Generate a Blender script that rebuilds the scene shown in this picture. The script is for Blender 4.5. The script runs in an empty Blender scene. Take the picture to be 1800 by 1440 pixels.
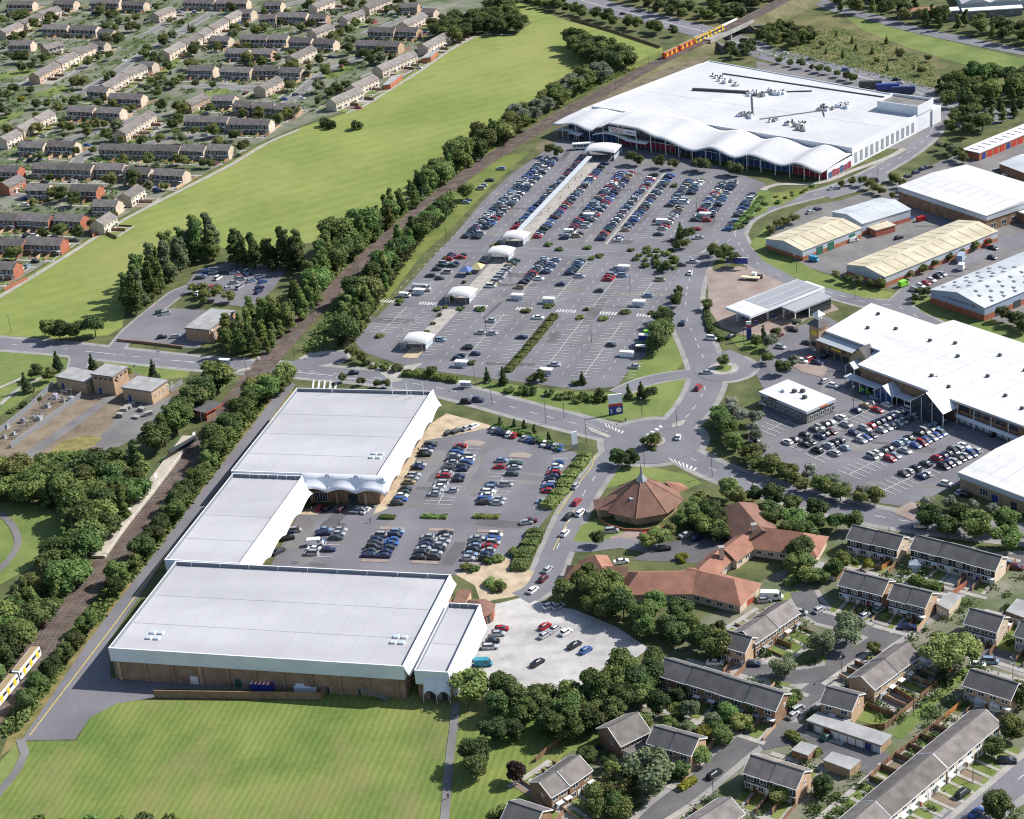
import bpy, bmesh, math, random
import numpy as np
from mathutils import Vector, Matrix
from mathutils.geometry import tessellate_polygon
R = math.radians
rng = random.Random(7)
SC = bpy.context.scene
COL = SC.collection

# ------------------------------------------------------------------ camera
FPX, PITCH, ROLL, CAMH = 3226.72, 0.440269, -0.0955588, 276.19
_f = Vector((0, math.cos(PITCH), -math.sin(PITCH)))
_r0 = Vector((1, 0, 0)); _u0 = _r0.cross(_f)
_r = math.cos(ROLL) * _r0 + math.sin(ROLL) * _u0
_u = -math.sin(ROLL) * _r0 + math.cos(ROLL) * _u0
cd = bpy.data.cameras.new('camera')
cam = bpy.data.objects.new('camera', cd); COL.objects.link(cam)
cam.matrix_world = Matrix(((_r.x, _u.x, -_f.x, 0), (_r.y, _u.y, -_f.y, 0), (_r.z, _u.z, -_f.z, CAMH), (0, 0, 0, 1)))
cd.sensor_width = 36; cd.lens = FPX / 1800 * 36
cd.clip_start = 1; cd.clip_end = 20000
SC.camera = cam
# ------------------------------------------------------------------ sky, sun, exposure
SUN_AZ, SUN_EL = R(77), R(41)
w = bpy.data.worlds.new('World'); SC.world = w; w.use_nodes = True
nt = w.node_tree
sky = nt.nodes.new('ShaderNodeTexSky'); sky.sky_type = 'NISHITA'; sky.sun_disc = False
sky.sun_elevation = SUN_EL; sky.sun_rotation = SUN_AZ
nt.links.new(sky.outputs[0], nt.nodes['Background'].inputs[0])
nt.nodes['Background'].inputs[1].default_value = 0.09
sl = bpy.data.lights.new('sun', 'SUN'); sl.energy = 4.2; sl.angle = R(0.5); sl.color = (1, 0.955, 0.89)
so = bpy.data.objects.new('sun', sl); COL.objects.link(so)
sdir = Vector((math.sin(SUN_AZ) * math.cos(SUN_EL), math.cos(SUN_AZ) * math.cos(SUN_EL), math.sin(SUN_EL)))
so.rotation_euler = (-sdir).to_track_quat('-Z', 'Y').to_euler(); so.location = (300, 500, 600)
vs = SC.view_settings
vs.view_transform = 'Standard'; vs.look = 'None'; vs.gamma = 1; vs.use_curve_mapping = False
vs.exposure = 0.74
SC.cycles.use_denoising = False; SC.cycles.filter_width = 1.15
SC.cycles.max_bounces = 4; SC.cycles.diffuse_bounces = 2; SC.cycles.glossy_bounces = 2
SC.cycles.transmission_bounces = 2; SC.cycles.transparent_max_bounces = 4

# ------------------------------------------------------------------ helpers
def at(px, py, z=0.0):
    """ground point (at height z) that stands where the photo shows pixel px, py"""
    d = _f * FPX + _r * (px - 900) - _u * (py - 720)
    t = (z - CAMH) / d.z
    return Vector((d.x * t, d.y * t, z))
def pix(p):
    d = Vector(p) - Vector((0, 0, CAMH)); k = FPX / d.dot(_f)
    return 900 + d.dot(_r) * k, 720 - d.dot(_u) * k
def link(o, parent=None):
    COL.objects.link(o)
    if parent is not None: o.parent = parent
    return o
def tag(o, label=None, cat=None, group=None, kind=None):
    if label: o['label'] = label
    if cat: o['category'] = cat
    if group: o['group'] = group
    if kind: o['kind'] = kind
    return o
def thing(name, loc, rz, label, cat, group=None):
    o = bpy.data.objects.new(name, None); o.empty_display_size = 0.5
    COL.objects.link(o); o.location = loc; o.rotation_euler = (0, 0, rz)
    return tag(o, label, cat, group)
def part(name, mesh, parent, loc=(0, 0, 0), rz=0.0, scale=None):
    o = bpy.data.objects.new(name, mesh); COL.objects.link(o); o.parent = parent
    o.location = loc
    if rz: o.rotation_euler = (0, 0, rz)
    if scale: o.scale = scale
    return o
class MB:
    def __init__(s): s.v = []; s.f = []; s.m = []
    def add(s, vs, fs, m=0):
        b = len(s.v); s.v += [tuple(v) for v in vs]
        for f in fs: s.f.append(tuple(b + i for i in f)); s.m.append(m)
        return s
    def box(s, x0, y0, z0, x1, y1, z1, m=0, top=None):
        s.add([(x0,y0,z0),(x1,y0,z0),(x1,y1,z0),(x0,y1,z0),(x0,y0,z1),(x1,y0,z1),(x1,y1,z1),(x0,y1,z1)],
              [(3,2,1,0),(0,1,5,4),(1,2,6,5),(2,3,7,6),(3,0,4,7)], m)
        s.add([(x0,y0,z1),(x1,y0,z1),(x1,y1,z1),(x0,y1,z1)], [(0,1,2,3)], m if top is None else top)
        return s
    def quad(s, a, b, c, d, m=0): return s.add([a,b,c,d], [(0,1,2,3)], m)
    def poly(s, pts, m=0): return s.add(pts, [tuple(range(len(pts)))], m)
    def prism(s, pts, z0, z1, m=0, top=None):
        n = len(pts)
        a = sum(pts[i][0]*pts[(i+1)%n][1]-pts[(i+1)%n][0]*pts[i][1] for i in range(n))
        if a < 0: pts = pts[::-1]
        vs = [(p[0],p[1],z0) for p in pts] + [(p[0],p[1],z1) for p in pts]
        s.add(vs, [(i,(i+1)%n,n+(i+1)%n,n+i) for i in range(n)], m)
        tri = tessellate_polygon([[Vector((p[0],p[1],0)) for p in pts]])
        s.add([(p[0],p[1],z1) for p in pts], [t if ccw(pts,t) else t[::-1] for t in tri], m if top is None else top)
        return s
    def tube(s, p, q, r0, r1=None, n=6, m=0):
        r1 = r0 if r1 is None else r1
        p = Vector(p); q = Vector(q); d = (q-p).normalized()
        a = d.orthogonal().normalized(); b = d.cross(a)
        vs = []
        for c, r in ((p,r0),(q,r1)):
            for i in range(n):
                t = 2*math.pi*i/n; vs.append(c + a*math.cos(t)*r + b*math.sin(t)*r)
        s.add(vs, [(i,(i+1)%n,n+(i+1)%n,n+i) for i in range(n)] + [tuple(range(n,2*n))], m)
        return s
    def mesh(s, name, mats, smooth=False):
        me = bpy.data.meshes.new(name); me.from_pydata(s.v, [], s.f)
        for mt in (mats if isinstance(mats, (list, tuple)) else [mats]): me.materials.append(mt)
        if any(s.m): me.polygons.foreach_set('material_index', s.m)
        if smooth: me.polygons.foreach_set('use_smooth', [True]*len(s.f))
        me.update(); return me
    def build(s, name, mats, parent=None, loc=(0,0,0), rz=0.0, smooth=False):
        o = bpy.data.objects.new(name, s.mesh(name, mats, smooth)); COL.objects.link(o)
        if parent is not None: o.parent = parent
        o.location = loc
        if rz: o.rotation_euler = (0,0,rz)
        return o
def ccw(pts, t):
    a, b, c = (pts[i] for i in t)
    return (b[0]-a[0])*(c[1]-a[1])-(b[1]-a[1])*(c[0]-a[0]) > 0
def spline(pts, step=4.0):
    """Catmull-Rom through world points, 2-D"""
    P = [Vector((p[0], p[1])) for p in pts]; out = []
    for i in range(len(P)-1):
        p0 = P[max(i-1,0)]; p1 = P[i]; p2 = P[i+1]; p3 = P[min(i+2,len(P)-1)]
        n = max(1, int((p2-p1).length/step))
        for k in range(n):
            t = k/n
            out.append(0.5*((2*p1)+(p2-p0)*t+(2*p0-5*p1+4*p2-p3)*t*t+(3*p1-p0-3*p2+p3)*t**3))
    out.append(P[-1]); return out
def wp(pts, z=0.0): return [at(p[0], p[1], z) for p in pts]
def normals(L):
    N = []
    for i in range(len(L)):
        d = (L[min(i+1,len(L)-1)]-L[max(i-1,0)]); d.normalize(); N.append(Vector((-d.y, d.x)))
    return N
SHN = [0]
def sheet(name, pts, z, mat, smooth=False, thick=0.0):
    """flat sheet on the ground; pts are photo pixels of its outline"""
    SHN[0] += 1; z += .0006*(SHN[0] % 9)
    W = [(p.x, p.y) for p in wp(pts)]
    if smooth:
        Q = spline([Vector(p) for p in W+[W[0]]], 5.0)[:-1]; W = [(q.x, q.y) for q in Q]
    mb = MB()
    if thick: mb.prism(W, z-thick, z)
    else:
        tri = tessellate_polygon([[Vector((p[0],p[1],0)) for p in W]])
        mb.add([(p[0],p[1],z) for p in W], [t if ccw(W,t) else t[::-1] for t in tri])
    o = mb.build(name, mat); tag(o, kind='structure'); return o
def ribbon(mb, L, w0, w1, z, m=0):
    """strip between lateral offsets w0 and w1 of the line L"""
    N = normals(L)
    for i in range(len(L)-1):
        a = L[i]+N[i]*w0; b = L[i]+N[i]*w1; c = L[i+1]+N[i+1]*w1; d = L[i+1]+N[i+1]*w0
        mb.quad((b.x,b.y,z),(a.x,a.y,z),(d.x,d.y,z),(c.x,c.y,z), m)
def dashes(mb, L, off, width, z, on, gap, m=0):
    N = normals(L); s = 0
    for i in range(len(L)-1):
        seg = (L[i+1]-L[i]).length
        if (s % (on+gap)) < on:
            a = L[i]+N[i]*(off-width/2); b = L[i]+N[i]*(off+width/2); c = L[i+1]+N[i+1]*(off+width/2); d = L[i+1]+N[i+1]*(off-width/2)
            mb.quad((b.x,b.y,z),(a.x,a.y,z),(d.x,d.y,z),(c.x,c.y,z), m)
        s += seg
ORD = ['first','second','third','fourth','fifth','sixth','seventh','eighth','ninth','tenth','eleventh','twelfth','thirteenth','fourteenth','fifteenth','sixteenth','seventeenth','eighteenth','nineteenth']
def nth(i):
    i += 1
    if i < 20: return ORD[i-1]
    if i >= 100:
        k = i % 100
        return 'hundredth' if k == 0 else 'hundred-and-'+nth(k-1)
    t = {2:'twent',3:'thirt',4:'fort',5:'fift',6:'sixt',7:'sevent',8:'eight',9:'ninet'}[i//10]
    return t+'ieth' if i % 10 == 0 else t+'y-'+ORD[i % 10-1]
def inpoly(x, y, P):
    c = False; j = len(P)-1
    for i in range(len(P)):
        if (P[i][1] > y) != (P[j][1] > y) and x < (P[j][0]-P[i][0])*(y-P[i][1])/(P[j][1]-P[i][1])+P[i][0]: c = not c
        j = i
    return c

# ------------------------------------------------------------------ materials
MATS = {}
def mat(name, col, rough=0.85, var=0.0, scale=0.3, col2=None, scale2=None, metal=0.0, spec=0.3, bump=0.0, rnd=0.0, detail=4, streak=None):
    """principled material; noise mixes col with col2 (or col +- var); rnd varies it per object"""
    if name in MATS: return MATS[name]
    m = bpy.data.materials.new(name); m.use_nodes = True; N = m.node_tree.nodes; Lk = m.node_tree.links
    b = N['Principled BSDF']; b.inputs['Roughness'].default_value = rough; b.inputs['Metallic'].default_value = metal
    b.inputs['Specular IOR Level'].default_value = spec
    c4 = lambda c: (c[0], c[1], c[2], 1)
    if var == 0 and col2 is None and rnd == 0:
        b.inputs['Base Color'].default_value = c4(col)
    else:
        tc = N.new('ShaderNodeTexCoord'); vec = tc.outputs['Object']
        if streak:
            mp = N.new('ShaderNodeMapping'); mp.inputs['Rotation'].default_value = (0,0,streak[0]); mp.inputs['Scale'].default_value = (streak[1], streak[2], 1)
            Lk.new(vec, mp.inputs['Vector']); vec = mp.outputs[0]
        if col2 is None:
            lo = tuple(c*(1-var) for c in col); hi = tuple(c*(1+var) for c in col)
        else: lo, hi = col, col2
        no = N.new('ShaderNodeTexNoise'); no.inputs['Scale'].default_value = scale; no.inputs['Detail'].default_value = detail
        Lk.new(vec, no.inputs['Vector'])
        rp = N.new('ShaderNodeMapRange'); rp.inputs[1].default_value = 0.32; rp.inputs[2].default_value = 0.68
        Lk.new(no.outputs[0], rp.inputs[0])
        fac = rp.outputs[0]
        if scale2:
            n2 = N.new('ShaderNodeTexNoise'); n2.inputs['Scale'].default_value = scale2; n2.inputs['Detail'].default_value = 3
            Lk.new(tc.outputs['Object'], n2.inputs['Vector'])
            mx = N.new('ShaderNodeMath'); mx.operation = 'MULTIPLY_ADD'; mx.inputs[1].default_value = 0.9; mx.inputs[2].default_value = -0.45
            Lk.new(n2.outputs[0], mx.inputs[0])
            ad = N.new('ShaderNodeMath'); ad.operation = 'ADD'; ad.use_clamp = True
            Lk.new(mx.outputs[0], ad.inputs[0]); Lk.new(fac, ad.inputs[1]); fac = ad.outputs[0]
        mix = N.new('ShaderNodeMix'); mix.data_type = 'RGBA'
        mix.inputs[6].default_value = c4(lo); mix.inputs[7].default_value = c4(hi)
        Lk.new(fac, mix.inputs[0]); out = mix.outputs[2]
        if rnd:
            oi = N.new('ShaderNodeObjectInfo'); hs = N.new('ShaderNodeHueSaturation')
            mr = N.new('ShaderNodeMapRange'); mr.inputs[3].default_value = 1-rnd; mr.inputs[4].default_value = 1+rnd
            Lk.new(oi.outputs['Random'], mr.inputs[0]); Lk.new(mr.outputs[0], hs.inputs['Value'])
            mh = N.new('ShaderNodeMapRange'); mh.inputs[3].default_value = 0.5-rnd*0.09; mh.inputs[4].default_value = 0.5+rnd*0.06
            m3 = N.new('ShaderNodeMath'); m3.operation = 'MULTIPLY'; m3.inputs[1].default_value = 7.31
            m4 = N.new('ShaderNodeMath'); m4.operation = 'FRACT'
            Lk.new(oi.outputs['Random'], m3.inputs[0]); Lk.new(m3.outputs[0], m4.inputs[0]); Lk.new(m4.outputs[0], mh.inputs[0]); Lk.new(mh.outputs[0], hs.inputs['Hue'])
            Lk.new(out, hs.inputs['Color']); out = hs.outputs[0]
        Lk.new(out, b.inputs['Base Color'])
        if bump:
            bp = N.new('ShaderNodeBump'); bp.inputs['Strength'].default_value = bump
            Lk.new(fac, bp.inputs['Height']); Lk.new(bp.outputs[0], b.inputs['Normal'])
    MATS[name] = m; return m
def flatmat(name, col, rough=0.5, metal=0.0, spec=0.4): return mat(name, col, rough, metal=metal, spec=spec)
asphalt = mat('asphalt', (.130,.127,.142), .9, scale=.06, col2=(.182,.178,.196), scale2=1.5)
asphalt_road = mat('asphalt_road', (.135,.134,.153), .88, scale=.04, col2=(.19,.188,.208), scale2=.9)
asphalt_old = mat('asphalt_old', (.135,.13,.132), .92, scale=.08, col2=(.20,.193,.188), scale2=1.1)
asphalt_dark = mat('asphalt_dark', (.085,.084,.09), .9, scale=.1, col2=(.13,.127,.13), scale2=1.4)
gravel = mat('gravel_pale', (.27,.26,.255), .95, scale=.05, col2=(.50,.485,.475), scale2=.35, streak=(.5,.6,1.6), detail=8)
paving = mat('paving_grey', (.21,.205,.20), .9, scale=.2, col2=(.30,.29,.28), scale2=2)
paving_light = mat('paving_light', (.27,.255,.23), .9, scale=.3, col2=(.38,.36,.33), scale2=2)
paving_buff = mat('paving_buff', (.34,.27,.18), .9, scale=.3, col2=(.50,.41,.29), scale2=2)
paving_pink = mat('paving_pink', (.22,.17,.15), .9, scale=.15, col2=(.31,.25,.22), scale2=2)
paint = mat('road_paint', (.42,.42,.42), .7, scale=.8, col2=(.66,.66,.64))
paint_yellow = mat('yellow_paint', (.42,.33,.08), .7, scale=.8, col2=(.58,.47,.14))
grass_lawn = mat('grass_lawn', (.095,.142,.036), .95, scale=.06, col2=(.175,.21,.062), scale2=.5)
grass_verge = mat('grass_verge', (.085,.125,.026), .95, scale=.09, col2=(.17,.185,.05), scale2=.6)
grass_rough = mat('grass_rough', (.06,.078,.026), .95, scale=.06, col2=(.165,.145,.062), scale2=.35)
earth = mat('earth', (.13,.10,.07), .95, scale=.09, col2=(.24,.195,.14), scale2=.6)
scrubland = mat('scrubland', (.05,.066,.024), .95, scale=.12, col2=(.12,.13,.05), scale2=.7)
estate_ground = mat('estate_ground', (.07,.10,.036), .95, scale=.06, col2=(.21,.205,.175), scale2=.22)
ballast = mat('ballast', (.075,.052,.042), .95, scale=.2, col2=(.155,.115,.095), scale2=1.4)
rail_steel = flatmat('rail_steel', (.16,.12,.10), .5, .6)
concrete = mat('concrete', (.27,.26,.245), .9, scale=.2, col2=(.38,.37,.35), scale2=1.2)
concrete_dark = mat('concrete_dark', (.14,.135,.13), .9, scale=.2, col2=(.21,.205,.2), scale2=1.2)
brick_buff = mat('brick_buff', (.36,.25,.155), .92, scale=.5, col2=(.47,.34,.225), scale2=5, rnd=.12)
brick_pale = mat('brick_pale', (.46,.37,.285), .92, scale=.4, col2=(.60,.50,.40), scale2=5, rnd=.12)
brick_red = mat('brick_red', (.30,.105,.06), .92, scale=.5, col2=(.40,.16,.095), scale2=5, rnd=.1)
brick_brown = mat('brick_brown', (.19,.115,.07), .92, scale=.4, col2=(.29,.185,.12), scale2=5)
roof_tile = mat('roof_tile_grey', (.125,.113,.108), .85, scale=.35, col2=(.21,.19,.18), scale2=3, rnd=.28)
roof_tile_dark = mat('roof_tile_dark', (.085,.082,.085), .85, scale=.3, col2=(.13,.125,.125), scale2=3, rnd=.12)
roof_red = mat('roof_tile_red', (.225,.108,.076), .85, scale=.3, col2=(.31,.158,.11), scale2=2.5)
roof_redbrown = mat('roof_tile_redbrown', (.155,.085,.063), .85, scale=.3, col2=(.215,.12,.09), scale2=2.5)
roof_felt = mat('roof_felt', (.24,.245,.245), .9, scale=.25, col2=(.36,.36,.355), scale2=1.3)
roof_grey = mat('roof_membrane_grey', (.355,.355,.375), .75, scale=.05, col2=(.44,.44,.458), scale2=.12, streak=(.1,.35,1.3), detail=8)
roof_white = mat('roof_white', (.50,.50,.505), .6, scale=.07, col2=(.66,.655,.645), scale2=.35, streak=(.98,.3,1.6), detail=8)
seam_grey = flatmat('roof_seam_grey', (.34,.34,.36), .7)
roof_metal = mat('roof_metal_pale', (.40,.425,.45), .5, scale=.08, col2=(.52,.545,.565), scale2=.6)
roof_cream = mat('roof_sheet_cream', (.42,.375,.265), .85, scale=.14, col2=(.56,.51,.385), scale2=.9)
white_clad = mat('white_cladding', (.64,.665,.72), .55, scale=.1, col2=(.76,.775,.80))
roof_store = mat('roof_store', (.47,.475,.49), .6, scale=.04, col2=(.57,.57,.58), scale2=.3)
roof_deck_grey = mat('roof_deck_grey', (.24,.25,.275), .6, scale=.1, col2=(.33,.34,.36), scale2=.6, streak=(0,1,.1))
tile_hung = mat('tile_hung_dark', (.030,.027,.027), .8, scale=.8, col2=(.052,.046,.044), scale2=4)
brick_rear = mat('brick_rear', (.235,.15,.10), .92, scale=.3, col2=(.34,.225,.155), scale2=5)
estate_near = mat('estate_near', (.07,.098,.032), .95, scale=.08, col2=(.20,.19,.15), scale2=.25)
white_paint = flatmat('white_paint', (.78,.78,.76), .5)
clad_grey = mat('cladding_grey', (.40,.43,.47), .6, scale=.1, col2=(.50,.53,.57))
clad_blue = flatmat('cladding_blue', (.30,.36,.46), .6)
steel = flatmat('steel_grey', (.30,.31,.32), .45, .5)
dark_steel = flatmat('dark_steel', (.07,.075,.08), .5, .3)
glass = flatmat('window_glass', (.035,.045,.055), .08, 0, .8)
glass_blue = flatmat('glass_blue', (.035,.075,.19), .15, 0, .7)
glass_red = flatmat('glass_red', (.26,.03,.06), .2, 0, .6)
glass_pale = flatmat('glass_pale', (.45,.52,.58), .15, 0, .7)
black = flatmat('black_rubber', (.015,.015,.016), .7)
wood_fence = mat('wood_fence', (.17,.105,.06), .9, scale=.6, col2=(.27,.17,.10), rnd=.25)
wood_orange = mat('wood_orange', (.40,.16,.05), .85, scale=.6, col2=(.52,.23,.08))
door_mats = [flatmat('door_white', (.72,.72,.70)), flatmat('door_red', (.22,.03,.03)), flatmat('door_green', (.03,.10,.06)), flatmat('door_blue', (.03,.05,.20)), flatmat('door_brown', (.12,.06,.03))]
house_doors = [door_mats[0]]*7+[door_mats[4]]*3+[door_mats[1],door_mats[2],door_mats[3]]
red_paint = flatmat('red_paint', (.50,.04,.03), .5)
blue_paint = flatmat('blue_paint', (.03,.05,.25), .5)
yellow_panel = flatmat('yellow_panel', (.75,.50,.04), .5)
orange_panel = flatmat('orange_panel', (.70,.19,.03), .5)
green_paint = flatmat('green_paint', (.03,.14,.09), .6)
lime_paint = flatmat('lime_paint', (.22,.55,.05), .5)
bark = mat('bark', (.07,.055,.04), .95, scale=2, col2=(.12,.10,.08))
def leafmat(name, a, b, rnd=.42):
    m = mat(name, a, .75, scale=.35, col2=b, scale2=1.6, rnd=rnd, spec=.25)
    N = m.node_tree.nodes; Lk = m.node_tree.links; bs = N['Principled BSDF']   # leaves let some light through
    tr = N.new('ShaderNodeBsdfTranslucent'); mx = N.new('ShaderNodeMixShader'); mx.inputs[0].default_value = .32
    Lk.new(bs.inputs['Base Color'].links[0].from_socket, tr.inputs[0]); Lk.new(bs.outputs[0], mx.inputs[1]); Lk.new(tr.outputs[0], mx.inputs[2]); Lk.new(mx.outputs[0], N['Material Output'].inputs[0])
    return m
leaf_mid = leafmat('leaf_mid', (0.082,0.132,0.036), (0.182,0.251,0.079))
leaf_dark = leafmat('leaf_dark', (0.050,0.082,0.028), (0.121,0.168,0.058))
leaf_olive = leafmat('leaf_olive', (0.112,0.156,0.042), (0.231,0.275,0.098))
leaf_silver = leafmat('leaf_silver', (0.110,0.140,0.085), (0.260,0.290,0.210), .2)
leaf_greygreen = leafmat('leaf_greygreen', (0.103,0.135,0.066), (0.218,0.257,0.145), .2)
leaf_white = leafmat('leaf_white', (0.220,0.240,0.180), (0.420,0.430,0.360), .2)
leaf_yellow = leafmat('leaf_yellow', (0.140,0.170,0.020), (0.280,0.280,0.040), .2)
leaf_conifer = leafmat('leaf_conifer', (0.040,0.066,0.032), (0.092,0.132,0.055), .2)
leaf_copper = leafmat('leaf_copper', (0.030,0.016,0.016), (0.070,0.035,0.030), .15)
# ------------------------------------------------------------------ ground, fields, roads
def mown(name, lo, hi, dry, rot, freq, amt, dsc=.011, nsc=.022, nsc2=.18):
    m = mat(name, lo, .95, scale=nsc, col2=hi, scale2=nsc2)
    N = m.node_tree.nodes; Lk = m.node_tree.links; b = N['Principled BSDF']
    src = b.inputs['Base Color'].links[0].from_socket
    tc = N.new('ShaderNodeTexCoord'); mp = N.new('ShaderNodeMapping'); mp.inputs['Rotation'].default_value = (0,0,rot)
    wv = N.new('ShaderNodeTexWave'); wv.inputs['Scale'].default_value = freq; wv.inputs['Distortion'].default_value = 2.2; wv.inputs['Detail'].default_value = 3
    wv.inputs['Detail Scale'].default_value = .6
    Lk.new(tc.outputs['Object'], mp.inputs[0]); Lk.new(mp.outputs[0], wv.inputs[0])
    hs = N.new('ShaderNodeHueSaturation'); mr = N.new('ShaderNodeMapRange'); mr.inputs[3].default_value = 1-amt; mr.inputs[4].default_value = 1+amt
    Lk.new(wv.outputs[1], mr.inputs[0]); Lk.new(mr.outputs[0], hs.inputs['Value']); Lk.new(src, hs.inputs['Color'])
    n3 = N.new('ShaderNodeTexNoise'); n3.inputs['Scale'].default_value = dsc; n3.inputs['Detail'].default_value = 8; n3.inputs['Roughness'].default_value = .62
    mp3 = N.new('ShaderNodeMapping'); mp3.inputs['Rotation'].default_value = (0,0,rot); mp3.inputs['Scale'].default_value = (1,.45,1); Lk.new(tc.outputs['Object'], mp3.inputs[0]); Lk.new(mp3.outputs[0], n3.inputs[0])
    m2 = N.new('ShaderNodeMapRange'); m2.inputs[1].default_value = .50; m2.inputs[2].default_value = .68; m2.inputs[4].default_value = .85
    Lk.new(n3.outputs[0], m2.inputs[0])
    mx = N.new('ShaderNodeMix'); mx.data_type = 'RGBA'; mx.inputs[7].default_value = (*dry,1)
    Lk.new(m2.outputs[0], mx.inputs[0]); Lk.new(hs.outputs[0], mx.inputs[6]); Lk.new(mx.outputs[2], b.inputs['Base Color'])
    return m
field_grass = mown('field_grass', (.155,.196,.046), (.212,.248,.066), (.245,.250,.082), R(60), .03, .04, .016, .02, .16)
meadow_grass = mown('meadow_grass', (.092,.145,.030), (.172,.208,.052), (.225,.185,.085), R(14.5), .16, .11, .035, .06, .6)
g = MB(); g.add([(-6000,-3000,0),(6000,-3000,0),(6000,9000,0),(-6000,9000,0)], [(0,1,2,3)])
tag(g.build('ground', scrubland), kind='structure')

# playing field beyond, meadow in front, lawns
sheet('playing_field', [(-60,620),(-60,548),(0,515),(110,449),(212,386),(330,325),(405,286),(450,258),(525,226),(628,192),(690,150),(735,122),(828,64),(905,62),(935,40),(860,0),(850,-30),(900,-30),(915,5),(1000,38),(1105,65),(1165,85),(1165,98),(1100,112),(1000,168),(900,228),(800,292),(700,356),(600,420),(440,440),(330,430),(225,500),(215,575),(190,590),(90,595),(0,590)], .015, field_grass)
sheet('meadow', [(-80,1420),(40,1304),(135,1303),(150,1272),(170,1250),(215,1232),(280,1230),(565,1232),(570,1205),(715,1198),(800,1222),(830,1215),(900,1225),(1000,1270),(1080,1290),(1000,1330),(960,1400),(860,1500),(-80,1520)], .015, meadow_grass)
sheet('lawn', [(-20,612),(60,620),(150,640),(130,660),(60,690),(-20,745)], .02, grass_lawn)
sheet('lawn', [(175,628),(300,640),(335,652),(330,664),(260,668),(190,648)], .02, grass_lawn)
sheet('lawn', [(375,655),(415,658),(400,675),(385,690),(370,680)], .02, grass_lawn)
sheet('lawn', [(-60,880),(60,885),(112,905),(110,940),(70,990),(-60,1060)], .02, grass_lawn)
sheet('lawn', [(830,672),(900,676),(1000,690),(1080,690),(1150,668),(1200,665),(1215,680),(1205,705),(1170,730),(1100,740),(1000,732),(900,712),(840,694)], .02, grass_lawn)
sheet('lawn', [(1110,640),(1140,625),(1150,600),(1180,590),(1200,600),(1205,630),(1190,650),(1150,660),(1100,668)], .02, grass_lawn)
sheet('lawn', [(1318,430),(1345,400),(1360,400),(1350,425),(1400,458),(1440,480),(1480,490),(1575,517),(1560,526),(1520,524),(1460,508),(1400,490),(1340,458)], .07, grass_lawn)
sheet('lawn', [(1603,528),(1625,518),(1660,540),(1740,562),(1830,590),(1830,620),(1700,580),(1620,548)], .07, grass_lawn)
sheet('lawn', [(1290,395),(1345,375),(1370,345),(1340,330),(1320,350),(1300,380)], .07, grass_lawn)
sheet('lawn', [(1360,340),(1440,325),(1380,360),(1345,365)], .07, grass_verge)
sheet('lawn', [(1055,835),(1090,822),(1140,820),(1210,835),(1235,850),(1200,862),(1140,840),(1060,860)], .025, grass_lawn)
sheet('lawn', [(1008,950),(1020,925),(1050,910),(1080,925),(1100,935),(1070,945),(1085,955),(1060,965),(1020,965)], .07, grass_lawn, True)
sheet('lawn', [(1278,590),(1345,598),(1330,625),(1300,615)], .07, grass_lawn)
sheet('verge', [(640,475),(700,420),(760,372),(820,318),(880,275),(930,268),(860,330),(800,395),(740,450),(690,515),(655,555)], .02, grass_verge)
sheet('verge', [(1165,100),(1050,150),(930,220),(850,280),(800,318),(760,345),(770,330),(900,235),(1050,140),(1160,90)], .025, grass_verge)
sheet('verge', [(500,655),(515,690),(400,835),(280,990),(180,1120),(85,1235),(30,1310),(0,1330),(20,1280),(110,1170),(250,990),(360,850),(450,720)], .02, mat('verge_dry', (.11,.115,.035), .95, scale=.2, col2=(.24,.19,.08), scale2=1))
sheet('verge', [(0,1340),(35,1300),(40,1310),(45,1330),(0,1385)], .02, grass_lawn)
sheet('verge', [(960,268),(985,245),(1010,225),(1060,200),(1150,150),(1250,100),(1235,92),(1100,150),(1000,205),(940,262)], .022, mat('verge_dry2', (.10,.085,.055), .95, scale=.15, col2=(.20,.165,.11), scale2=1))
sheet('rough_ground', [(1290,120),(1370,30),(1440,-20),(1500,30),(1600,70),(1700,105),(1660,165),(1600,150),(1480,118),(1360,88)], .015, grass_rough)
sheet('rough_ground', [(1480,25),(1600,55),(1720,85),(1830,110),(1830,130),(1700,115),(1600,85),(1520,55)], .02, grass_lawn)
sheet('rough_ground', [(1030,-20),(1200,20),(1290,40),(1240,70),(1180,50),(1040,18)], .015, grass_rough)
# housing estates
sheet('estate_ground', [(-300,560),(-300,-400),(860,-400),(850,5),(828,62),(735,120),(690,148),(628,188),(525,222),(450,254),(405,282),(330,321),(212,382),(110,445),(0,511),(-60,545)], .01, estate_ground)
sheet('estate_ground', [(1240,1080),(1300,1040),(1400,990),(1490,910),(1600,935),(1830,985),(1900,1500),(860,1500),(940,1400),(990,1330),(1080,1270),(1150,1180)], .018, estate_near)
# railway
_rp = [(-60,1310,0),(0,1234,0),(60,1160,0),(105,1092,0),(180,1002,0),(232,938,0),(278,880,0),(322,825,0),(352,784,0),(420,697,0),(485,617,0),(545,552,0),(600,498,0),(660,440,0),(720,387,0),(780,338,0),(840,293,0),(900,255,0),(1000,194,0),(1050,168,0),(1100,141,.5),(1165,106,2.0),(1215,82,3.9),(1253,63,5.0),(1300,40,5.5),(1350,15,5.5),(1450,-37,5.5),(1600,-112,5.5)]
RAIL = spline([at(a,b,z) for a,b,z in _rp], 4)
_ra = [(Vector(at(a,b,z)[:2]), z) for a,b,z in _rp]
def railz(p):
    """height of the track at a point: interpolated between the surveyed points"""
    best = min(range(len(_ra)-1), key=lambda k: (p-_ra[k][0]).length+(p-_ra[k+1][0]).length-(_ra[k+1][0]-_ra[k][0]).length)
    a, b = _ra[best], _ra[best+1]; t = max(0,min(1,(p-a[0]).dot(b[0]-a[0])/(b[0]-a[0]).length_squared)); return a[1]+(b[1]-a[1])*t
RZ = [railz(p) for p in RAIL]
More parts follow.
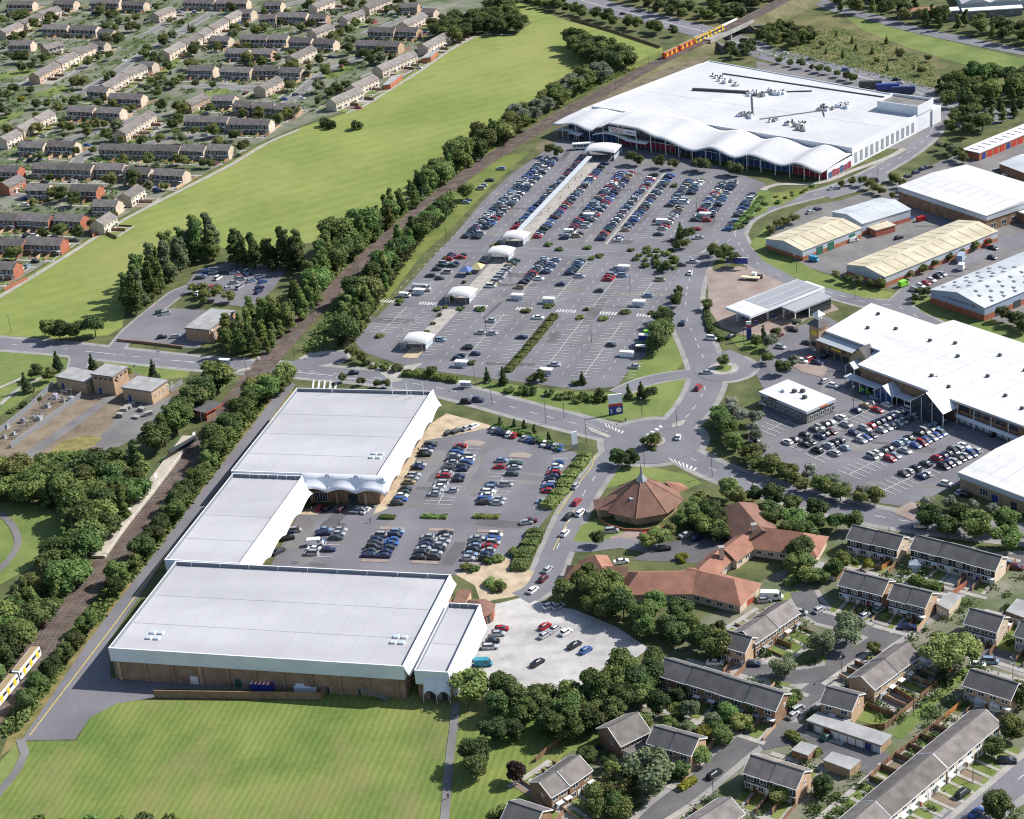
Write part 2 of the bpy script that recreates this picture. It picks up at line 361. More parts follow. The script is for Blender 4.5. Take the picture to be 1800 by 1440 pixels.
BRC = Vector(at(1287,69)[:2])
bi = min(range(len(RAIL)), key=lambda i: (BRC-RAIL[i]).length)
def ribbon3(mb, L, Z, w0, w1, dz, m=0):
    N = normals(L)
    for i in range(len(L)-1):
        a = L[i]+N[i]*w0; b = L[i]+N[i]*w1; c = L[i+1]+N[i+1]*w1; d = L[i+1]+N[i+1]*w0
        mb.quad((b.x,b.y,Z[i]+dz),(a.x,a.y,Z[i]+dz),(d.x,d.y,Z[i+1]+dz),(c.x,c.y,Z[i+1]+dz), m)
mb = MB(); ribbon3(mb, RAIL, RZ, -5.0, 5.0, .08); tag(mb.build('railway_ballast', ballast), kind='structure')
mb = MB()
for off in (-2.75, -1.3, 1.3, 2.75): ribbon3(mb, RAIL, RZ, off-.08, off+.08, .24)
tag(mb.build('rails', rail_steel), kind='structure')
mb = MB(); N_ = normals(RAIL)
for i in range(len(RAIL)-1):
    for k in range(4):
        for off in (-2.05, 2.05):
            c = RAIL[i].lerp(RAIL[i+1], k/4)+N_[i]*off; d = N_[i]*1.25; t = Vector((N_[i].y,-N_[i].x))*.13; z = RZ[i]+(RZ[i+1]-RZ[i])*k/4+.13
            mb.quad(*[(p.x,p.y,z) for p in (c-d-t, c-d+t, c+d+t, c+d-t)])
tag(mb.build('railway_sleepers', concrete_dark), kind='structure')
mb = MB()
for i in range(len(RAIL)-1):
    if RZ[i] < .05 or (RAIL[i]-BRC).length < 17: continue
    for s_ in (-1,1):
        a = RAIL[i]+N_[i]*s_*4.9; b = RAIL[i+1]+N_[i+1]*s_*4.9; a2 = RAIL[i]+N_[i]*s_*(4.9+1.7*RZ[i]); b2 = RAIL[i+1]+N_[i+1]*s_*(4.9+1.7*RZ[i+1])
        q = [(a.x,a.y,RZ[i]+.07),(a2.x,a2.y,0),(b2.x,b2.y,0),(b.x,b.y,RZ[i+1]+.07)]; mb.quad(*(q if s_ > 0 else q[::-1]))
tag(mb.build('embankment', mat('embankment_grass', (.075,.085,.032), .95, scale=.12, col2=(.17,.15,.085), scale2=.8)), kind='structure')
# roads: (points, road width, pavement width)
pv = MB(); rd = MB(); mk = MB(); ROADS = []
def road(pts, width, pave=2.0, centre=True, edge=None, zz=0.0, mat_i=0):
    L = spline(wp(pts), 3); zz += .0017*len(ROADS)
    ROADS.append((L, width/2+.8))
    if pave: ribbon(pv, L, -width/2-pave, width/2+pave, .0358+zz*.2)
    ribbon(rd, L, -width/2, width/2, .055+zz, mat_i)
    if centre: dashes(mk, L, 0, .22, .064+zz, 3.2, 5.5)
    if edge:
        for e in edge: ribbon(mk, L, e*(width/2-.35)-.12, e*(width/2-.35)+.12, .064+zz, 1)
    return L
MAIN = road([(-80,596),(0,604),(100,612),(220,625),(330,637),(430,645),(500,649),(560,655),(640,662),(700,670),(780,684),(850,702),(930,724),(1000,742),(1060,757),(1110,768)], 10.5, 2.2)
road([(1180,790),(1215,806),(1260,828),(1330,853),(1420,879),(1500,899),(1580,914),(1700,930),(1830,944)], 9.5, 2.2)
road([(1180,760),(1205,735),(1228,705),(1242,672),(1240,640),(1224,600),(1208,560),(1206,520),(1214,485),(1222,460),(1210,450)], 11.5, 2.0)
road([(1240,640),(1275,640),(1300,648),(1320,655)], 9, 1.5, False)
road([(1268,620),(1290,630),(1300,640)], 8, 0, False)
road([(1255,455),(1300,465),(1350,500)], 6, 1, False) if False else None
road([(1225,462),(1262,440),(1288,415),(1305,388),(1345,366),(1400,350),(1470,332),(1540,302),(1600,266),(1632,238),(1645,215),(1655,190)], 8, 2)
road([(1290,410),(1312,447),(1365,482),(1440,508),(1520,531),(1580,540),(1640,572),(1720,603),(1830,640)], 8, 1.6)
road([(1575,535),(1610,505),(1680,468),(1760,430),(1830,405)], 7, 1, False)
road([(1450,345),(1530,322),(1560,305)], 7, 1, False)
road([(1600,372),(1650,385),(1720,410),(1800,435)], 8, 1, False)
road([(1120,778),(1085,795),(1058,822),(1030,862),(1008,900),(992,935),(975,975),(962,1008),(945,1035),(915,1052)], 8.2, 1.8, True)
road([(1000,960),(1040,962),(1090,955),(1150,965)], 6, 0, False)
road([(200,618),(232,580),(280,540),(318,512),(360,500)], 6.5, 1.2, False)
road([(135,650),(140,630),(135,615)], 7, 1, False)
road([(345,690),(360,672),(405,650),(440,646)], 6, 0, False)
road([(520,650),(530,640),(570,632),(610,625)], 10, 0, False)
road([(1080,735),(1130,700),(1190,668),(1235,655)], 6, 1, False) if False else None
road([(1085,692),(1130,672),(1190,660),(1240,655)], 6.5, 1, False)
# estate roads lower right
road([(1120,1470),(1165,1425),(1225,1378),(1300,1315),(1385,1250),(1440,1210),(1480,1180),(1520,1145),(1560,1118),(1610,1085),(1680,1030),(1720,1000),(1770,985),(1830,985)], 6.5, 1.8, False, mat_i=1)
road([(1470,1180),(1440,1185),(1400,1190),(1350,1180),(1300,1180),(1255,1165)], 6.5, 1.5, False, mat_i=1)
road([(1560,1118),(1500,1095),(1450,1085),(1420,1060),(1410,1040)], 7, 1.5, False, mat_i=1)
road([(1470,1182),(1475,1150),(1490,1120),(1510,1100)], 6, 1, False, mat_i=1)
road([(1700,1140),(1740,1150),(1830,1180)], 6.5, 1.5, False, mat_i=1)
road([(1615,1500),(1692,1442),(1760,1392),(1830,1340),(1880,1300)], 8.5, 2.2, True, mat_i=0)
road([(1680,222),(1735,204),(1790,187),(1840,172)], 7, 1, False)
road([(1330,1300),(1400,1290),(1470,1320),(1550,1345)], 10, 0, False, mat_i=1)
# estate roads upper left
for q in ([(140,165),(200,130),(240,102),(300,68),(340,42),(400,8),(440,-20)], [(0,150),(60,145),(120,130),(160,108)], [(80,255),(140,240),(200,222),(250,205)], [(320,155),(380,150),(430,155),(480,150)],
          [(500,185),(530,160),(560,135),(600,115),(640,100)], [(640,60),(680,45),(740,20)], [(120,300),(150,270),(175,255)], [(260,60),(300,35),(330,12)], [(440,30),(500,10),(560,-5)],
          [(0,395),(60,400),(110,405)], [(0,340),(60,345)], [(250,255),(330,240),(420,240)], [(460,45),(540,38),(600,10)]):
    road(q, 5.5, 1.8, False, mat_i=2)
# dual carriageway beyond the store
DUAL = spline(wp([(900,-50),(1000,-8),(1040,6),(1110,24),(1180,42),(1240,57),(1300,76),(1360,97),(1440,118),(1530,140),(1620,165),(1680,190),(1760,215)]), 4)
ribbon(rd, DUAL, -10.5, 10.5, .139, 0); ribbon(mk, DUAL, -.25, .25, .15); dashes(mk, DUAL, 5.2, .2, .15, 3, 6); dashes(mk, DUAL, -5.2, .2, .15, 3, 6)
FARROAD = spline(wp([(1380,-30),(1460,12),(1530,30),(1600,50),(1700,72),(1830,98)]), 4); ribbon(rd, FARROAD, -5.5, 5.5, .135, 0)
# roundabout apron
c0 = at(1148,776)
for rr, mb_, zz, mi in ((19, pv, .0525, 0), (16.5, rd, .131, 0)):
    mb_.poly([(c0.x+rr*math.cos(t*math.pi/18), c0.y+rr*math.sin(t*math.pi/18), zz) for t in range(36)], mi)
c1 = at(1272,648)
for rr, mb_, zz, mi in ((13, pv, .0528, 0), (11, rd, .132, 0)):
    mb_.poly([(c1.x+rr*math.cos(t*math.pi/18), c1.y+rr*math.sin(t*math.pi/18), zz) for t in range(36)], mi)
# paths
pa = MB()
PN = [0]
def path(pts, width, m=0): PN[0] += 1; ribbon(pa, spline(wp(pts), 4), -width/2, width/2, .14+.002*PN[0], m)
path([(-40,545),(0,522),(110,455),(215,389),(330,329),(405,291),(470,252),(526,228)], 2.6)
path([(628,194),(690,156),(735,128),(830,66),(900,62)], 2.2)
path([(802,1236),(796,1290),(790,1340),(780,1460)], 2.2, 1); path([(36,1300),(44,1325),(30,1355),(0,1392),(-30,1430)], 2.4, 1)
path([(-30,890),(0,903),(22,925),(32,955),(15,985),(-20,1020)], 2.4, 1)
path([(0,712),(40,680),(110,650)], 2, 0); path([(-20,690),(40,665)], 2, 0)
path([(335,715),(365,690),(410,655),(440,648)], 2.5, 0)
path([(1340,335),(1365,325),(1440,322),(1500,300),(1560,278),(1590,262)], 3.2, 0)
path([(1620,890),(1600,900),(1585,908)], 8, 2)
tag(pa.build('path', [paving_light, asphalt_old, paving_pink]), kind='structure')
# car parks and yards
sheet('car_park', [(622,600),(655,565),(700,520),(745,470),(800,412),(850,352),(900,305),(945,275),(975,250),(1000,235),(1060,243),(1140,262),(1240,285),(1345,322),(1352,340),(1330,365),(1295,395),(1275,415),(1240,435),(1215,455),(1195,487),(1185,530),(1165,575),(1150,600),(1135,625),(1105,650),(1085,680),(1020,686),(920,672),(830,662),(780,655),(700,640),(640,620)], .045, asphalt)
sheet('car_park', [(735,757),(770,762),(868,752),(930,765),(1000,792),(1030,800),(1010,850),(965,905),(945,930),(930,960),(900,985),(880,990),(835,1010),(790,1012),(470,1005),(500,950),(530,895),(560,888),(680,888),(700,850)], .045, asphalt)
sheet('car_park', [(840,1066),(880,1060),(920,1050),(960,1062),(1010,1072),(1080,1100),(1140,1140),(1060,1200),(960,1225),(900,1220),(830,1210),(790,1228),(800,1190)], .047, gravel)
sheet('forecourt', [(1243,475),(1300,468),(1345,478),(1440,512),(1475,545),(1420,560),(1360,600),(1330,596),(1268,576),(1246,545)], .05, paving_pink)
sheet('car_park', [(1360,596),(1400,575),(1450,555),(1540,600),(1770,745),(1830,770),(1830,830),(1690,850),(1640,872),(1590,890),(1545,885),(1480,866),(1380,822),(1318,795),(1312,765),(1340,720),(1345,690),(1325,650),(1340,625)], .045, asphalt)
sheet('industrial_yard', [(1340,440),(1345,400),(1420,362),(1480,352),(1580,318),(1650,285),(1760,240),(1830,225),(1830,590),(1740,560),(1620,515),(1500,495),(1420,470)], .04, asphalt_old)
sheet('service_yard', [(1640,200),(1640,225),(1610,262),(1560,262),(1600,240)], .045, asphalt_old)
sheet('service_yard', [(1330,108),(1450,128),(1560,150),(1650,178),(1640,190),(1500,165),(1330,122)], .03, asphalt_old)
sheet('service_road', [(38,1302),(132,1300),(158,1262),(205,1237),(272,1226),(285,1212),(600,1212),(600,1196),(195,1192),(190,1130),(288,985),(410,826),(520,676),(505,668),(425,772),(330,895),(240,1015),(150,1135),(90,1225)], .045, asphalt)
sheet('car_park', [(207,602),(262,552),(300,542),(360,545),(400,545),(350,612),(330,612),(280,606)], .06, asphalt)
sheet('car_park', [(325,505),(345,475),(400,462),(480,465),(500,480),(480,510),(440,540),(380,535)], .06, asphalt)
sheet('compound_ground', [(-40,800),(0,765),(98,672),(160,655),(210,645),(330,688),(300,742),(260,760),(140,806),(40,806)], .03, earth)
sheet('compound_road', [(38,800),(195,692),(206,698),(52,808)], .05, asphalt_old)
sheet('compound_yard', [(205,735),(250,705),(300,700),(310,715),(270,755),(200,790),(150,800)], .05, asphalt_old)
sheet('weed_patch', [(82,800),(110,775),(150,765),(180,770),(165,785),(120,800)], .055, mat('weeds', (.13,.12,.045), .95, scale=.3, col2=(.26,.225,.08), scale2=2))
sheet('plaza', [(762,742),(785,727),(815,735),(870,750),(800,765),(745,775),(735,800),(700,860),(680,895),(655,905),(690,840),(735,760)], .06, paving_buff)
sheet('plaza', [(800,1010),(835,995),(880,975),(900,985),(935,1005),(960,1010),(925,1045),(870,1055),(845,1060),(835,1030)], .06, paving_buff)
sheet('plaza', [(530,898),(560,892),(560,905),(525,905)], .06, paving_buff)
sheet('driveway', [(1060,945),(1090,932),(1130,932),(1140,950),(1110,956),(1070,958)], .06, paving_pink)
sheet('car_park', [(1110,985),(1160,955),(1240,945),(1310,960),(1290,985),(1220,990)], .05, asphalt_dark)
sheet('crossing_apron', [(525,630),(545,620),(600,615),(625,622),(600,640),(540,645)], .062, paving_light)
sheet('pavement', [(640,635),(700,645),(745,638),(720,655),(705,670),(690,672)], .064, paving_light)
tag(pv.build('pavement', paving), kind='structure')
tag(rd.build('road', [asphalt_road, asphalt_dark, asphalt_old]), kind='structure')
# repairs and stains in the tarmac
tp_ = MB(); r8 = random.Random(8)
for poly_, n_ in (([(640,600),(760,470),(900,320),(1040,250),(1240,300),(1330,340),(1200,480),(1120,640),(900,660)],60),([(740,770),(870,760),(1000,800),(940,930),(800,1000),(490,990),(540,900)],26),([(1360,640),(1520,640),(1740,770),(1600,870),(1400,810)],18),([(1400,460),(1560,390),(1780,290),(1790,540),(1600,510)],18)):
    W_ = [(p.x,p.y) for p in wp(poly_)]; k = 0
    while k < n_:
        x_ = r8.uniform(min(p[0] for p in W_),max(p[0] for p in W_)); y_ = r8.uniform(min(p[1] for p in W_),max(p[1] for p in W_))
        if not inpoly(x_,y_,W_): continue
        k += 1; a_ = r8.choice((R(-22),R(68)))+r8.uniform(-.1,.1); l_, w_ = r8.uniform(2,14), r8.uniform(.5,2.6); ca, sa = math.cos(a_), math.sin(a_)
        tp_.poly([(x_+ca*u-sa*v, y_+sa*u+ca*v, .0535+.0002*k) for u, v in ((-l_,-w_),(l_*.3,-w_*1.2),(l_,-w_*.7),(l_,w_),(-l_*.2,w_*1.1),(-l_,w_*.8))], k % 2)
tag(tp_.build('tarmac_patches', [asphalt_dark, asphalt_old]), kind='structure')
# junction hatching, island
def stripes(p0, p1, p2, p3, n, m=0, z=.15, duty=.5):
    """n painted bars between the edges p0-p1 and p3-p2 (photo pixels)"""
    A, B, C, D = wp([p0,p1,p2,p3])
    for i in range(n):
        a, b = i/n, (i+duty)/n
        q = [A.lerp(B,a), A.lerp(B,b), D.lerp(C,b), D.lerp(C,a)]
        if (q[1]-q[0]).cross(q[2]-q[0]).z < 0: q = q[::-1]
        mk.quad(*[(v.x,v.y,z) for v in q], m)
def line(p, q, width=.15, m=0, z=.15):
    a = at(*p); b = at(*q); d = (b-a).normalized(); n = Vector((-d.y,d.x,0))*width/2
    mk.quad(*[(v.x,v.y,z) for v in (a-n, b-n, b+n, a+n)], m)
stripes((1062,745),(1100,760),(1096,764),(1066,752),6); stripes((1175,805),(1230,825),(1222,830),(1185,815),7)
stripes((1135,765),(1165,745),(1168,749),(1145,767),4)
line((1030,745),(1068,760),.2); line((1050,742),(1090,752),.2)
for a, b in (((585,661),(520,655)), ((150,618),(205,624)), ((300,634),(380,640)), ((590,664),(690,672))): line(a, b, .35)
stripes((395,600+10),(420,613),(418,616),(394,612),3)
line((52,1294),(215,1080),.35,1); line((215,1080),(300,965),.35,1)
line((1010,895),(972,968),.3,1); line((1046,800),(1040,822),.3,1); line((1040,822),(1008,862),.3,1); line((1008,862),(980,905),.3,1)
stripes((550,668),(600,672),(596,690),(548,684),5, 0, .079, .35)
# ------------------------------------------------------------------ buildings
def bframe(name, A, B, z, label, cat, off=(0,0), group=None):
    """Empty at the base of a building whose front edge runs A -> B (photo pixels at height z)"""
    a = at(A[0],A[1],z); b = at(B[0],B[1],z); u = (b-a); u.z = 0; L = u.length; u.normalize()
    v = Vector((-u.y,u.x,0)); o = a+u*off[0]+v*off[1]
    return thing(name, (o.x,o.y,0), math.atan2(u.y,u.x), label, cat, group), L
WCACHE = {}
def window(parent, x, y, z, w, h, rz=0.0, frame=None, pane=None, simple=False, bars=1, name='window'):
    """window whose outer face looks along local -y (before rz), bottom centre at x,y,z"""
    frame = frame or white_paint; pane = pane or glass
    k = (round(w,2), round(h,2), frame.name, pane.name, simple, bars)
    if k not in WCACHE:
        t = min(.11, w*.12)
        f = MB(); 
        for (x0,z0,x1,z1) in [(-w/2,0,w/2,t),(-w/2,h-t,w/2,h),(-w/2,t,-w/2+t,h-t),(w/2-t,t,w/2,h-t)]+[(-w/2+w*i/(bars+1)-t/2,t,-w/2+w*i/(bars+1)+t/2,h-t) for i in range(1,bars+1)]:
            f.box(x0,-.06,z0,x1,.02,z1)
        if simple:
            f.quad((-w/2+t,-.03,t),(w/2-t,-.03,t),(w/2-t,-.03,h-t),(-w/2+t,-.03,h-t),1)
            WCACHE[k] = (f.mesh('window', [frame,pane]), None)
        else:
            p = MB().quad((-w/2+t,-.03,t),(w/2-t,-.03,t),(w/2-t,-.03,h-t),(-w/2+t,-.03,h-t))
            WCACHE[k] = (f.mesh('window', frame), p.mesh('pane', pane))
    fm, pm = WCACHE[k]
    o = part(name, fm, parent, (x,y,z), rz)
    if pm: part('pane', pm, o)
    return o
DCACHE = {}
def door(parent, x, y, z, w, h, m, rz=0.0, name='door'):
    k = (round(w,2), round(h,2), m.name)
    if k not in DCACHE:
        d = MB().box(-w/2,-.07,0,w/2,.02,h); d.box(-w/2-.08,-.05,0,-w/2-.002,.02,h+.08,1); d.box(w/2+.002,-.05,0,w/2+.08,.02,h+.08,1)
        DCACHE[k] = d.mesh('door', [m, white_paint])
    return part(name, DCACHE[k], parent, (x,y,z), rz)
def panel_run(parent, name, p, q, z0, z1, n, mats, gap=.06, thick=.08, out=None):
    """n upright panels from p to q (local xy); mats cycles; each is a part"""
    p = Vector(p); q = Vector(q); d = (q-p); L = d.length; d.normalize(); w = L/n
    rz = math.atan2(d.y,d.x); meshes = {}
    for i in range(n):
        m = mats[i % len(mats)]
        if m.name not in meshes: meshes[m.name] = MB().box(gap/2,-thick,0,w-gap/2,0,z1-z0).mesh(name, m)
        c = p+d*(w*i); part(name, meshes[m.name], parent, (c.x,c.y,z0), rz)

# ---- white-roofed retail terrace
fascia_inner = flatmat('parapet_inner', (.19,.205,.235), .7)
def flare(parent, name, p, q, zt, zb, proj, waves, amp, m, side=-1, phase=0.0):
    """scalloped canopy skirt hanging from the roof edge p -> q"""
    p = Vector(p); q = Vector(q); d = (q-p); L = d.length; d.normalize(); o = Vector((d.y,-d.x))*(-side)
    n = max(8, waves*8); rows = 5; mb = MB()
    vs = []
    for i in range(n+1):
        t = i/n; a = abs(math.sin((t*waves+phase)*math.pi))
        for r in range(rows):
            s = r/(rows-1)
            c = p+d*(L*t)+o*(proj*(s**1.3)*(0.86+.14*a))
            z = zt+(zb+amp*a-zt)*(s**.75)
            vs.append((c.x,c.y,z))
    fs = []
    for i in range(n):
        for r in range(rows-1):
            k = i*rows+r; fs.append((k,k+1,k+rows+1,k+rows))
    mb.add(vs, fs); ob = mb.build(name, m, parent, smooth=True)
    md = ob.modifiers.new('thickness','SOLIDIFY'); md.thickness = .12; md.offset = 0
    return ob
def retail(name, label, x0, y0, x1, y1, h, brick, left=True):
    E, _ = bframe(name, (190,1139), (716,1172), 10.5, label, 'store', (x0,y0), 'white roofed retail terrace')
    W, D = x1-x0, y1-y0
    MB().box(.4,.4,0,W-.4,D-.4,h-1.25).build('wall', brick, E)
    MB().box(.35,.35,h-1.249,W-.35,D-.35,h-1.2).build('roof', roof_grey, E)
    for i_ in range(1,int(W/6.2)): MB().box(i_*6.2,.5,h-1.199,i_*6.2+.1,D-.5,h-1.17).build('roof_seam', seam_grey, E)
    for i_ in range(1,int(D/15)): MB().box(.5,i_*15,h-1.169,W-.5,i_*15+.1,h-1.15).build('roof_seam', seam_grey, E)
    for nm, b in (('parapet',(0,0,W,.35)),('parapet',(0,D-.35,W,D)),('parapet',(0,.352,.35,D-.352)),('parapet',(W-.35,.352,W,D-.352))):
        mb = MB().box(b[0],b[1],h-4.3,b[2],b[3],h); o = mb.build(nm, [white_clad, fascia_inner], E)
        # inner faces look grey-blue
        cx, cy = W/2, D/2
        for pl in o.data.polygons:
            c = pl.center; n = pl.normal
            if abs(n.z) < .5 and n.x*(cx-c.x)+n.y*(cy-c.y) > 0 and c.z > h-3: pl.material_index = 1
    return E, W, D
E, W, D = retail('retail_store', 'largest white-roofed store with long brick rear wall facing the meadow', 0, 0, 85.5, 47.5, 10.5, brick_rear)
for i in range(9):
    MB().box(5+i*9.2,46.95,9.25,5.16+i*9.2,47.1,10.7).build('parapet_joint', white_paint, E)
for i in range(11): MB().box(1.5+i*8.1,.12,0,2.4+i*8.1,.399,6.2).build('pier', brick_buff if i in (0,3) else brick_rear, E)
for x, mt in ((24,door_mats[0]),(37,door_mats[2]),(47,flatmat('door_violet',(.20,.12,.20))),(55,door_mats[0]),(63,dark_steel),(72,dark_steel)): door(E, x, .398, 0, 2.2 if x < 60 else 1.1, 2.6 if x < 60 else 2.1, mt)
mb = MB()
for i in range(10): mb.box(73+i*.75,-1.6,3.1-i*.31-.1,73.7+i*.75,-.3,3.1-i*.31)
mb.tube((72.8,-1.6,4.2),(80.6,-1.6,1.0),.05); mb.tube((72.8,-1.6,3.1),(72.8,-1.6,4.2),.04); mb.tube((76.5,-1.6,1.5),(76.5,-1.6,2.7),.04); mb.tube((80.4,-1.6,0),(80.4,-1.6,1.1),.04)
mb.build('fire_stair', steel, E)
flare(E, 'canopy', (85.5,47.4), (85.5,.1), 10.45, 7.4, 1.7, 1, .01, white_clad, 1)
E2, W, D = retail('retail_store', 'narrow white-roofed unit with twin-arched canopy beside the gravel car park', 88.2, .4, 97.6, 34.6, 9.2, brick_brown)
flare(E2, 'canopy', (W,D), (W,0), 9.15, 1.2, 1.5, 1, .05, white_clad, 1); flare(E2, 'canopy', (2.2,0), (W+.5,0), 7.0, 2.3, 1.6, 2, 1.8, white_clad, -1)
for i in range(3): MB().tube((2.2+i*3.7,-1.5,0),(2.2+i*3.7,-1.5,2.6),.07).build('canopy_post', white_paint, E2)
door(E2, 4.2,.398,0,1.8,2.3,glass); door(E2, 7.6,.398,0,1.8,2.3,glass)
for i in range(4): MB().box(1+i*2.4,D-.55,8.0,1.1+i*2.4,D-.352,9.35).build('parapet_joint', white_paint, E2)
E3, W, D = retail('retail_store', 'middle white-roofed store linking the front and back blocks of the terrace', -4.2, 48.4, 20.2, 104.2, 10.2, brick_brown)
flare(E3, 'canopy', (W,D-1), (W,.2), 10.15, 4.4, 4.2, 4, 2.2, white_clad, 1)
for i in range(6): MB().box(6+i*3.2,D-.55,9.0,6.14+i*3.2,D-.352,10.5).build('parapet_joint', white_paint, E3)
for i in range(4): window(E3, W-.39, 8+i*13, .3, 6, 3.2, R(90), dark_steel, glass, bars=3, name='shopfront')
E4, W, D = retail('retail_store', 'back white-roofed store with flag masts next to the main road', -5.2, 105.2, 45.2, 169.2, 10.5, brick_brown)
flare(E4, 'canopy', (W,D+1.5), (W,0), 10.45, 4.0, 3.0, 5, 2.2, white_clad, 1)
flare(E4, 'canopy', (24,0), (W+3,0), 10.45, 5.4, 3.6, 3, 1.6, white_clad, -1)
for x in (13.5,36,41.5,47.5): MB().tube((x,D-.8,8.5),(x,D-.8,14.6),.14,.1,8).build('mast', white_paint, E4)
for x, y in ((44,60),(43,58)): MB().tube((x,y,8.5),(x,y,12.2),.1,.08,8).build('mast', white_paint, E4)
window(E4, 30,.398,.2,4.5,3.4,0,white_paint,glass,bars=4,name='shopfront'); window(E4, 41,.398,.2,3.2,3.2,0,dark_steel,glass,bars=2,name='shopfront')
for x in (26.5,35.2,45): MB().box(x,-.2,0,x+.7,.399,4.2).build('pier', brick_buff, E4)
for i in range(5): window(E4, W-.39, 8+i*12, .2, 7, 3.0, R(90), dark_steel, glass, bars=3, name='shopfront')
def skylights(E, x, y, z):
    for i in range(2):
        for j in range(2):
            MB().box(x+i*2.4,y+j*2.8,z,x+1.5+i*2.4,y+1.3+j*2.8,z+.55,0,1).build('skylight', [white_paint, glass_pale], E)
skylights(E, 8, 7, 9.3); skylights(E, 78, 12, 9.3); skylights(E4, 43, 14, 9.3)
# yard wall behind the big store
YW = thing('yard_wall', at(272,1226), 0, 'low brick yard wall along the meadow behind the largest store', 'wall')
a = at(272,1227); b = at(566,1231); c = at(580,1205)
mb = MB()
for p, q in ((a,b),(b,c)):
    d = (q-p); n = Vector((-d.y,d.x,0)).normalized()*.15
    mb.prism([tuple((v-a)[:2]) for v in (p-n,q-n,q+n,p+n)], 0, 2.3)
mb.build('wall', brick_brown, YW)
for p, col, nm, lb, w_, d_, h_ in (((462,1212),blue_paint,'storage_container','blue container with red striped roof in the yard behind the largest store',6,2.4,2.4),((540,1212),white_paint,'storage_tent','white canvas shelter in the yard behind the largest store',6.5,3,1.6)):
    q = at(*p); E5 = thing(nm, q, R(-15), lb, 'container' if 'cont' in nm else 'tent')
    MB().box(-w_/2,-d_/2,0,w_/2,d_/2,h_).build('body', col, E5)
    if nm == 'storage_container':
        for i in range(10): MB().box(-w_/2+i*.6,-d_/2-.05,h_+.004,-w_/2+.55+i*.6,d_/2+.05,h_+.08).build('roof_panel', red_paint if i % 2 else white_paint, E5)
    else:
        MB().add([(-w_/2-.1,-d_/2-.1,h_),(w_/2+.1,-d_/2-.1,h_),(w_/2+.1,d_/2+.1,h_),(-w_/2-.1,d_/2+.1,h_),(-1,0,h_+.8),(1,0,h_+.8)], [(0,1,5,4),(1,2,5),(2,3,4,5),(3,0,4)]).build('canvas_roof', white_clad, E5)
# little brick kiosk between the stores
KS, _ = bframe('brick_kiosk', (190,1139), (716,1172), 10.5, 'small orange brick lodge with dark polygonal roof at the corner of the terrace', 'building', (90.5,38))
pts = [(0,0),(6.5,0),(8.5,2.5),(8,6.5),(4.5,9),(0,8)]
MB().prism(pts, 0, 3.0).build('wall', brick_red, KS)
cx, cy = 4.2, 4.4
mb = MB()
for i in range(6):
    p, q = pts[i], pts[(i+1)%6]; mb.add([(p[0]*1.08-.3,p[1]*1.08-.3,2.95),(q[0]*1.08-.3,q[1]*1.08-.3,2.95),(cx,cy,5.2)], [(0,1,2)])
mb.build('roof', roof_redbrown, KS); door(KS, 7.6, 1.2, 0, 1.2, 2.2, dark_steel, R(52)); window(KS, 3, -.002, 1, 1.6, 1.2)
MB().box(-4.4,5,0,-1.0,14,2.6).build('annex', brick_buff, KS); MB().box(-4.6,4.8,2.6,-.8,14.2,2.75).build('annex_roof', roof_redbrown, KS)

# ---- supermarket with wave roof
ST, SL = bframe('supermarket', (1056,252), (1442,320), 0, 'huge supermarket with white wavy front roof above glazed red and blue front', 'supermarket')
KX = [-31,-28,-16.5,-5.4,0,8,24,38,58,70,83,92.4,109.6,118,131.5]
KZ = [6.2,6.4,8.2,6.0,8.6,11.6,11.5,8.6,4.9,8.0,5.1,7.7,5.2,7.4,4.9]
KB = [7.4,7.6,9.2,8.6,10.2,12.0,12.2,11.6,8.0,9.8,7.3,9.2,6.8,9.2,6.8]
def crv(K, x):
    x = min(max(x,KX[0]),KX[-1])
    for i in range(len(KX)-1):
        if x <= KX[i+1]:
            t = (x-KX[i])/(KX[i+1]-KX[i]); t = t*t*(3-2*t); return K[i]+(K[i+1]-K[i])*t
def wave(x0, x1, y0, y1, name, n, m, lift=0, parent=None, zs=1.0):
    mb = MB(); ny = 10; vs = []
    for i in range(n+1):
        x = x0+(x1-x0)*i/n
        for j in range(ny+1):
            t = j/ny; zf, zb = crv(KZ,x), crv(KB,x)
            y = y0(x) + (y1(x)-y0(x))*t
            vs.append((x,y,zf+(zb-zf)*t+.35*math.sin(t*math.pi)+lift))
    fs = [(i*(ny+1)+j,(i+1)*(ny+1)+j,(i+1)*(ny+1)+j+1,i*(ny+1)+j+1) for i in range(n) for j in range(ny)]
    mb.add(vs, fs); o = mb.build(name, m, parent or ST, smooth=True)
    md = o.modifiers.new('thickness','SOLIDIFY'); md.thickness = .35; md.offset = -1
    return o
wave(-31, -3.2, lambda x:-1.6, lambda x:24, 'entrance_canopy', 30, roof_store)
wave(-3.2, 131.5, lambda x:-1.7, lambda x:23.6, 'wave_roof', 160, roof_store)
for i_ in range(26): wave(-2+i_*5.2, -1.86+i_*5.2, lambda x:-1.68, lambda x:23.5, 'roof_seam', 1, clad_grey, .03)
# flat roof body
body = [(-26,25),(131.2,25),(131.2,97),(109.7,97),(109.7,107),(-22,122)]
MB().prism(body, 0, 8.6).build('wall', white_clad, ST)
inner = [(-25.6,25.4),(130.8,25.4),(130.8,96.6),(109.3,96.6),(109.3,106.6),(-21.6,121.6)]
MB().prism(inner, 8.601, 8.75).build('roof', roof_store, ST)
mb = MB()
for i in range(len(body)):
    p = Vector(body[i]); q = Vector(body[(i+1)%len(body)]); d = (q-p).normalized(); n = Vector((-d.y,d.x))*.35
    mb.prism([tuple(p),tuple(q),tuple(q+n-d*.35),tuple(p+n+d*.35)], 8.604, 9.25)
mb.build('parapet', white_clad, ST)
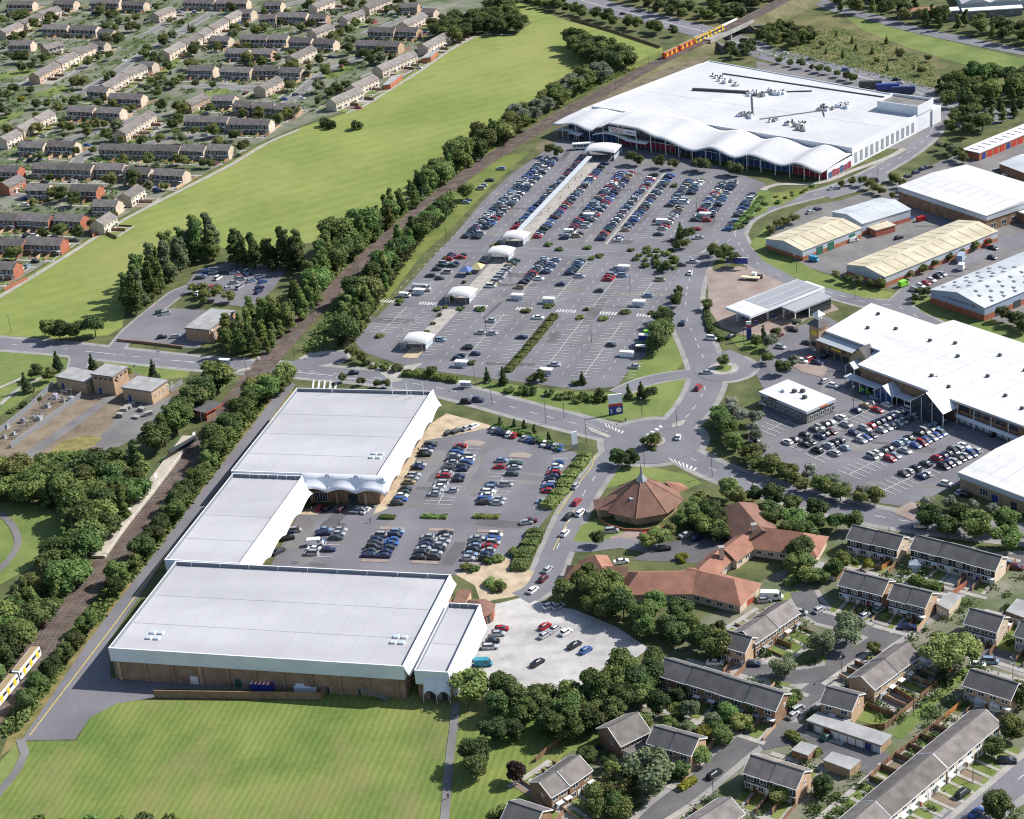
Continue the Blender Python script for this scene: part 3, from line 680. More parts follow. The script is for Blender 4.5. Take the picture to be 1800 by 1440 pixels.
# lower front block behind glazing
MB().box(-25,4.2,0,130.8,24.9,4.2).build('front_block', brick_brown, ST)
# left store lean-to along the railway
MB().prism([(-33,24.9),(-26.2,24.9),(-22.2,122),(-29,123)], 0, 6.6).build('side_aisle', white_clad, ST)
MB().prism([(-32.8,25.2),(-26.4,25.2),(-22.5,121.8),(-28.9,122.7)], 6.601, 6.75).build('side_roof', roof_store, ST)
# glazed front in panels, columns
pal = [glass_blue,glass_blue,glass_red,glass_red,glass_red,glass_red,glass_blue,glass_blue,glass_blue,glass_blue]
x = -24.0; i = 0
while x < 129:
    w = 3.1
    hh = crv(KZ, x+w/2)-.7
    z0 = 0.25
    while z0 < hh-.4:
        z1 = min(z0+1.9, hh)
        col = glass_red if (8 < x < 42 and z0 < 4) or x > 110 else (glass_blue if (x < 6 or x > 55) else glass)
        MB().box(x+.05,4.0,z0+.05,x+w-.05,4.15,z1-.05).build('glass_panel', col, ST); z0 += 1.9
    x += w; i += 1
for x in [-24,-15,-6,3,12.5,24,33,42,50,58,66,74.5,83,90,98,106,114,122,130.2]:
    MB().tube((x,-1.0,0),(x,-1.0,crv(KZ,x)+.2),.22,.2,8).build('column', white_paint, ST)
mb = MB()
for x in np.arange(-24,130,3.1): mb.box(x-.04,3.7,0,x+.04,3.95,min(crv(KZ,x)-.3,9))
mb.build('mullions', white_paint, ST)
MB().box(-25,3.4,3.95,130.5,3.68,4.15).build('transom', white_paint, ST)
# side wall bays along the estate road
for i in range(12):
    MB().box(131.21,27+i*4.6,1.2,131.32,29.2+i*4.6,6.2).build('wall_panel', roof_deck_grey, ST)
for i in range(6): MB().box(131.2,5+i*3.2,.3,131.3,7.8+i*3.2,3.0+.4*(i%2)).build('glass_panel', glass_red if i % 3 else glass_blue, ST)
MB().box(130.6,4,0,131.19,24.9,5.2).build('side_wall', white_clad, ST)
# plant tower at the back corner
MB().box(109,82.5,8.7,131.6,97.2,12.2).build('plant_tower', white_clad, ST)
MB().box(109.4,82.9,12.201,131.2,96.8,12.24).build('plant_tower_deck', concrete_dark, ST)
mb = MB(); 
for b in ((109,82.5,131.6,82.9),(109,96.8,131.6,97.2),(109,82.902,109.4,96.798),(131.2,82.902,131.6,96.798)): mb.box(b[0],b[1],12.245,b[2],b[3],13.4)
mb.build('plant_tower_parapet', white_clad, ST)
MB().box(123,96,0,131.9,104,8).build('loading_bay', white_clad, ST)
# roof plant
def plant(x, y, n, seed):
    r = random.Random(seed)
    for i in range(n):
        px_, py_ = x+r.uniform(-5,5), y+r.uniform(-2.6,2.6); s = r.uniform(.7,1.5)
        mb = MB().box(px_-s,py_-s*.7,8.76,px_+s,py_+s*.7,9.5+r.random()*1.1, 0); mb.tube((px_,py_,9.4),(px_,py_,10.3+r.random()*.8),.42,.42,8,1)
        mb.build('plant_unit', [steel if r.random() < .5 else white_clad, dark_steel if r.random() < .6 else steel], ST)
for q in ((58,46,9,1),(40,78,12,2),(47,85,12,3),(86,72,8,4),(92,80,7,5),(88,44,10,6),(96,40,6,7),(77,44,3,8),(2,98,5,9),(10,92,4,10),(20,88,2,11)): plant(*q)
for p, q, w_ in (((4,72),(36,80),1.3),((36,80),(58,50),.5),((48,88),(62,96),.9),((86,70),(66,44),.35),((92,62),(86,70),.35),((0,104),(104,102),.6)):
    p = Vector(p); q = Vector(q); d = (q-p).normalized(); n = Vector((-d.y,d.x))*w_/2
    MB().prism([tuple(p-n),tuple(q-n),tuple(q+n),tuple(p+n)], 8.765, 9.3 if w_ < 1 else 10.0).build('duct', dark_steel if w_ > .45 else steel, ST)
for x0 in (5,32,60,100): MB().box(x0,26,8.764,x0+.2,100,8.80).build('roof_seam', clad_grey, ST)
MB().box(-24,60,8.764,128,60.25,8.80).build('roof_seam', clad_grey, ST)
# entrance eyebrow and sign
mb = MB(); vs = []; n = 40
for i in range(n+1):
    x = -4+34*i/n; z = 4.2+2.1*math.sin(max(0,min(1,(x+4)/22))*math.pi)
    for y, dz in ((-1.4,0),(3.4,.6)): vs.append((x,y,z+dz))
mb.add(vs, [(2*i,2*i+2,2*i+3,2*i+1) for i in range(n)]); o = mb.build('entrance_eyebrow', white_paint, ST, smooth=True)
md = o.modifiers.new('thickness','SOLIDIFY'); md.thickness = .3
def text(parent, body, size, loc, rot, m, name='lettering', ext=.04, sx=1.0):
    c = bpy.data.curves.new('lettering', 'FONT'); c.body = body; c.size = size; c.extrude = ext; c.align_x = 'CENTER'; c.align_y = 'CENTER'
    t = bpy.data.objects.new('lettering', c); COL.objects.link(t)
    dg = bpy.context.evaluated_depsgraph_get(); me = bpy.data.meshes.new_from_object(t.evaluated_get(dg))
    bpy.data.objects.remove(t); me.materials.clear(); me.materials.append(m)
    o = bpy.data.objects.new(name, me); COL.objects.link(o); o.parent = parent; o.location = loc; o.rotation_euler = rot; o.scale = (sx,1,1)
    return o
SG = MB().box(-8.6,-.12,-1.35,8.6,.12,1.35).build('sign_board', white_paint, ST, (15.5,-1.2,8.7))
text(SG, 'TESCO', 2.5, (-3.4,-.16,0), (R(90),0,0), red_paint, sx=1.08); text(SG, 'extra', 2.3, (5.2,-.16,.05), (R(90),0,0), blue_paint, sx=1.1)
# trolley canopy beside the entrance and bus shelters
for p, w_, lb in (((1000,240),13,'white curved canopy at the railway end of the supermarket front'), ((1014,246),8,'smaller white canopy beside the supermarket entrance')):
    q = at(*p); E5 = thing('entrance_shelter', q, ST.rotation_euler.z, lb, 'canopy')
    mb = MB(); vs = []
    for i in range(9):
        x = -w_/2+w_*i/8; z = 3.4+.7*math.sin(i/8*math.pi)
        vs += [(x,-3.2,z),(x,3.2,z+.2)]
    mb.add(vs, [(2*i,2*i+2,2*i+3,2*i+1) for i in range(8)]); o = mb.build('roof', roof_white, E5, smooth=True); md = o.modifiers.new('thickness','SOLIDIFY'); md.thickness = .2
    for x in (-w_/2+.5,w_/2-.5):
        for y in (-2.6,2.6): MB().tube((x,y,0),(x,y,3.5),.1).build('post', white_paint, E5)

# ---- petrol station canopy and signs
PC, _ = bframe('petrol_canopy', (1275,540), (1315,555), 6, 'long flat petrol station canopy over brick-paved forecourt', 'canopy')
MB().box(0,0,5.1,13.8,38,6).build('roof', [white_clad], PC)
MB().box(.3,9.5,6.004,13.5,37.7,6.06).build('roof_deck', roof_deck_grey, PC); MB().box(.3,.3,6.004,13.5,9.3,6.07).build('roof_panel', roof_white, PC)
for i in range(3): MB().box(1.0+i*5.2,10,6.066,1.3+i*5.2,37,6.18).build('roof_rib', clad_grey, PC)
MB().box(13.81,16,4.2,21,36,4.9).build('shop_roof', [roof_deck_grey], PC); MB().box(14.4,25,0,20.6,35.6,4.19).build('extension_shade', glass, PC)  # dark glass block stands in for the shade beneath the open canopy extension
for x_, y_ in ((14.3,16.6),(20.6,16.6),(20.6,24)): MB().box(x_-.2,y_-.2,.06,x_+.2,y_+.2,4.19).build('column', white_paint, PC)
MB().box(2,38.1,0,12,41,4.9).build('back_store', white_clad, PC)
for x in (3.2,10.4):
    for y in (3,12,21,30): MB().box(x-.25,y-.25,.06,x+.25,y+.25,5.09).build('column', white_paint, PC)
for x in (3.2,10.4):
    for y in (6,15,24):
        q = PC.matrix_basis @ Vector((x,y,.05)); E5 = thing('fuel_pump', q, PC.rotation_euler.z, f"fuel pump on the {nth(int((y-6)/9))} island from the white canopy end, {'hedge' if x < 5 else 'shop'} side", 'pump', 'fuel pumps under the petrol canopy')
        MB().box(-.5,-.3,.15,.5,.3,1.9).build('cabinet', blue_paint, E5); MB().box(-1.4,-.7,0,1.4,.7,.15).build('island', concrete, E5); MB().box(-.4,-.32,1.2,.4,-.3,1.7).build('screen', white_paint, E5)
def totem(p, rz, w_, h_, bands, label, group=None, cat='sign'):
    E5 = thing('totem_sign', at(*p), rz, label, cat, group); z = 0
    for k, (f, m) in enumerate(bands):
        MB().box(-w_/2,-.25-.002*k,z*h_,w_/2,.25+.002*k,(z+f)*h_).build('panel', m, E5); z += f
    return E5
T1 = totem((1317,598), R(-8), 1.9, 7.4, [(.62,blue_paint),(.12,flatmat('sign_violet',(.16,.10,.30))),(.1,red_paint),(.18,white_paint)], 'tall blue and red petrol price sign beside the forecourt entrance')
T2 = totem((1083,728), R(4), 4.9, 7.6, [(.42,blue_paint),(.12,red_paint),(.46,white_paint)], 'tilted red white and blue store sign on the lawn by the roundabout')
MB().add([(1.0+.95*math.cos(t*math.pi/8),-.27,1.6+.95*math.sin(t*math.pi/8)) for t in range(16)], [tuple(range(16))]).build('emblem', white_paint, T2); MB().box(-1.9,-.275,.5,-1.3,-.262,2.2).build('emblem', flatmat('sign_lilac',(.45,.42,.62)), T2)
T3 = totem((1011,790), R(20), 2.0, 6.6, [(.3,steel),(.7,white_clad)], 'blank white double-sided retail park sign above the hedge')
HS = thing('hoarding', at(1296,473), R(-22), 'dark blue direction hoarding on posts at the forecourt corner', 'sign')
MB().box(-4.4,-.12,2.4,4.4,.12,4.9).build('board', blue_paint, HS); MB().box(-4.5,-.16,4.91,4.5,.16,5.1).build('board_top', white_paint, HS)
for x in (-4,4): MB().tube((x,0,0),(x,0,4.9),.12).build('post', steel, HS)
AT = thing('car_wash_gantry', at(1320,492), R(-25), 'cream flat panel and white machinery of the car wash by the forecourt hedge', 'car wash')
MB().box(-4,-1.1,.9,3.6,1.1,1.3).build('panel', flatmat('cream_paint',(.62,.54,.38)), AT); MB().box(-.2,1.4,0,1.6,3.0,2.4).build('machine', white_paint, AT); MB().box(2.0,1.6,0,4.2,2.8,1.6).build('cabinet', dark_steel, AT)
MB().box(-3.6,-.2,0,-3.2,.2,.9).build('leg', steel, AT); MB().box(3,-.2,0,3.3,.2,.9).build('leg', steel, AT)

# ---- retail mall on the right: two flat white roofs, brick fronts, towers
ML, _ = bframe('mall', (1513,640), (1764,733), 8, 'white-roofed brick mall with glazed gable porches facing its car park', 'mall')
body = [(0,0),(74,0),(74,49.8),(-1.5,49.8),(-3,42.5),(-34.5,42.5),(-29,13.5),(-2,13.5)]
MB().prism(body, 0, 7.2).build('wall', brick_brown, ML)
MB().prism([(-.8,-.8),(75,-.8),(75,50.4),(-2,50.4),(-3.6,43),(-35,43),(-29.6,12.9),(-2.6,12.9)], 7.201, 7.95, 0, 1).build('roof', [clad_grey, roof_white], ML)
for i in range(6): MB().box(5+i*11,4,7.953,5.25+i*11,46,8.02).build('roof_seam', clad_grey, ML)
for i in range(7):
    for j in range(5): MB().box(8+i*9.4,6+j*9,7.953,9.4+i*9.4,7.6+j*9,8.03).build('rooflight', white_clad, ML)
for x, y in ((4,30),(12,34),(20,26),(30,36),(38,20),(44,32),(52,12),(58,30),(62,8),(-12,30),(-20,24),(-26,36),(24,8),(34,5)): MB().box(x,y,7.953,x+1.1,y+.9,8.8).build('roof_vent', dark_steel, ML)
# canopy roof, columns and porches
MB().box(-4,-4.4,3.3,36,-.81,3.6).build('walkway_roof', clad_grey, ML)
for i in range(12): MB().tube((-3.5+i*3.4,-4.1,0),(-3.5+i*3.4,-4.1,3.3),.12).build('column', white_paint, ML)
def porch(x, w_, h_, d_, m, glazed):
    mb = MB().add([(x-w_/2,-d_,h_*.5),(x+w_/2,-d_,h_*.5),(x,-d_,h_),(x-w_/2,1.0,h_*.5),(x+w_/2,1.0,h_*.5),(x,1.0,h_)], [(0,2,5,3),(1,4,5,2)])
    o = mb.build('porch_roof', m, ML); md = o.modifiers.new('thickness','SOLIDIFY'); md.thickness = .25
    MB().add([(x-w_/2+.6,-d_+.8,0),(x+w_/2-.6,-d_+.8,0),(x+w_/2-.6,-d_+.8,h_*.5),(x,-d_+.8,h_*.93),(x-w_/2+.6,-d_+.8,h_*.5)], [(0,1,2,3,4)]).build('porch_glazing', glazed, ML)
    for k in (-1,-.33,.33,1): MB().tube((x+k*(w_/2-.5),-d_+.5,0),(x+k*(w_/2-.5),-d_+.5,h_*(.5+.4*(1-abs(k)))),.12).build('porch_post', white_paint, ML)
porch(15, 9, 6.2, 5.5, clad_grey, glass_blue); porch(36, 15, 11, 7.5, white_clad, glass)
for i in range(9): window(ML, 3+i*3.4, -.002, .3, 2.8, 2.6, 0, white_paint, glass, bars=1, name='shopfront')
for i in range(5): window(ML, 46+i*5, -.002, 4.4, 4.4, 2.4, 0, brick_red, glass, bars=1)
MB().box(43.5,-1.5,2.3,70,-.81,3.6).build('fascia', white_clad, ML)
for x in (44,51,58,65,72): MB().tube((x,-1.2,0),(x,-1.2,7.1),.13).build('column', white_paint, ML)
for i in range(10): window(ML, 45+i*2.6, -.002, .2, 2.2, 2.0, 0, dark_steel, glass_pale, bars=0, name='shopfront')
# left wing: brick with sign bands, gable, small clock tower
MB().box(-30.6,9.3,0,-3.0,13.4,5.4).build('wing_front', brick_brown, ML); 
MB().add([(-30.8,8.9,5.4),(-2.8,8.9,5.4),(-2.8,13.5,6.9),(-30.8,13.5,6.9)], [(0,1,2,3)]).build('wing_roof', clad_grey, ML)
for i in range(6): window(ML, -27+i*3.6, 9.298, .3, 2.8, 2.6, 0, dark_steel, glass, bars=1, name='shopfront')
SGN = MB().box(-24,9.15,3.6,-16,9.297,4.7).build('sign_band', dark_steel, ML); MB().box(-23,9.1,3.8,-18,9.148,4.5).build('sign_panel', yellow_panel, ML)
MB().add([(-13,8.4,0),(-4,8.4,0),(-4,8.4,4.6),(-8.5,8.4,8.6),(-13,8.4,4.6)], [(0,1,2,3,4)]).build('gable_wall', brick_buff, ML)
mb = MB().add([(-13.4,8,4.3),(-8.5,8,8.9),(-3.6,8,4.3),(-13.4,13.6,4.3),(-8.5,13.6,8.9),(-3.6,13.6,4.3)], [(0,1,4,3),(1,2,5,4)]); o = mb.build('gable_roof', roof_tile_dark, ML); md = o.modifiers.new('thickness','SOLIDIFY'); md.thickness = .2
mb = MB().add([(-10.5,3,3),(-8.2,3,5),(-5.9,3,3),(-10.5,8.3,3),(-8.2,8.3,5),(-5.9,8.3,3)], [(0,1,4,3),(1,2,5,4)]); o = mb.build('porch_roof', clad_grey, ML); md = o.modifiers.new('thickness','SOLIDIFY'); md.thickness = .2
for x in (-10.2,-6.2): MB().tube((x,3.2,0),(x,3.2,3),.12).build('porch_post', white_paint, ML)
TW = MB().box(-34.6,10,0,-29.9,14.8,10.2).build('tower', brick_buff, ML)
MB().add([(-35.4,9.2,10.2),(-29.1,9.2,10.2),(-29.1,15.6,10.2),(-35.4,15.6,10.2),(-33.3,11.3,12.2),(-31.2,11.3,12.2),(-31.2,13.5,12.2),(-33.3,13.5,12.2)], [(0,1,5,4),(1,2,6,5),(2,3,7,6),(3,0,4,7)]).build('tower_roof', roof_tile_dark, ML)
MB().box(-33.2,11.4,12.2,-31.3,13.4,13.8).build('tower_lantern', white_paint, ML); MB().add([(-34,10.6,13.8),(-30.5,10.6,13.8),(-30.5,14.2,13.8),(-34,14.2,13.8),(-32.25,12.4,15.6)], [(0,1,4),(1,2,4),(2,3,4),(3,0,4)]).build('tower_cap', white_paint, ML)
for z in (2,6.4): MB().box(-33.6,9.9,z,-30.8,9.998,z+1.8).build('tower_panel', glass if z < 3 else yellow_panel, ML)
# restaurant pavilion in that car park
RS, L = bframe('restaurant', (1337,688), (1418,722), 5, 'small flat-roofed restaurant with white roof in the mall car park', 'restaurant')
b1 = at(1454,697,5)-at(1418,722,5); Dp = Vector((b1.x,b1.y)).length
MB().box(0,0,0,L,Dp,3.9).build('wall', concrete_dark, RS); MB().box(-.5,-.5,3.9,L+.5,Dp+.5,4.9,0,1).build('roof', [clad_grey, roof_white], RS)
for x, y in ((5,5),(8,7),(10,9),(14,6)): MB().box(x,y,4.903,x+1.5,y+1.1,5.9).build('roof_unit', dark_steel if x > 7 else white_clad, RS)
for i in range(7): window(RS, 2.2+i*2.7, -.002, .9, 1.7, 1.7, 0, white_paint, glass, bars=1)
for i in range(5): window(RS, L+.002, 2+i*2.6, .9, 1.7, 1.7, R(90), white_paint, glass, bars=1)
SB = MB().box(4.5,-.62,4.1,8.5,-.502,4.7).build('sign_panel', flatmat('sign_brown',(.20,.05,.03)), RS); MB().box(L+.502,6,4.1,L+.6,9,4.7).build('sign_panel', orange_panel, RS)
# white shed with brick end at the right edge
WS, _ = bframe('retail_shed', (1688,830), (1800,872), 6, 'white-roofed brick shed at the right edge beside the mall car park', 'building')
MB().box(0,0,0,34,36,5.0).build('wall', brick_buff, WS)
MB().add([(-.5,-.5,5.0),(34.5,-.5,5.0),(34.5,36.5,5.0),(-.5,36.5,5.0),(-.5,-.5,6),(34.5,-.5,6),(34.5,36.5,6),(-.5,36.5,6),(-.5,18,7),(34.5,18,7)], [(0,1,5,4),(1,2,6,5),(2,3,7,6),(3,0,4,7),(4,5,9,8),(8,9,6,7),(4,8,7),(5,6,9)], 0).build('roof', roof_white, WS)
for i in range(6): MB().add([(3+i*5,2,6.16),(3.3+i*5,2,6.16),(3.3+i*5,16,6.95),(3+i*5,16,6.95)], [(0,1,2,3)]).build('roof_rib', clad_grey, WS)
MB().box(-.45,-.55,4.2,34,-.502,5.5).build('fascia', clad_grey, WS)
window(WS, 9,-.002,1,3,2.4,0,white_paint,glass,bars=2); door(WS, 13,-.002,0,2.4,2.6,door_mats[3]); door(WS, 20,-.002,0,2.4,2.6,dark_steel)

# ---- industrial sheds: low-pitch gable roofs, clad over brick
def shed(name, A, B, z, dx, dy, eave, ridge, roofm, wallm, basem, label, strips=0, sdark=None, doors=(), ridge_dir='y', lights=(), base_h=1.8, strip_m=None):
    E, L = bframe(name, A, B, z, label, 'industrial unit', group='industrial units')
    W = dx or L
    MB().box(0,0,0,W,dy,base_h).build('brick_base', basem, E)
    up = MB()
    if ridge_dir == 'y':
        up.add([(0.02,.02,base_h),(W-.02,.02,base_h),(W-.02,.02,eave),(W/2,.02,ridge-.05),(.02,.02,eave)], [(0,1,2,3,4)]); up.add([(0.02,dy-.02,base_h),(W-.02,dy-.02,base_h),(W-.02,dy-.02,eave),(W/2,dy-.02,ridge-.05),(.02,dy-.02,eave)], [(4,3,2,1,0)])
        up.quad((.02,dy-.02,base_h),(.02,.02,base_h),(.02,.02,eave),(.02,dy-.02,eave)); up.quad((W-.02,.02,base_h),(W-.02,dy-.02,base_h),(W-.02,dy-.02,eave),(W-.02,.02,eave))
        S = [((-.3,-.3,eave-.02),(W/2,-.3,ridge),(W/2,dy+.3,ridge),(-.3,dy+.3,eave-.02)),((W/2,-.3,ridge),(W+.3,-.3,eave-.02),(W+.3,dy+.3,eave-.02),(W/2,dy+.3,ridge))]
    up.build('cladding', wallm, E)
    for s in S:
        o = MB().quad(*s[::1]).build('roof_slope', roofm, E); md = o.modifiers.new('thickness','SOLIDIFY'); md.thickness = .14; md.offset = -1
    if strips:
        for i in range(strips):
            y = dy*(i+.5)/strips
            for sx in (0,1):
                x0, x1 = (.8, W/2-.9) if sx == 0 else (W/2+.9, W-.8)
                if (i+sx) % 2 and strips > 6: x0 += 1.2
                zf = lambda x: (eave+(ridge-eave)*(x/(W/2)) if x < W/2 else eave+(ridge-eave)*((W-x)/(W/2)))+.05
                MB().quad((x0,y-.18,zf(x0)),(x1,y-.18,zf(x1)),(x1,y+.18,zf(x1)),(x0,y+.18,zf(x0))).build('rooflight', strip_m or sdark, E)
    for (x,y) in lights:
        zf = (eave+(ridge-eave)*(x/(W/2)) if x < W/2 else eave+(ridge-eave)*((W-x)/(W/2)))+.06
        MB().box(x-.9,y-.55,zf-.02,x+.9,y+.55,zf+.12).build('rooflight', sdark, E)
    for (y, w_, h_, m) in doors: MB().box(W+.003,y,0,W+.08,y+w_,h_).build('roller_door', m, E)
    return E, W
strip_dark = flatmat('rooflight_strip', (.20,.18,.11), .6); light_grey = flatmat('rooflight_grey', (.14,.16,.19), .4)
UN, _ = shed('industrial_unit', (1346,418), (1408,438), 5, 21.5, 34.5, 4.6, 6.4, roof_cream, clad_grey, brick_red, 'cream-roofed brick unit with green roller doors beside the curved road', 6, strip_dark, [(8,3.6,3.6,green_paint),(14.5,3.6,3.6,green_paint),(27,3.6,3.6,green_paint)])
shed('industrial_unit', (1488,463), (1553,484), 5, 20.5, 66.5, 4.6, 6.4, roof_cream, clad_grey, brick_red, 'long cream-roofed unit behind the grass verge and shrubs', 12, strip_dark, [(50,4,3.2,dark_steel),(58,4,3.2,red_paint)])
GA, _ = shed('industrial_unit', (1463,370), (1527,395), 6, 20, 26, 5.4, 7.0, roof_metal, clad_grey, brick_red, 'grey metal-roofed unit with red door behind the cream-roofed one', 3, light_grey, [(9,3.4,3.4,red_paint)], strip_m=clad_grey)
AN, _ = bframe('brick_annex', (1518,396), (1548,409), 3, 'small brick outbuilding with cream flat roof beside the grey unit', 'building')
MB().box(0,0,0,8.5,10,2.9).build('wall', brick_red, AN); MB().box(-.2,-.2,2.9,8.7,10.2,3.2).build('roof', roof_cream, AN); door(AN, 4,-.002,0,1.2,2.1,dark_steel)
BW, L = bframe('warehouse', (1580,325), (1740,378), 8, 'big white-roofed warehouse with dark brick walls at the right', 'warehouse')
MB().box(0,0,0,53,40,7.0).build('wall', brick_brown, BW)
MB().box(-.3,-.3,5.0,53.3,40.3,7.4).build('fascia', clad_grey, BW)
mb = MB().add([(-.5,-.5,7.4),(53.5,-.5,7.4),(53.5,40.5,7.4),(-.5,40.5,7.4),(-.5,20,8.6),(53.5,20,8.6)], [(0,1,5,4),(4,5,2,3),(0,4,3),(1,2,5)]); mb.build('roof', roof_white, BW)
for i in range(9): MB().add([(4+i*5.4,2,7.55),(4.35+i*5.4,2,7.55),(4.35+i*5.4,18,8.53),(4+i*5.4,18,8.53)], [(0,1,2,3)]).build('roof_rib', clad_grey, BW)
for i in range(5): window(BW, 53.002, 4+i*6, 1, 3, 2, R(90), white_paint, glass)
lights = [(x_,y_) for i,x_ in enumerate((3,6.2,9.4,12,16.5,19.5,22.5,24.5)) for y_ in [4+((i*2.7)%4.2)+k*6.4 for k in range(5)]]
LB, W = shed('industrial_unit', (1636,503), (1741,538), 7, 26.5, 60, 5.6, 8.2, roof_metal, clad_blue, brick_red, 'blue-grey clad unit with name lettering on its gable and speckled rooflights', 0, light_grey, [(6,4,3,dark_steel),(16,4,3,dark_steel)], lights=lights, base_h=2.4)
# the painted name is too small to read in the photo: strokes of the same length, height and word breaks
LT = MB().box(6.0,-.014,4.55,6.05,-.012,4.6).build('lettering', dark_steel, LB); r_ = random.Random(5)
mb = MB(); xx = 6.2
for wl in (3, 9, 8, 3):
    for k in range(wl):
        h_ = r_.choice((.75,.75,.75,1.1)); mb.box(xx,-.03,4.2,xx+.17,-.012,4.2+h_)
        if r_.random() < .6: mb.box(xx+.17,-.03,4.2+r_.choice((.0,.3,.58)),xx+.45,-.012,4.2+r_.choice((.6,.75)))
        xx += .62
    xx += .55
LT.data = mb.mesh('lettering', dark_steel)
RB, _ = bframe('workshop_row', (1692,262), (1706,274), 4, 'long low workshop row with white roof and red doors', 'workshop')
u = RB.rotation_euler.z; e = at(1815,212,4)-at(1692,262,4); LR = Vector((e.x,e.y)).length; RB.rotation_euler.z = math.atan2(e.y,e.x)-R(90)
MB().box(0,0,0,9.5,LR,3.6).build('wall', brick_red, RB); MB().box(-.3,-.3,3.6,9.8,LR+.3,4.0).build('roof', roof_white, RB)
for i in range(14): MB().box(9.503,2+i*4.6,0,9.58,4.8+i*4.6,2.9).build('roller_door', red_paint if i % 4 else blue_paint, RB); MB().box(2+(i%2)*.6,2.4+i*4.6,4.003,7,3.2+i*4.6,4.06).build('rooflight', light_grey, RB)
WB, _ = bframe('workshop', (1757,285), (1800,301), 5, 'grey pitched-roof workshop at the right edge by the workshop row', 'workshop')
MB().box(0,0,0,26,24,4.4).build('wall', brick_brown, WB); MB().add([(-.4,-.4,4.4),(26.4,-.4,4.4),(26.4,24.4,4.4),(-.4,24.4,4.4),(-.4,12,6),(26.4,12,6)], [(0,1,5,4),(4,5,2,3),(0,4,3),(1,2,5)]).build('roof', roof_metal, WB)
WC, _ = bframe('workshop', (1786,368), (1815,378), 5, 'dark brick workshop with white roof at the right edge near the warehouse', 'workshop')
MB().box(0,0,0,22,16,4).build('wall', brick_brown, WC); MB().box(-.3,-.3,4,22.3,16.3,4.5).build('roof', roof_white, WC)
# far industrial sheds at the top right corner
FS = thing('saw_tooth_factory', at(1690,22), R(-8), 'pale saw-tooth roofed factory in the top right corner', 'factory')
for i in range(4):
    x0 = i*17
    MB().box(x0,0,0,x0+16.9,60,5).build('wall', clad_grey, FS)
    MB().add([(x0,-.3,5),(x0+16.9,-.3,5),(x0+16.9,60,5),(x0,60,5),(x0+8.5,-.3,8.6),(x0+8.5,60,8.6)], [(0,4,5,3),(4,1,2,5),(0,1,4),(3,5,2)]).build('roof_bay', roof_white, FS)
for (p, w_, d_, h_, m, lb) in (((1615,33),24,9,4,roof_red,'red-edged low shed among trees beyond the far road'),((1745,30),34,7,4,white_clad,'low white lean-to in front of the factory'),((1672,38),9,8,6,white_clad,'small white gabled shed beside the far trees'),((1560,5),26,14,6,roof_felt,'grey flat-roofed shed at the top edge of the view')):
    E5 = thing('far_shed', at(*p), R(-8), lb, 'shed'); MB().box(-w_/2,0,0,w_/2,d_,h_).build('wall', concrete_dark, E5); MB().box(-w_/2-.3,-.3,h_,w_/2+.3,d_+.3,h_+.5).build('roof', m, E5)
    for i in range(3): window(E5, -w_/3+i*w_/3, -.002, 1.2, 1.8, 1.2, 0, white_paint, glass, simple=True)

# ---- church with octagonal pyramid roof and spire
CH = thing('church', at(1131,896), R(8), 'octagonal brick church with brown pyramid roof and lead spire', 'church'); CH.scale = (.80,.80,.88)
oct_ = [(13.2*math.cos(R(22.5+45*i)), 12.2*math.sin(R(22.5+45*i))) for i in range(8)]
MB().prism(oct_, 0, 4.2).build('wall', brick_buff, CH)
ev = [(16.2*math.cos(R(22.5+45*i)), 15*math.sin(R(22.5+45*i))) for i in range(8)]
for i in range(8):
    p, q = ev[i], ev[(i+1)%8]; k = .1
    MB().quad((p[0],p[1],3.9),(q[0],q[1],3.9),(q[0]*k,q[1]*k,12.3),(p[0]*k,p[1]*k,12.3)).build('roof_slope', roof_redbrown, CH)
    MB().tube((p[0],p[1],3.95),(p[0]*k,p[1]*k,12.35),.16).build('hip_ridge', roof_red, CH)
    a = R(45+45*i); MB().box(-1.1,-.06,.4,1.1,.06,3.2).build('window', glass, CH, (12.15*math.cos(a)*.995,11.25*math.sin(a)*.995,0), a+R(90))
MB().add([(2.4*math.cos(R(45*i)),2.4*math.sin(R(45*i)),11.9) for i in range(8)]+[(.75*math.cos(R(45*i)),.75*math.sin(R(45*i)),14.2) for i in range(8)], [(i,(i+1)%8,8+(i+1)%8,8+i) for i in range(8)]).build('lead_skirt', steel, CH)
MB().tube((0,0,14.0),(0,0,18.6),.75,.03,8).build('spire', steel, CH)
MB().box(-6.4,-6.2,7.35,-4.2,-4.0,8.2).build('skylight', glass_pale, CH)
mb = MB().add([(13.5,1,3.9),(19.5,3,3.9),(17.5,9,3.9),(12,7,3.9),(10,3.5,8.2)], [(0,1,4),(1,2,4),(2,3,4)]); mb.build('dormer_roof', roof_red, CH)
mb = MB().add([(-19.5,-1,3.9),(-13,-5,3.9),(-11,3,3.9),(-18.5,6.5,3.9),(-7,1,8)], [(0,1,4),(1,2,4),(2,3,4),(3,0,4)]); mb.build('side_roof', roof_redbrown, CH); MB().box(-18,-1,0,-11,5,3.9).build('side_wall', brick_buff, CH)
mb = MB(); 
for i in range(8):
    t0, t1 = R(190+i*22), R(190+(i+1)*22)
    if i < 6: mb.prism([(18.3*math.cos(t0),17*math.sin(t0)),(18.3*math.cos(t1),17*math.sin(t1)),(18.6*math.cos(t1),17.3*math.sin(t1)),(18.6*math.cos(t0),17.3*math.sin(t0))], 0, .9)
mb.build('terrace_wall', brick_red, CH)
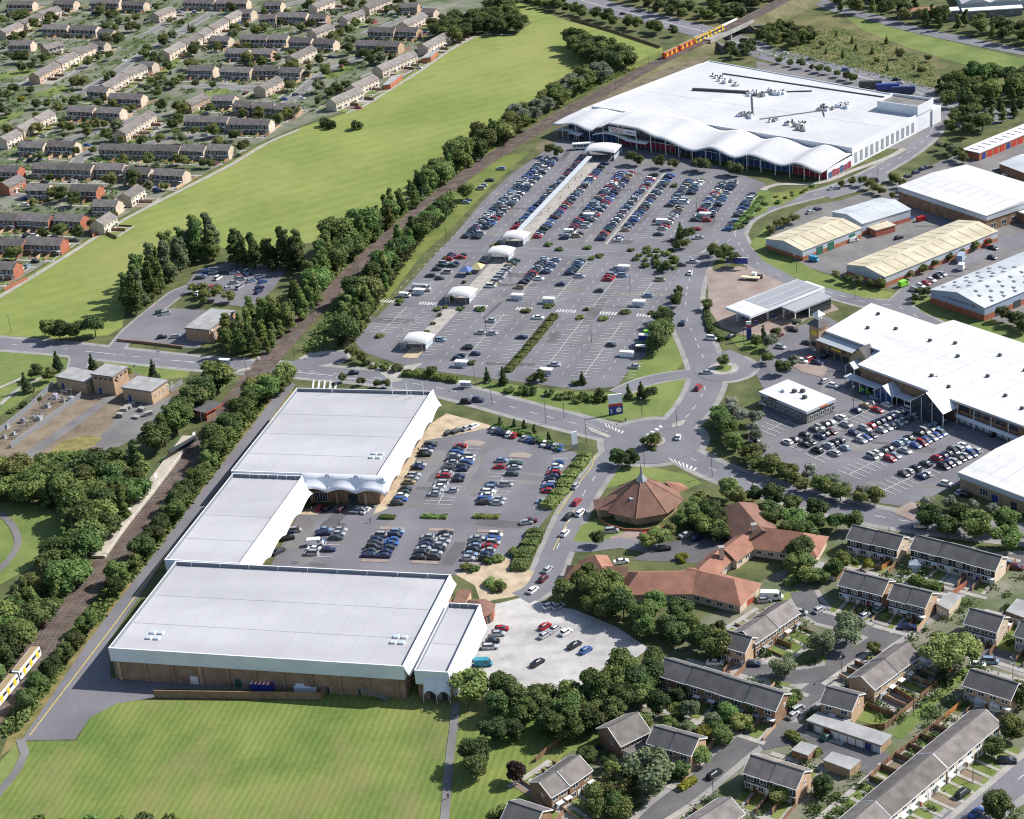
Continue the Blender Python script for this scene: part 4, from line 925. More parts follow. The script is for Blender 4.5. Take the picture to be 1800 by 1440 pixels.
# ---- red-tiled care home: wings with hipped/gabled roofs
CM = thing('care_home', at(1200,1030), 0, 'rambling single-storey care home with orange-red tiled wings and chimneys', 'care home')
org = at(1200,1030)
def wing(r0, r1, zr, half, he, hip0, hip1, m, wallm=brick_pale):
    """ridge r0 -> r1 in pixels at height zr, half width, hips at the ends"""
    a = at(*r0, zr)-org; b = at(*r1, zr)-org; d = (b-a); d.z = 0; d.normalize(); n = Vector((-d.y,d.x,0))
    a.z = b.z = 0
    e0 = a-d*hip0; e1 = b+d*hip1
    P = lambda v, z: (v.x, v.y, z)
    for s in (1,-1):
        q = (P(e0+n*half*s,he), P(e1+n*half*s,he), P(b,zr), P(a,zr))
        MB().quad(*(q if s < 0 else q[::-1])).build('roof_slope', m, CM)
    for e, r, h, sg in ((e0,a,hip0,1),(e1,b,hip1,-1)):
        t = (P(e+n*half,he), P(e-n*half,he), P(r,zr))
        if h > .3: MB().poly(t if sg > 0 else t[::-1]).build('roof_hip', m, CM)
    i0, i1 = e0+d*.7, e1-d*.7; k = half-.7
    mb = MB().prism([tuple((i0+n*k)[:2]),tuple((i0-n*k)[:2]),tuple((i1-n*k)[:2]),tuple((i1+n*k)[:2])], 0, he-.03)
    for r, h in ((a+d*.7,hip0),(b-d*.7,hip1)):
        if h <= .3: mb.add([P(r+n*k,he-.04),P(r-n*k,he-.04),P(r,zr-.15)], [(0,1,2),(2,1,0)])
    mb.build('wall', wallm, CM)
    ang = math.atan2(d.y,d.x); L = (i1-i0).length
    for s in (1,-1):
        for j in range(max(1,int(L/3.6))):
            c = i0+d*(2+j*3.6)+n*(k+.005)*s
            if 2+j*3.6 < L-1: window(CM, c.x, c.y, .9, 1.7, 1.3, ang+(math.pi if s > 0 else 0), white_paint, glass, bars=1)
wing((1122,1006),(1228,1004), 6.6, 6.6, 3.0, 4.5, .0, roof_red)
wing((1208,998),(1290,1018), 6.8, 6.8, 3.0, .1, 5.5, roof_red)
wing((1228,1000),(1268,962), 5.8, 4.2, 2.9, 0, 0, roof_red)
wing((1272,965),(1325,925), 6.0, 4.6, 2.9, 0, 0, roof_red)
wing((1330,925),(1412,936), 7.0, 6.4, 3.0, 4, 6, roof_red)
wing((1298,882),(1340,932), 7.2, 7.2, 3.0, 4.5, 0, roof_redbrown)
wing((1045,975),(1066,1010), 5.6, 4.6, 2.8, 3, 0, roof_red); wing((1010,994),(1105,996), 5.2, 4.0, 2.8, 3, 0, roof_redbrown)
for p in ((1325,925),(1268,965)):
    c = at(*p,7.5)-org; MB().box(-.7,-.7,4.5,.7,.7,8.0).build('chimney', brick_pale, CM, (c.x,c.y,0)); MB().box(-.85,-.85,8.0,.85,.85,8.25).build('chimney_cap', concrete, CM, (c.x,c.y,0))
# ---- pub, substation, station
PB, L = bframe('flat_roofed_pub', (325,575), (367,579), 6, 'flat-roofed buff brick building between car parks and railway trees', 'building')
b1 = at(397,545,6)-at(367,579,6); Dp = Vector((b1.x,b1.y)).length
MB().box(0,0,0,L,Dp,5.4).build('wall', brick_buff, PB); MB().box(-.3,-.3,5.4,L+.3,Dp+.3,5.9,0,1).build('roof', [concrete_dark, roof_felt], PB)
for i in range(5): window(PB, L+.002, 3+i*3.4, 3.0, 1.6, 1.3, R(90), white_paint, glass); window(PB, L+.002, 3+i*3.4, .8, 1.6, 1.4, R(90), white_paint, glass)
MB().box(L+.003,1,0,L+.3,2.6,5.3).build('pilaster', brick_pale, PB)
for (A, B, z, dd, h, lb, vents) in (((98,661),(150,671),5,8.5,5,'lower flat-roofed brick substation block behind the transformers',0),((160,656.5),(197.5,661.5),8,9,8,'taller flat-roofed brick substation block with row of small vents',1),((214,680),(265,687.5),5.5,10,5.5,'detached flat-roofed brick substation building beside the yard',0)):
    E5, L = bframe('substation_building', A, B, z, lb, 'building', group='substation buildings')
    MB().box(0,0,0,L,dd,h-.5).build('wall', brick_buff, E5); MB().box(-.35,-.35,h-.5,L+.35,dd+.35,h,0,1).build('roof', [concrete_dark, roof_felt], E5)
    for i in range(5):
        if vents: MB().box(L+.003,1.5+i*2.7,h-2.0,L+.06,3+i*2.7,h-1.2).build('vent', dark_steel, E5); MB().box(1+i*2.4,-.06,h-2.0,2.4+i*2.4,-.003,h-1.2).build('vent', dark_steel, E5)
        else: window(E5, L+.002, 2+i*2.6, 1.5, .8, 2.2, R(90), white_paint, glass)
    door(E5, 3,-.002,0,1.4,2.4,door_mats[3])
STN = thing('station_canopy', at(366,730), RAILROT if False else R(52), 'dark flat station canopy with red edge over the railway platform', 'canopy')
MB().box(-4.5,-4,3.2,4.5,4,3.6,0,1).build('roof', [red_paint, roof_tile_dark], STN); MB().box(-3.6,-3,0,1,3,3.19).build('kiosk', brick_brown, STN)
for x in (-4,4):
    for y in (-3.5,3.5): MB().tube((x,y,0),(x,y,3.2),.1).build('post', red_paint, STN)
# ------------------------------------------------------------------ houses
HOUSES = []; YP = []; PLOTS = []
ROOFC = {}
def house(r0, r1, n=3, wallm=None, zr=7.4, D=8.0, he=5.1, near=False, roofm=None, blocks=1, label=None, clad=None, group=None, name='terraced_house', gable_win=True, front_door=True, hang=0, yard=(-1,1), walls=(-1,1)):
    """house whose ridge runs r0 -> r1 (photo pixels at ridge height zr)"""
    wallm = wallm or brick_pale; roofm = roofm or roof_tile
    a = at(r0[0],r0[1],zr); b = at(r1[0],r1[1],zr); d = b-a; d.z = 0; L = d.length; d.normalize(); c = (a+b)/2
    E = thing(name, (c.x,c.y,0), math.atan2(d.y,d.x), label, 'house', group)
    H = D/2; k = .12
    mb = MB().box(-L/2+.05,-H,0,L/2-.05,H,he-.05)
    for s, o in ((-1,(0,1,2)),(1,(2,1,0))):
        x = s*(L/2-.05); mb.add([(x,H,he-.05),(x,-H,he-.05),(x,0,zr-.2)], [o])
    mb.build('wall', wallm, E)
    ov, t = .4, (zr-he)/H
    bl = L/blocks
    for i in range(blocks):
        x0, x1 = -L/2+bl*i-(.25 if i == 0 else 0), -L/2+bl*(i+1)+(.25 if i == blocks-1 else 0)
        st = .0 if blocks == 1 else .16*((i%2)*1.0)
        for s in (-1,1):
            y = s*(H+ov); z = he-ov*t+st
            lo0, lo1, hi0, hi1 = (x0,y,z), (x1,y,z), (x0,0,zr+st), (x1,0,zr+st)
            m = MB(); th = .16
            A = [lo0,lo1,hi1,hi0] if s < 0 else [lo1,lo0,hi0,hi1]
            B = [(p[0],p[1],p[2]-th) for p in A]
            m.add(A+B, [(0,1,2,3),(7,6,5,4),(0,4,5,1),(1,5,6,2),(3,7,4,0)]); m.build('roof_slope', roofm, E)
            if near:
                g_ = MB().box(x0,min(y,y+s*.1),z-.2,x1,max(y,y+s*.1),z-.02); g_.build('gutter', white_paint, E)
        if near:
            MB().box(x0,-.16,zr+st-.03,x1,.16,zr+st+.1).build('ridge_tile', roof_tile_dark if roofm is roof_tile else roofm, E)
    if near:
        for s in (-1,1):
            for sy in (-1,1):
                x = s*(L/2+.27); m = MB(); y = sy*(H+ov)
                z0, z1 = he-ov*t+.03, zr+.03
                m.add([(x-.05,y,z0),(x+.05,y,z0),(x+.05,0,z1),(x-.05,0,z1),(x-.05,y,z0-.3),(x+.05,y,z0-.3),(x+.05,0,z1-.3),(x-.05,0,z1-.3)], [(0,1,2,3),(7,6,5,4),(0,4,5,1),(1,5,6,2),(3,2,6,7),(0,3,7,4)]); m.build('bargeboard', white_paint, E)
    w_ = L/n
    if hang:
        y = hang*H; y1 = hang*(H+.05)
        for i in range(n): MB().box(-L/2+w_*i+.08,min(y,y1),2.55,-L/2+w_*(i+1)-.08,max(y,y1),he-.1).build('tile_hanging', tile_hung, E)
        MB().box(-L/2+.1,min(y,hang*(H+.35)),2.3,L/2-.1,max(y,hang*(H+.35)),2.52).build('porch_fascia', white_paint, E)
    for i in range(n):
        cx = -L/2+w_*(i+.5)
        for s in (-1,1):
            rz = 0 if s < 0 else math.pi; y = s*(H+.002); yo = y
            if hang == s: y = s*(H+.055)
            sim = not near
            if w_ > 4.4:
                window(E, cx-w_*.25, y, he-2.05, 1.5, 1.25, rz, simple=sim); window(E, cx+w_*.25, y, he-2.05, 1.5, 1.25, rz, simple=sim)
            else: window(E, cx, y, he-2.05, 1.9, 1.25, rz, simple=sim)
            y = yo
            window(E, cx-w_*.2, y, .75, min(2.3,w_*.42), 1.45, rz, simple=sim)
            door(E, cx+w_*.28, y, 0, .95, 2.1, rng.choice(house_doors), rz)
            if s in yard:
                r_ = rng.random(); ln = rng.uniform(4.5,7.5)
                if r_ < .8 and s in walls: wl = MB().box(cx+w_/2-.08,min(s*H,s*(H+ln)),0,cx+w_/2+.08,max(s*H,s*(H+ln)),rng.choice((.9,1.5,1.7))); wl.build('garden_wall', wood_fence if r_ < .5 else brick_buff, E)
                if r_ > .35: pc = MB().box(cx+w_*.28-.95,min(s*(H+.06),s*(H+1.3)),2.25,cx+w_*.28+.95,max(s*(H+.06),s*(H+1.3)),2.42); pc.build('porch_roof', white_paint if r_ > .6 else roof_felt, E)
                PLOTS.append((E, cx, w_, s*H, s*(H+ln)))
                YP.append((E, cx+w_*.28, s*H, s*(H+ln+1.5)))
            if clad and s*clad > 0: MB().box(cx-w_*.46,min(y,y+s*.05),2.25,cx+w_*.46,max(y,y+s*.05),3.0).build('cladding_panel', white_paint, E); MB().box(cx-w_*.46,min(y,y+s*.05),.05,cx-w_*.38,max(y,y+s*.05),2.24).build('cladding_panel', white_paint, E)
    if gable_win and near: window(E, L/2-.048, .8, he-2.0, 1.0, 1.1, R(90)); window(E, -L/2+.048, -.8, he-2.0, 1.0, 1.1, R(-90))
    HOUSES.append((E, L, D)); return E, L
def flatbox(name, pts, z, wallm, roofm, label, cat='garage', doors=None, over=.15):
    """flat-roofed block: roof corners in photo pixels at height z (front-left, back-left, back-right, front-right)"""
    W = wp(pts, z); o = W[0].copy(); E = thing(name, (o.x,o.y,0), 0, label, cat)
    L2 = [((p-o).x,(p-o).y) for p in W]
    cx = sum(p[0] for p in L2)/4; cy = sum(p[1] for p in L2)/4
    MB().prism([(p[0]+(cx-p[0])*.02, p[1]+(cy-p[1])*.02) for p in L2], 0, z-.2).build('wall', wallm, E)
    MB().prism([(p[0]+(p[0]-cx)*over*.1, p[1]+(p[1]-cy)*over*.1) for p in L2], z-.198, z).build('roof', roofm, E)
    if doors:
        f0 = Vector(L2[0]); f1 = Vector(L2[3]); d = f1-f0; Lr = d.length; d.normalize(); rz = math.atan2(d.y,d.x); n = Vector((d.y,-d.x)); k = Lr/len(doors)
        for i, m in enumerate(doors):
            c = f0+d*(k*(i+.5))+n*.03; door(E, c.x, c.y, 0.02, k*.8, 2.0, m, rz, 'garage_door')
    return E

# --- upper-left estate: ridge endpoints read off the photo, brick tone, storeys side by side
P_, R_, B_ = brick_pale, brick_red, brick_buff
UL = [(178,252,274,254,6,P_),(276,253,318,255,3,P_),(320,253,362,255,3,P_),(365,252,406,254,3,P_),(60,285,105,286,3,P_),(108,286,164,288,4,P_),(172,286,219,287,3,P_),(221,292,266,295,3,P_),(274,295,326,298,3,P_),
 (-12,290,35,291,3,R_),(3,320,33,306,2,R_),(50,322,88,323,3,P_),(127,323,174,325,3,R_),(216,340,241,323,2,P_),(165,350,208,351,3,P_),
 (-16,373,31,375,3,R_),(34,374,90,377,4,R_),(98,374,147,377,3,R_),(168,387,192,372,2,P_),(-16,416,44,419,4,R_),(47,416,111,418,4,R_),(-20,458,29,460,3,R_),
 (208,228,262,193,5,P_),(0,240,28,227,2,P_),(29,222,57,207,2,P_),(59,206,86,192,2,P_),(36,247,80,249,3,P_),(86,246,134,248,3,P_),(122,185,167,187,3,P_),(173,187,215,189,3,P_),
 (328,203,402,204,5,P_),(404,208,476,209,5,P_),(325,177,357,163,2,B_),(376,166,413,167,3,P_),(414,176,444,178,2,B_),(446,179,483,180,3,P_),(486,181,523,183,3,B_),
 (158,151,192,153,2,P_),(194,163,252,165,4,P_),(178,148,214,128,3,P_),(215,126,250,112,3,P_),(249,107,272,108,2,P_),(58,128,96,108,3,B_),(98,106,129,90,2,P_),(131,89,163,75,2,P_),(162,72,187,73,2,P_),
 (287,88,316,72,2,P_),(318,71,346,58,2,P_),(347,57,364,47,2,P_),(366,45,392,31,2,P_),(394,29,418,17,2,P_),(422,15,445,16,2,P_),(332,114,378,115,4,P_),(390,116,443,118,4,P_),
 (400,84,438,85,3,P_),(372,63,405,64,3,P_),(425,60,472,61,3,P_),(76,43,120,43,3,P_),(125,44,172,45,3,P_),(176,50,201,52,2,P_),(0,52,32,38,2,P_),(34,36,65,23,2,P_),(67,21,100,10,2,P_),
 (18,71,57,71,3,P_),(75,80,103,72,2,B_),(15,1,60,1,3,P_),(97,-1,133,0,3,P_),(162,-2,212,-2,4,P_),(218,1,256,2,3,P_),(270,22,300,10,2,P_),(325,-3,378,-2,4,P_),(382,-2,436,-2,4,P_),
 (466,2,496,2,2,P_),(548,7,580,-6,2,P_),(490,21,541,22,4,P_),(545,24,575,24,2,B_),(456,26,485,24,2,P_),(602,28,637,16,3,P_),(547,52,579,40,2,P_),(475,60,507,61,2,P_),(511,65,549,66,3,P_),(554,67,590,69,3,P_),
 (509,97,547,79,3,P_),(446,85,480,86,3,B_),(446,115,491,115,3,P_),(493,117,532,119,3,P_),(455,150,487,133,2,P_),(650,47,695,48,3,P_),(697,46,736,48,3,B_),(629,70,665,71,3,P_),(667,71,704,73,3,B_),
 (707,38,742,21,3,P_),(744,14,766,15,2,P_),(742,77,773,61,3,P_),(774,60,802,46,3,P_),(662,116,724,89,5,P_),(617,148,655,130,3,P_),(580,173,629,152,4,P_),(640,8,680,-8,3,P_),(700,5,735,4,3,B_)]
UL.sort(key=lambda h: (h[1]+h[3])/2)
rows = []; 
for h in UL:
    y = (h[1]+h[3])/2
    if rows and y-rows[-1][0] < 22: rows[-1][1].append(h)
    else: rows.append((y,[h]))
tone = {'brick_pale':'pale brick','brick_red':'red brick','brick_buff':'buff brick'}
for ri, (y, hs) in enumerate(rows):
    hs.sort(key=lambda h: h[0])
    for i, h in enumerate(hs):
        diag = abs(h[3]-h[1]) > 8
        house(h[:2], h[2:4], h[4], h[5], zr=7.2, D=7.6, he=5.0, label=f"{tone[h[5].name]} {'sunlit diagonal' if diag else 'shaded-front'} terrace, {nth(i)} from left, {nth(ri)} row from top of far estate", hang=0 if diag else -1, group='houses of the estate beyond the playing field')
for pts, z, lb in (([(672,150),(690,133),(706,130),(686,148)],3,'low flat-roofed garage block by the playing field path'),([(740,103),(752,92),(770,88),(757,100)],3,'low flat-roofed garages near the copse end of the field path'),([(560,40),(566,32),(580,31),(574,40)],3,'flat-roofed garage among the far houses')):
    flatbox('garage_block', pts, z, brick_red, roof_felt, lb)

# --- lower-right estate
def H2(*a, **k): return house(*a, near=True, group='houses of the near estate', **k)
H2((1170,1157),(1376,1219), 8, brick_brown, blocks=4, roofm=roof_tile_dark, zr=7.6, D=8.4, label='long dark-roofed brown brick terrace backing on to the gravel car park')
H2((1306,1108),(1384,1056), 4, brick_brown, blocks=2, zr=7.4, label='diagonal terrace with pale front at the head of the cul-de-sac')
H2((1277,1108),(1321,1120), 2, brick_buff, roofm=roof_tile_dark, zr=7.4, D=7.6, label='end house with broad buff brick gable beside the dense trees')
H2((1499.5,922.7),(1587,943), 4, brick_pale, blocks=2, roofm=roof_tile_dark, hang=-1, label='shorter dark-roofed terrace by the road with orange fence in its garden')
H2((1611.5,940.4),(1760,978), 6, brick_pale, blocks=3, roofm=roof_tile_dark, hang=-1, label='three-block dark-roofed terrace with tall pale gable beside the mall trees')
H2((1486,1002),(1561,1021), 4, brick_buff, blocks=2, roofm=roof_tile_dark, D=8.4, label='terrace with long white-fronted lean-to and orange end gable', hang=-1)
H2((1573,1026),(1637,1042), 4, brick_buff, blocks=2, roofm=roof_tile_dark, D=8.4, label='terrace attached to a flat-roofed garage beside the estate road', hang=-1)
H2((1706.5,1069),(1763,1084), 4, brick_pale, roofm=roof_tile_dark, hang=-1, label='free-standing dark-fronted pair with pale gable by the bright lawn')
H2((1514,1187),(1594,1130), 5, brick_buff, blocks=2, zr=7.4, label='sunlit brick terrace with patio gardens behind the brown fence')
H2((1454,1207),(1508,1221), 2, brick_buff, roofm=roof_tile_dark, zr=7.2, label='single house with plain side wall next to the row of garages')
H2((1706.5,1176),(1789,1201), 4, brick_buff, roofm=roof_tile_dark, label='dark-roofed terrace with two glass conservatories behind it')
H2((1732,1247),(1640,1322), 6, brick_pale, D=8.2, label='upper block of the long white-panelled terrace by the main estate road', clad=1, walls=())
H2((1637,1325),(1539,1406), 6, brick_pale, D=8.2, zr=7.3, he=5.0, label='middle block of the long white-panelled terrace by the main estate road', clad=1, walls=())
H2((1536,1409),(1440,1490), 6, brick_pale, D=8.2, zr=7.2, he=4.9, label='lowest block of the long white-panelled terrace at the bottom edge', clad=1, walls=())
H2((1321,1327),(1412,1356), 4, brick_buff, blocks=2, hang=-1, label='dark-roofed terrace below the second garage block')
H2((1284,1402),(1215,1446), 4, brick_pale, label='diagonal grey-roofed house at the bottom edge below the side road')
H2((1069,1277),(1120,1252), 2, brick_brown, D=9.5, zr=7.8, he=4.8, label='chalet house with steep brown roof at the edge of the meadow trees')
H2((1151,1276),(1227,1298), 3, brick_buff, roofm=roof_tile_dark, blocks=2, label='brick house with orange gable and lean-to beside the big grey-green tree')
H2((948,1373),(977,1356), 2, brick_brown, zr=7.4, label='lower half of the diagonal pair beside the copper-leaved tree')
H2((979,1354),(1017,1328), 2, brick_brown, zr=7.6, he=5.3, label='upper half of the diagonal pair with white bay windows')
H2((896,1408),(952,1426), 3, brick_brown, roofm=roof_tile_dark, label='dark-roofed house at the bottom edge next to the meadow')
H2((1796,1090),(1845,1104), 3, brick_pale, roofm=roof_tile_dark, label='house cut off by the right edge above the bright lawn')
# extensions
for pts, z, wm, rm, lb in (([(1645,1060),(1668,1040),(1690,1046),(1668,1072)],3,brick_pale,roof_felt,'flat-roofed garage extension at the end of the white-fronted terrace'),
    ([(1768,1074),(1788,1052),(1830,1064),(1812,1090)],3.2,brick_brown,roof_felt,'flat-roofed garage with dark shadow beside the pale concrete drive'),
    ([(1092,1318),(1122,1300),(1140,1310),(1112,1328)],2.8,white_paint,roof_tile,'lean-to garage joined to the chalet house'),
    ([(1448,1003),(1470,990),(1488,996),(1470,1008)],2.7,brick_brown,roof_felt,'low store behind the white-fronted terrace')):
    flatbox('garage', pts, z, wm, rm, lb, doors=[door_mats[0]])
flatbox('garage_row', [(1417.5,1266),(1437.7,1251),(1568,1291.7),(1548.6,1310)], 2.7, brick_buff, roof_felt, 'row of nine garages with white red and blue doors', doors=[dark_steel,door_mats[0],door_mats[1],door_mats[0],door_mats[0],door_mats[0],door_mats[0],door_mats[3],glass_pale])
flatbox('garage_row', [(1447,1336),(1463,1321),(1513,1336),(1494,1353)], 2.7, brick_buff, roof_felt, 'shorter garage block with pale roof facing the row of nine')
flatbox('garage_row', [(1391,1318),(1408,1303),(1437,1311),(1420,1328)], 2.5, brick_brown, roof_felt, 'pale-roofed double garage beside the hedge of the side road')
flatbox('garage_row', [(1408,993),(1427,983),(1458,992),(1455,1006)], 2.7, brick_brown, roof_felt, 'small garage block with blue and white doors behind the care home', doors=[door_mats[3],door_mats[0],door_mats[3]])
# conservatories, caravan
def conservatory(p, rz, label, s=1.0):
    E = thing('conservatory', at(*p), rz, label, 'conservatory')
    pts = [(-1.8*s,-1.4*s),(1.8*s,-1.4*s),(1.8*s,1.4*s),(-1.8*s,1.4*s)]
    for i in range(4):
        a, b = Vector(pts[i]), Vector(pts[(i+1)%4]); panel_run(E, 'glass_panel', a, b, .5, 2.1, 4, [glass_pale], thick=.05)
        panel_run(E, 'base_panel', a, b, 0, .48, 1, [white_paint])
        MB().add([(a.x*1.05,a.y*1.05,2.12),(b.x*1.05,b.y*1.05,2.12),(0,0,3.2)], [(0,1,2)]).build('roof_glass', glass_pale, E)
        MB().tube((a.x*1.05,a.y*1.05,2.14),(0,0,3.23),.06).build('roof_bar', white_paint, E); m_ = (a+b)/2*1.05; MB().tube((m_.x,m_.y,2.14),(0,0,3.23),.04).build('roof_bar', white_paint, E)
conservatory((1728,1237), R(-20), 'larger glass conservatory behind the dark-roofed terrace', 1.25); conservatory((1752,1246), R(-20), 'smaller glass conservatory nearest the long white-panelled terrace', 1.0)
conservatory((1626,1170), R(35), 'pale glass conservatory beside the broad spreading tree', .9); conservatory((1608,1001), R(-15), 'glass lean-to behind the three-block terrace', .9)
# garden fences: panels are parts
FPAN = {}
def fence(pts, h, m, label, step=1.9, z=0):
    L = wp(pts); E = thing('garden_fence', L[0], 0, label, 'fence', 'garden fences')
    for i in range(len(L)-1):
        d = L[i+1]-L[i]; n = max(1, round(d.length/step)); w_ = d.length/n; key = (round(w_,2), h, m.name)
        if key not in FPAN:
            mb = MB().box(.06,-.03,.05,w_-.06,.03,h-.05); mb.box(-.05,-.06,0,.05,.06,h+.05); FPAN[key] = mb.mesh('fence_panel', m)
        for k in range(n):
            c = L[i]+d*(k/n)-L[0]; part('fence_panel', FPAN[key], E, (c.x,c.y,0), math.atan2(d.y,d.x))
for pts, h, m, lb in (([(1500,1283+2),(1555,1283),(1640,1212)],1.9,wood_fence,'long brown fence between gardens and the bright green strip'),([(1642,1210),(1672,1185)],1.9,wood_orange,'bright orange fence at the end of the green strip'),
    ([(1572,1262),(1520,1243)],1.8,wood_fence,'dark fence between the two lawns nearest the garages'),([(1605,1237),(1556,1207)],1.8,wood_fence,'dark fence along the patio lawn'),([(1640,1212),(1600,1190)],1.8,wood_fence,'brown fence beside the tall dark conifers'),
    ([(1660,1265),(1690,1240)],1.7,wood_orange,'red-brown fence at the top end of the terrace back gardens'),([(1660,1265),(1630,1288),(1600,1312),(1560,1342),(1530,1370)],1.7,wood_fence,'fence along the rear of the long terrace gardens'),
    ([(1640,1282),(1672,1292)],1.7,wood_fence,'first cross fence behind the long terrace'),([(1618,1298),(1652,1310)],1.7,wood_fence,'second cross fence behind the long terrace'),([(1596,1314),(1630,1328)],1.7,wood_fence,'third cross fence behind the long terrace'),([(1574,1332),(1608,1346)],1.7,wood_fence,'fourth cross fence behind the long terrace'),([(1550,1352),(1585,1366)],1.7,wood_fence,'fifth cross fence behind the long terrace'),([(1528,1372),(1560,1385)],1.7,wood_fence,'sixth cross fence behind the long terrace'),
    ([(1550,1003),(1572,988)],1.8,wood_orange,'orange fence between the two upper terraces'),([(1536,1001),(1550,1003)],1.7,wood_fence,'short brown fence beside the orange one'),([(1665,1055),(1700,1030)],1.9,brick_red,'red brick garden wall along the estate road'),
    ([(1296,1078),(1325,1058)],1.9,flatmat('red_fence',(.42,.09,.05),.8),'bright red fence behind the cul-de-sac terrace'),([(942,1340),(965,1320),(1010,1285)],1.7,wood_fence,'timber fence at the edge of the meadow by the diagonal houses'),([(1620,1030),(1660,1040)],1.6,wood_fence,'dark fence behind the three-block terrace'),
    ([(207,394),(163,418)],1.6,brick_red,'red brick wall beside the playing field path'),([(48,492),(8,512)],1.6,brick_red,'low red wall at the corner of the far estate'),
    ([(1005,35),(1080,58),(1160,85)],1.6,wood_fence,'long fence at the top end of the playing field'),([(205,420),(160,398)],1.5,wood_fence,'pale fence at the end of a red-brick terrace')):
    fence(pts, h, m, lb)
for pts in ([(1552,1262),(1600,1238),(1560,1210),(1512,1235)],[(1490,1262),(1555,1280),(1598,1245),(1540,1225)],[(1560,1290),(1640,1222),(1700,1170),(1715,1180),(1660,1225),(1585,1300)],[(1720,1150),(1775,1105),(1800,1090),(1830,1100),(1790,1150),(1750,1160)],[(1345,1190),(1400,1180),(1415,1195),(1370,1210)],[(1440,1155),(1500,1130),(1515,1135),(1490,1150),(1450,1165)],[(1370,1140),(1400,1120),(1420,1130),(1390,1150)],[(1460,1205),(1490,1195),(1500,1215),(1480,1220)],[(1690,1400),(1750,1345),(1760,1350),(1700,1410)],[(1610,1420),(1680,1370),(1690,1385),(1620,1440)],[(1440,1440),(1530,1360),(1545,1365),(1460,1450)],[(1190,1385),(1260,1325),(1270,1330),(1200,1392)],[(1000,1320),(1060,1270),(1075,1285),(1030,1325)],[(1540,1080),(1600,1070),(1620,1085),(1560,1095)],[(1365,1050),(1400,1035),(1405,1045),(1375,1060)],[(250,150),(310,95),(330,80),(340,85),(270,150)],[(0,130),(50,120),(60,128),(0,140)],[(60,165),(110,150),(120,160),(70,172)],[(0,205),(50,190),(40,200),(0,220)],[(560,130),(600,115),(620,120),(580,140)],[(350,165),(400,155),(400,165),(360,172)]):
    sheet('lawn', pts, .07, grass_lawn, True)

# front paths from the doors and a footway along each terrace
fp = MB(); FW = 0
for E_, x_, y0_, y1_ in YP:
    M4 = E_.matrix_basis; q = [M4 @ Vector(v) for v in ((x_-.5,y0_,0),(x_+.5,y0_,0),(x_+.5,y1_,0),(x_-.5,y1_,0))]
    if (q[1]-q[0]).cross(q[2]-q[0]).z < 0: q = q[::-1]
    fp.quad(*[(v.x,v.y,.118) for v in q])
for E_, L_, D_ in HOUSES:
    M4 = E_.matrix_basis; FW += 1
    for s in (-1,1):
        y_ = s*(D_/2+7.6); q = [M4 @ Vector(v) for v in ((-L_/2-1,y_-.8,0),(L_/2+1,y_-.8,0),(L_/2+1,y_+.8,0),(-L_/2-1,y_+.8,0))]
        fp.quad(*[(v.x,v.y,.102+.0001*FW) for v in q])
tag(fp.build('footway', paving_light), kind='structure')
# garden plots: lawn or paving behind and in front of each dwelling
gl = MB(); k_ = 0
for E_, x_, w_, y0_, y1_ in PLOTS:
    M4 = E_.matrix_basis; k_ += 1; q = [M4 @ Vector(v) for v in ((x_-w_/2+.15,y0_,0),(x_+w_/2-.15,y0_,0),(x_+w_/2-.15,y1_,0),(x_-w_/2+.15,y1_,0))]
    if (q[1]-q[0]).cross(q[2]-q[0]).z < 0: q = q[::-1]
    r_ = rng.random(); gl.quad(*[(v.x,v.y,.086+.00006*(k_ % 200)) for v in q], 0 if r_ < .52 else (1 if r_ < .72 else (2 if r_ < .86 else 3)))
tag(gl.build('garden_plots', [grass_lawn, grass_verge, paving_light, earth]), kind='structure')
# ------------------------------------------------------------------ trees, shrubs, hedges
nr = np.random.default_rng(11)
def leafcloud(cent, rad, n, size, flat=1.0):
    """n quads on a blob of radius rad (x,y,z), upper side denser"""
    d = nr.normal(size=(n,3)); d[:,2] = np.where(d[:,2] < -.5*np.abs(d[:,2]).mean(), d[:,2]*.5, d[:,2]); d /= np.linalg.norm(d,axis=1)[:,None]
    r = nr.uniform(.72,1.06,n)[:,None]
    c = np.asarray(cent)+d*r*np.asarray(rad)
    nn = d*.8+nr.normal(size=(n,3))*.55; nn[:,2] += .25; nn /= np.linalg.norm(nn,axis=1)[:,None]
    a = np.cross(nn, nr.normal(size=(n,3))); a /= np.linalg.norm(a,axis=1)[:,None]+1e-9; b = np.cross(nn,a)
    s = (size*nr.uniform(.6,1.25,n))[:,None]
    k = nr.uniform(.5,1.0,n)[:,None]
    return np.stack([c-a*s-b*s*k*.6, c+a*s*.7-b*s*k, c+a*s+b*s*k*.7, c-a*s*.6+b*s*k], 1)
def quads_mesh(name, Q, mats, core=None, mi=None):
    V = Q.reshape(-1,3); n = len(Q)
    F = np.arange(4*n).reshape(-1,4)
    me = bpy.data.meshes.new(name)
    vs = V.tolist(); fs = F.tolist()
    if core:
        b = len(vs); vs += core[0]; fs += [[i+b for i in f] for f in core[1]]
    me.from_pydata(vs, [], fs)
    for m in mats: me.materials.append(m)
    me.update(); return me
def ico(cent, rad, sub=1):
    bm = bmesh.new(); bmesh.ops.create_icosphere(bm, subdivisions=sub, radius=1)
    V = [[cent[i]+v.co[i]*rad[i]*(.93+.14*rng.random()) for i in range(3)] for v in bm.verts]; bm.verts.ensure_lookup_table()
    F = [[v.index for v in f.verts] for f in bm.faces]; bm.free(); return V, F
def merge(cores):
    V, F = [], []
    for v, f in cores: F += [[i+len(V) for i in q] for q in f]; V += v
    return V, F
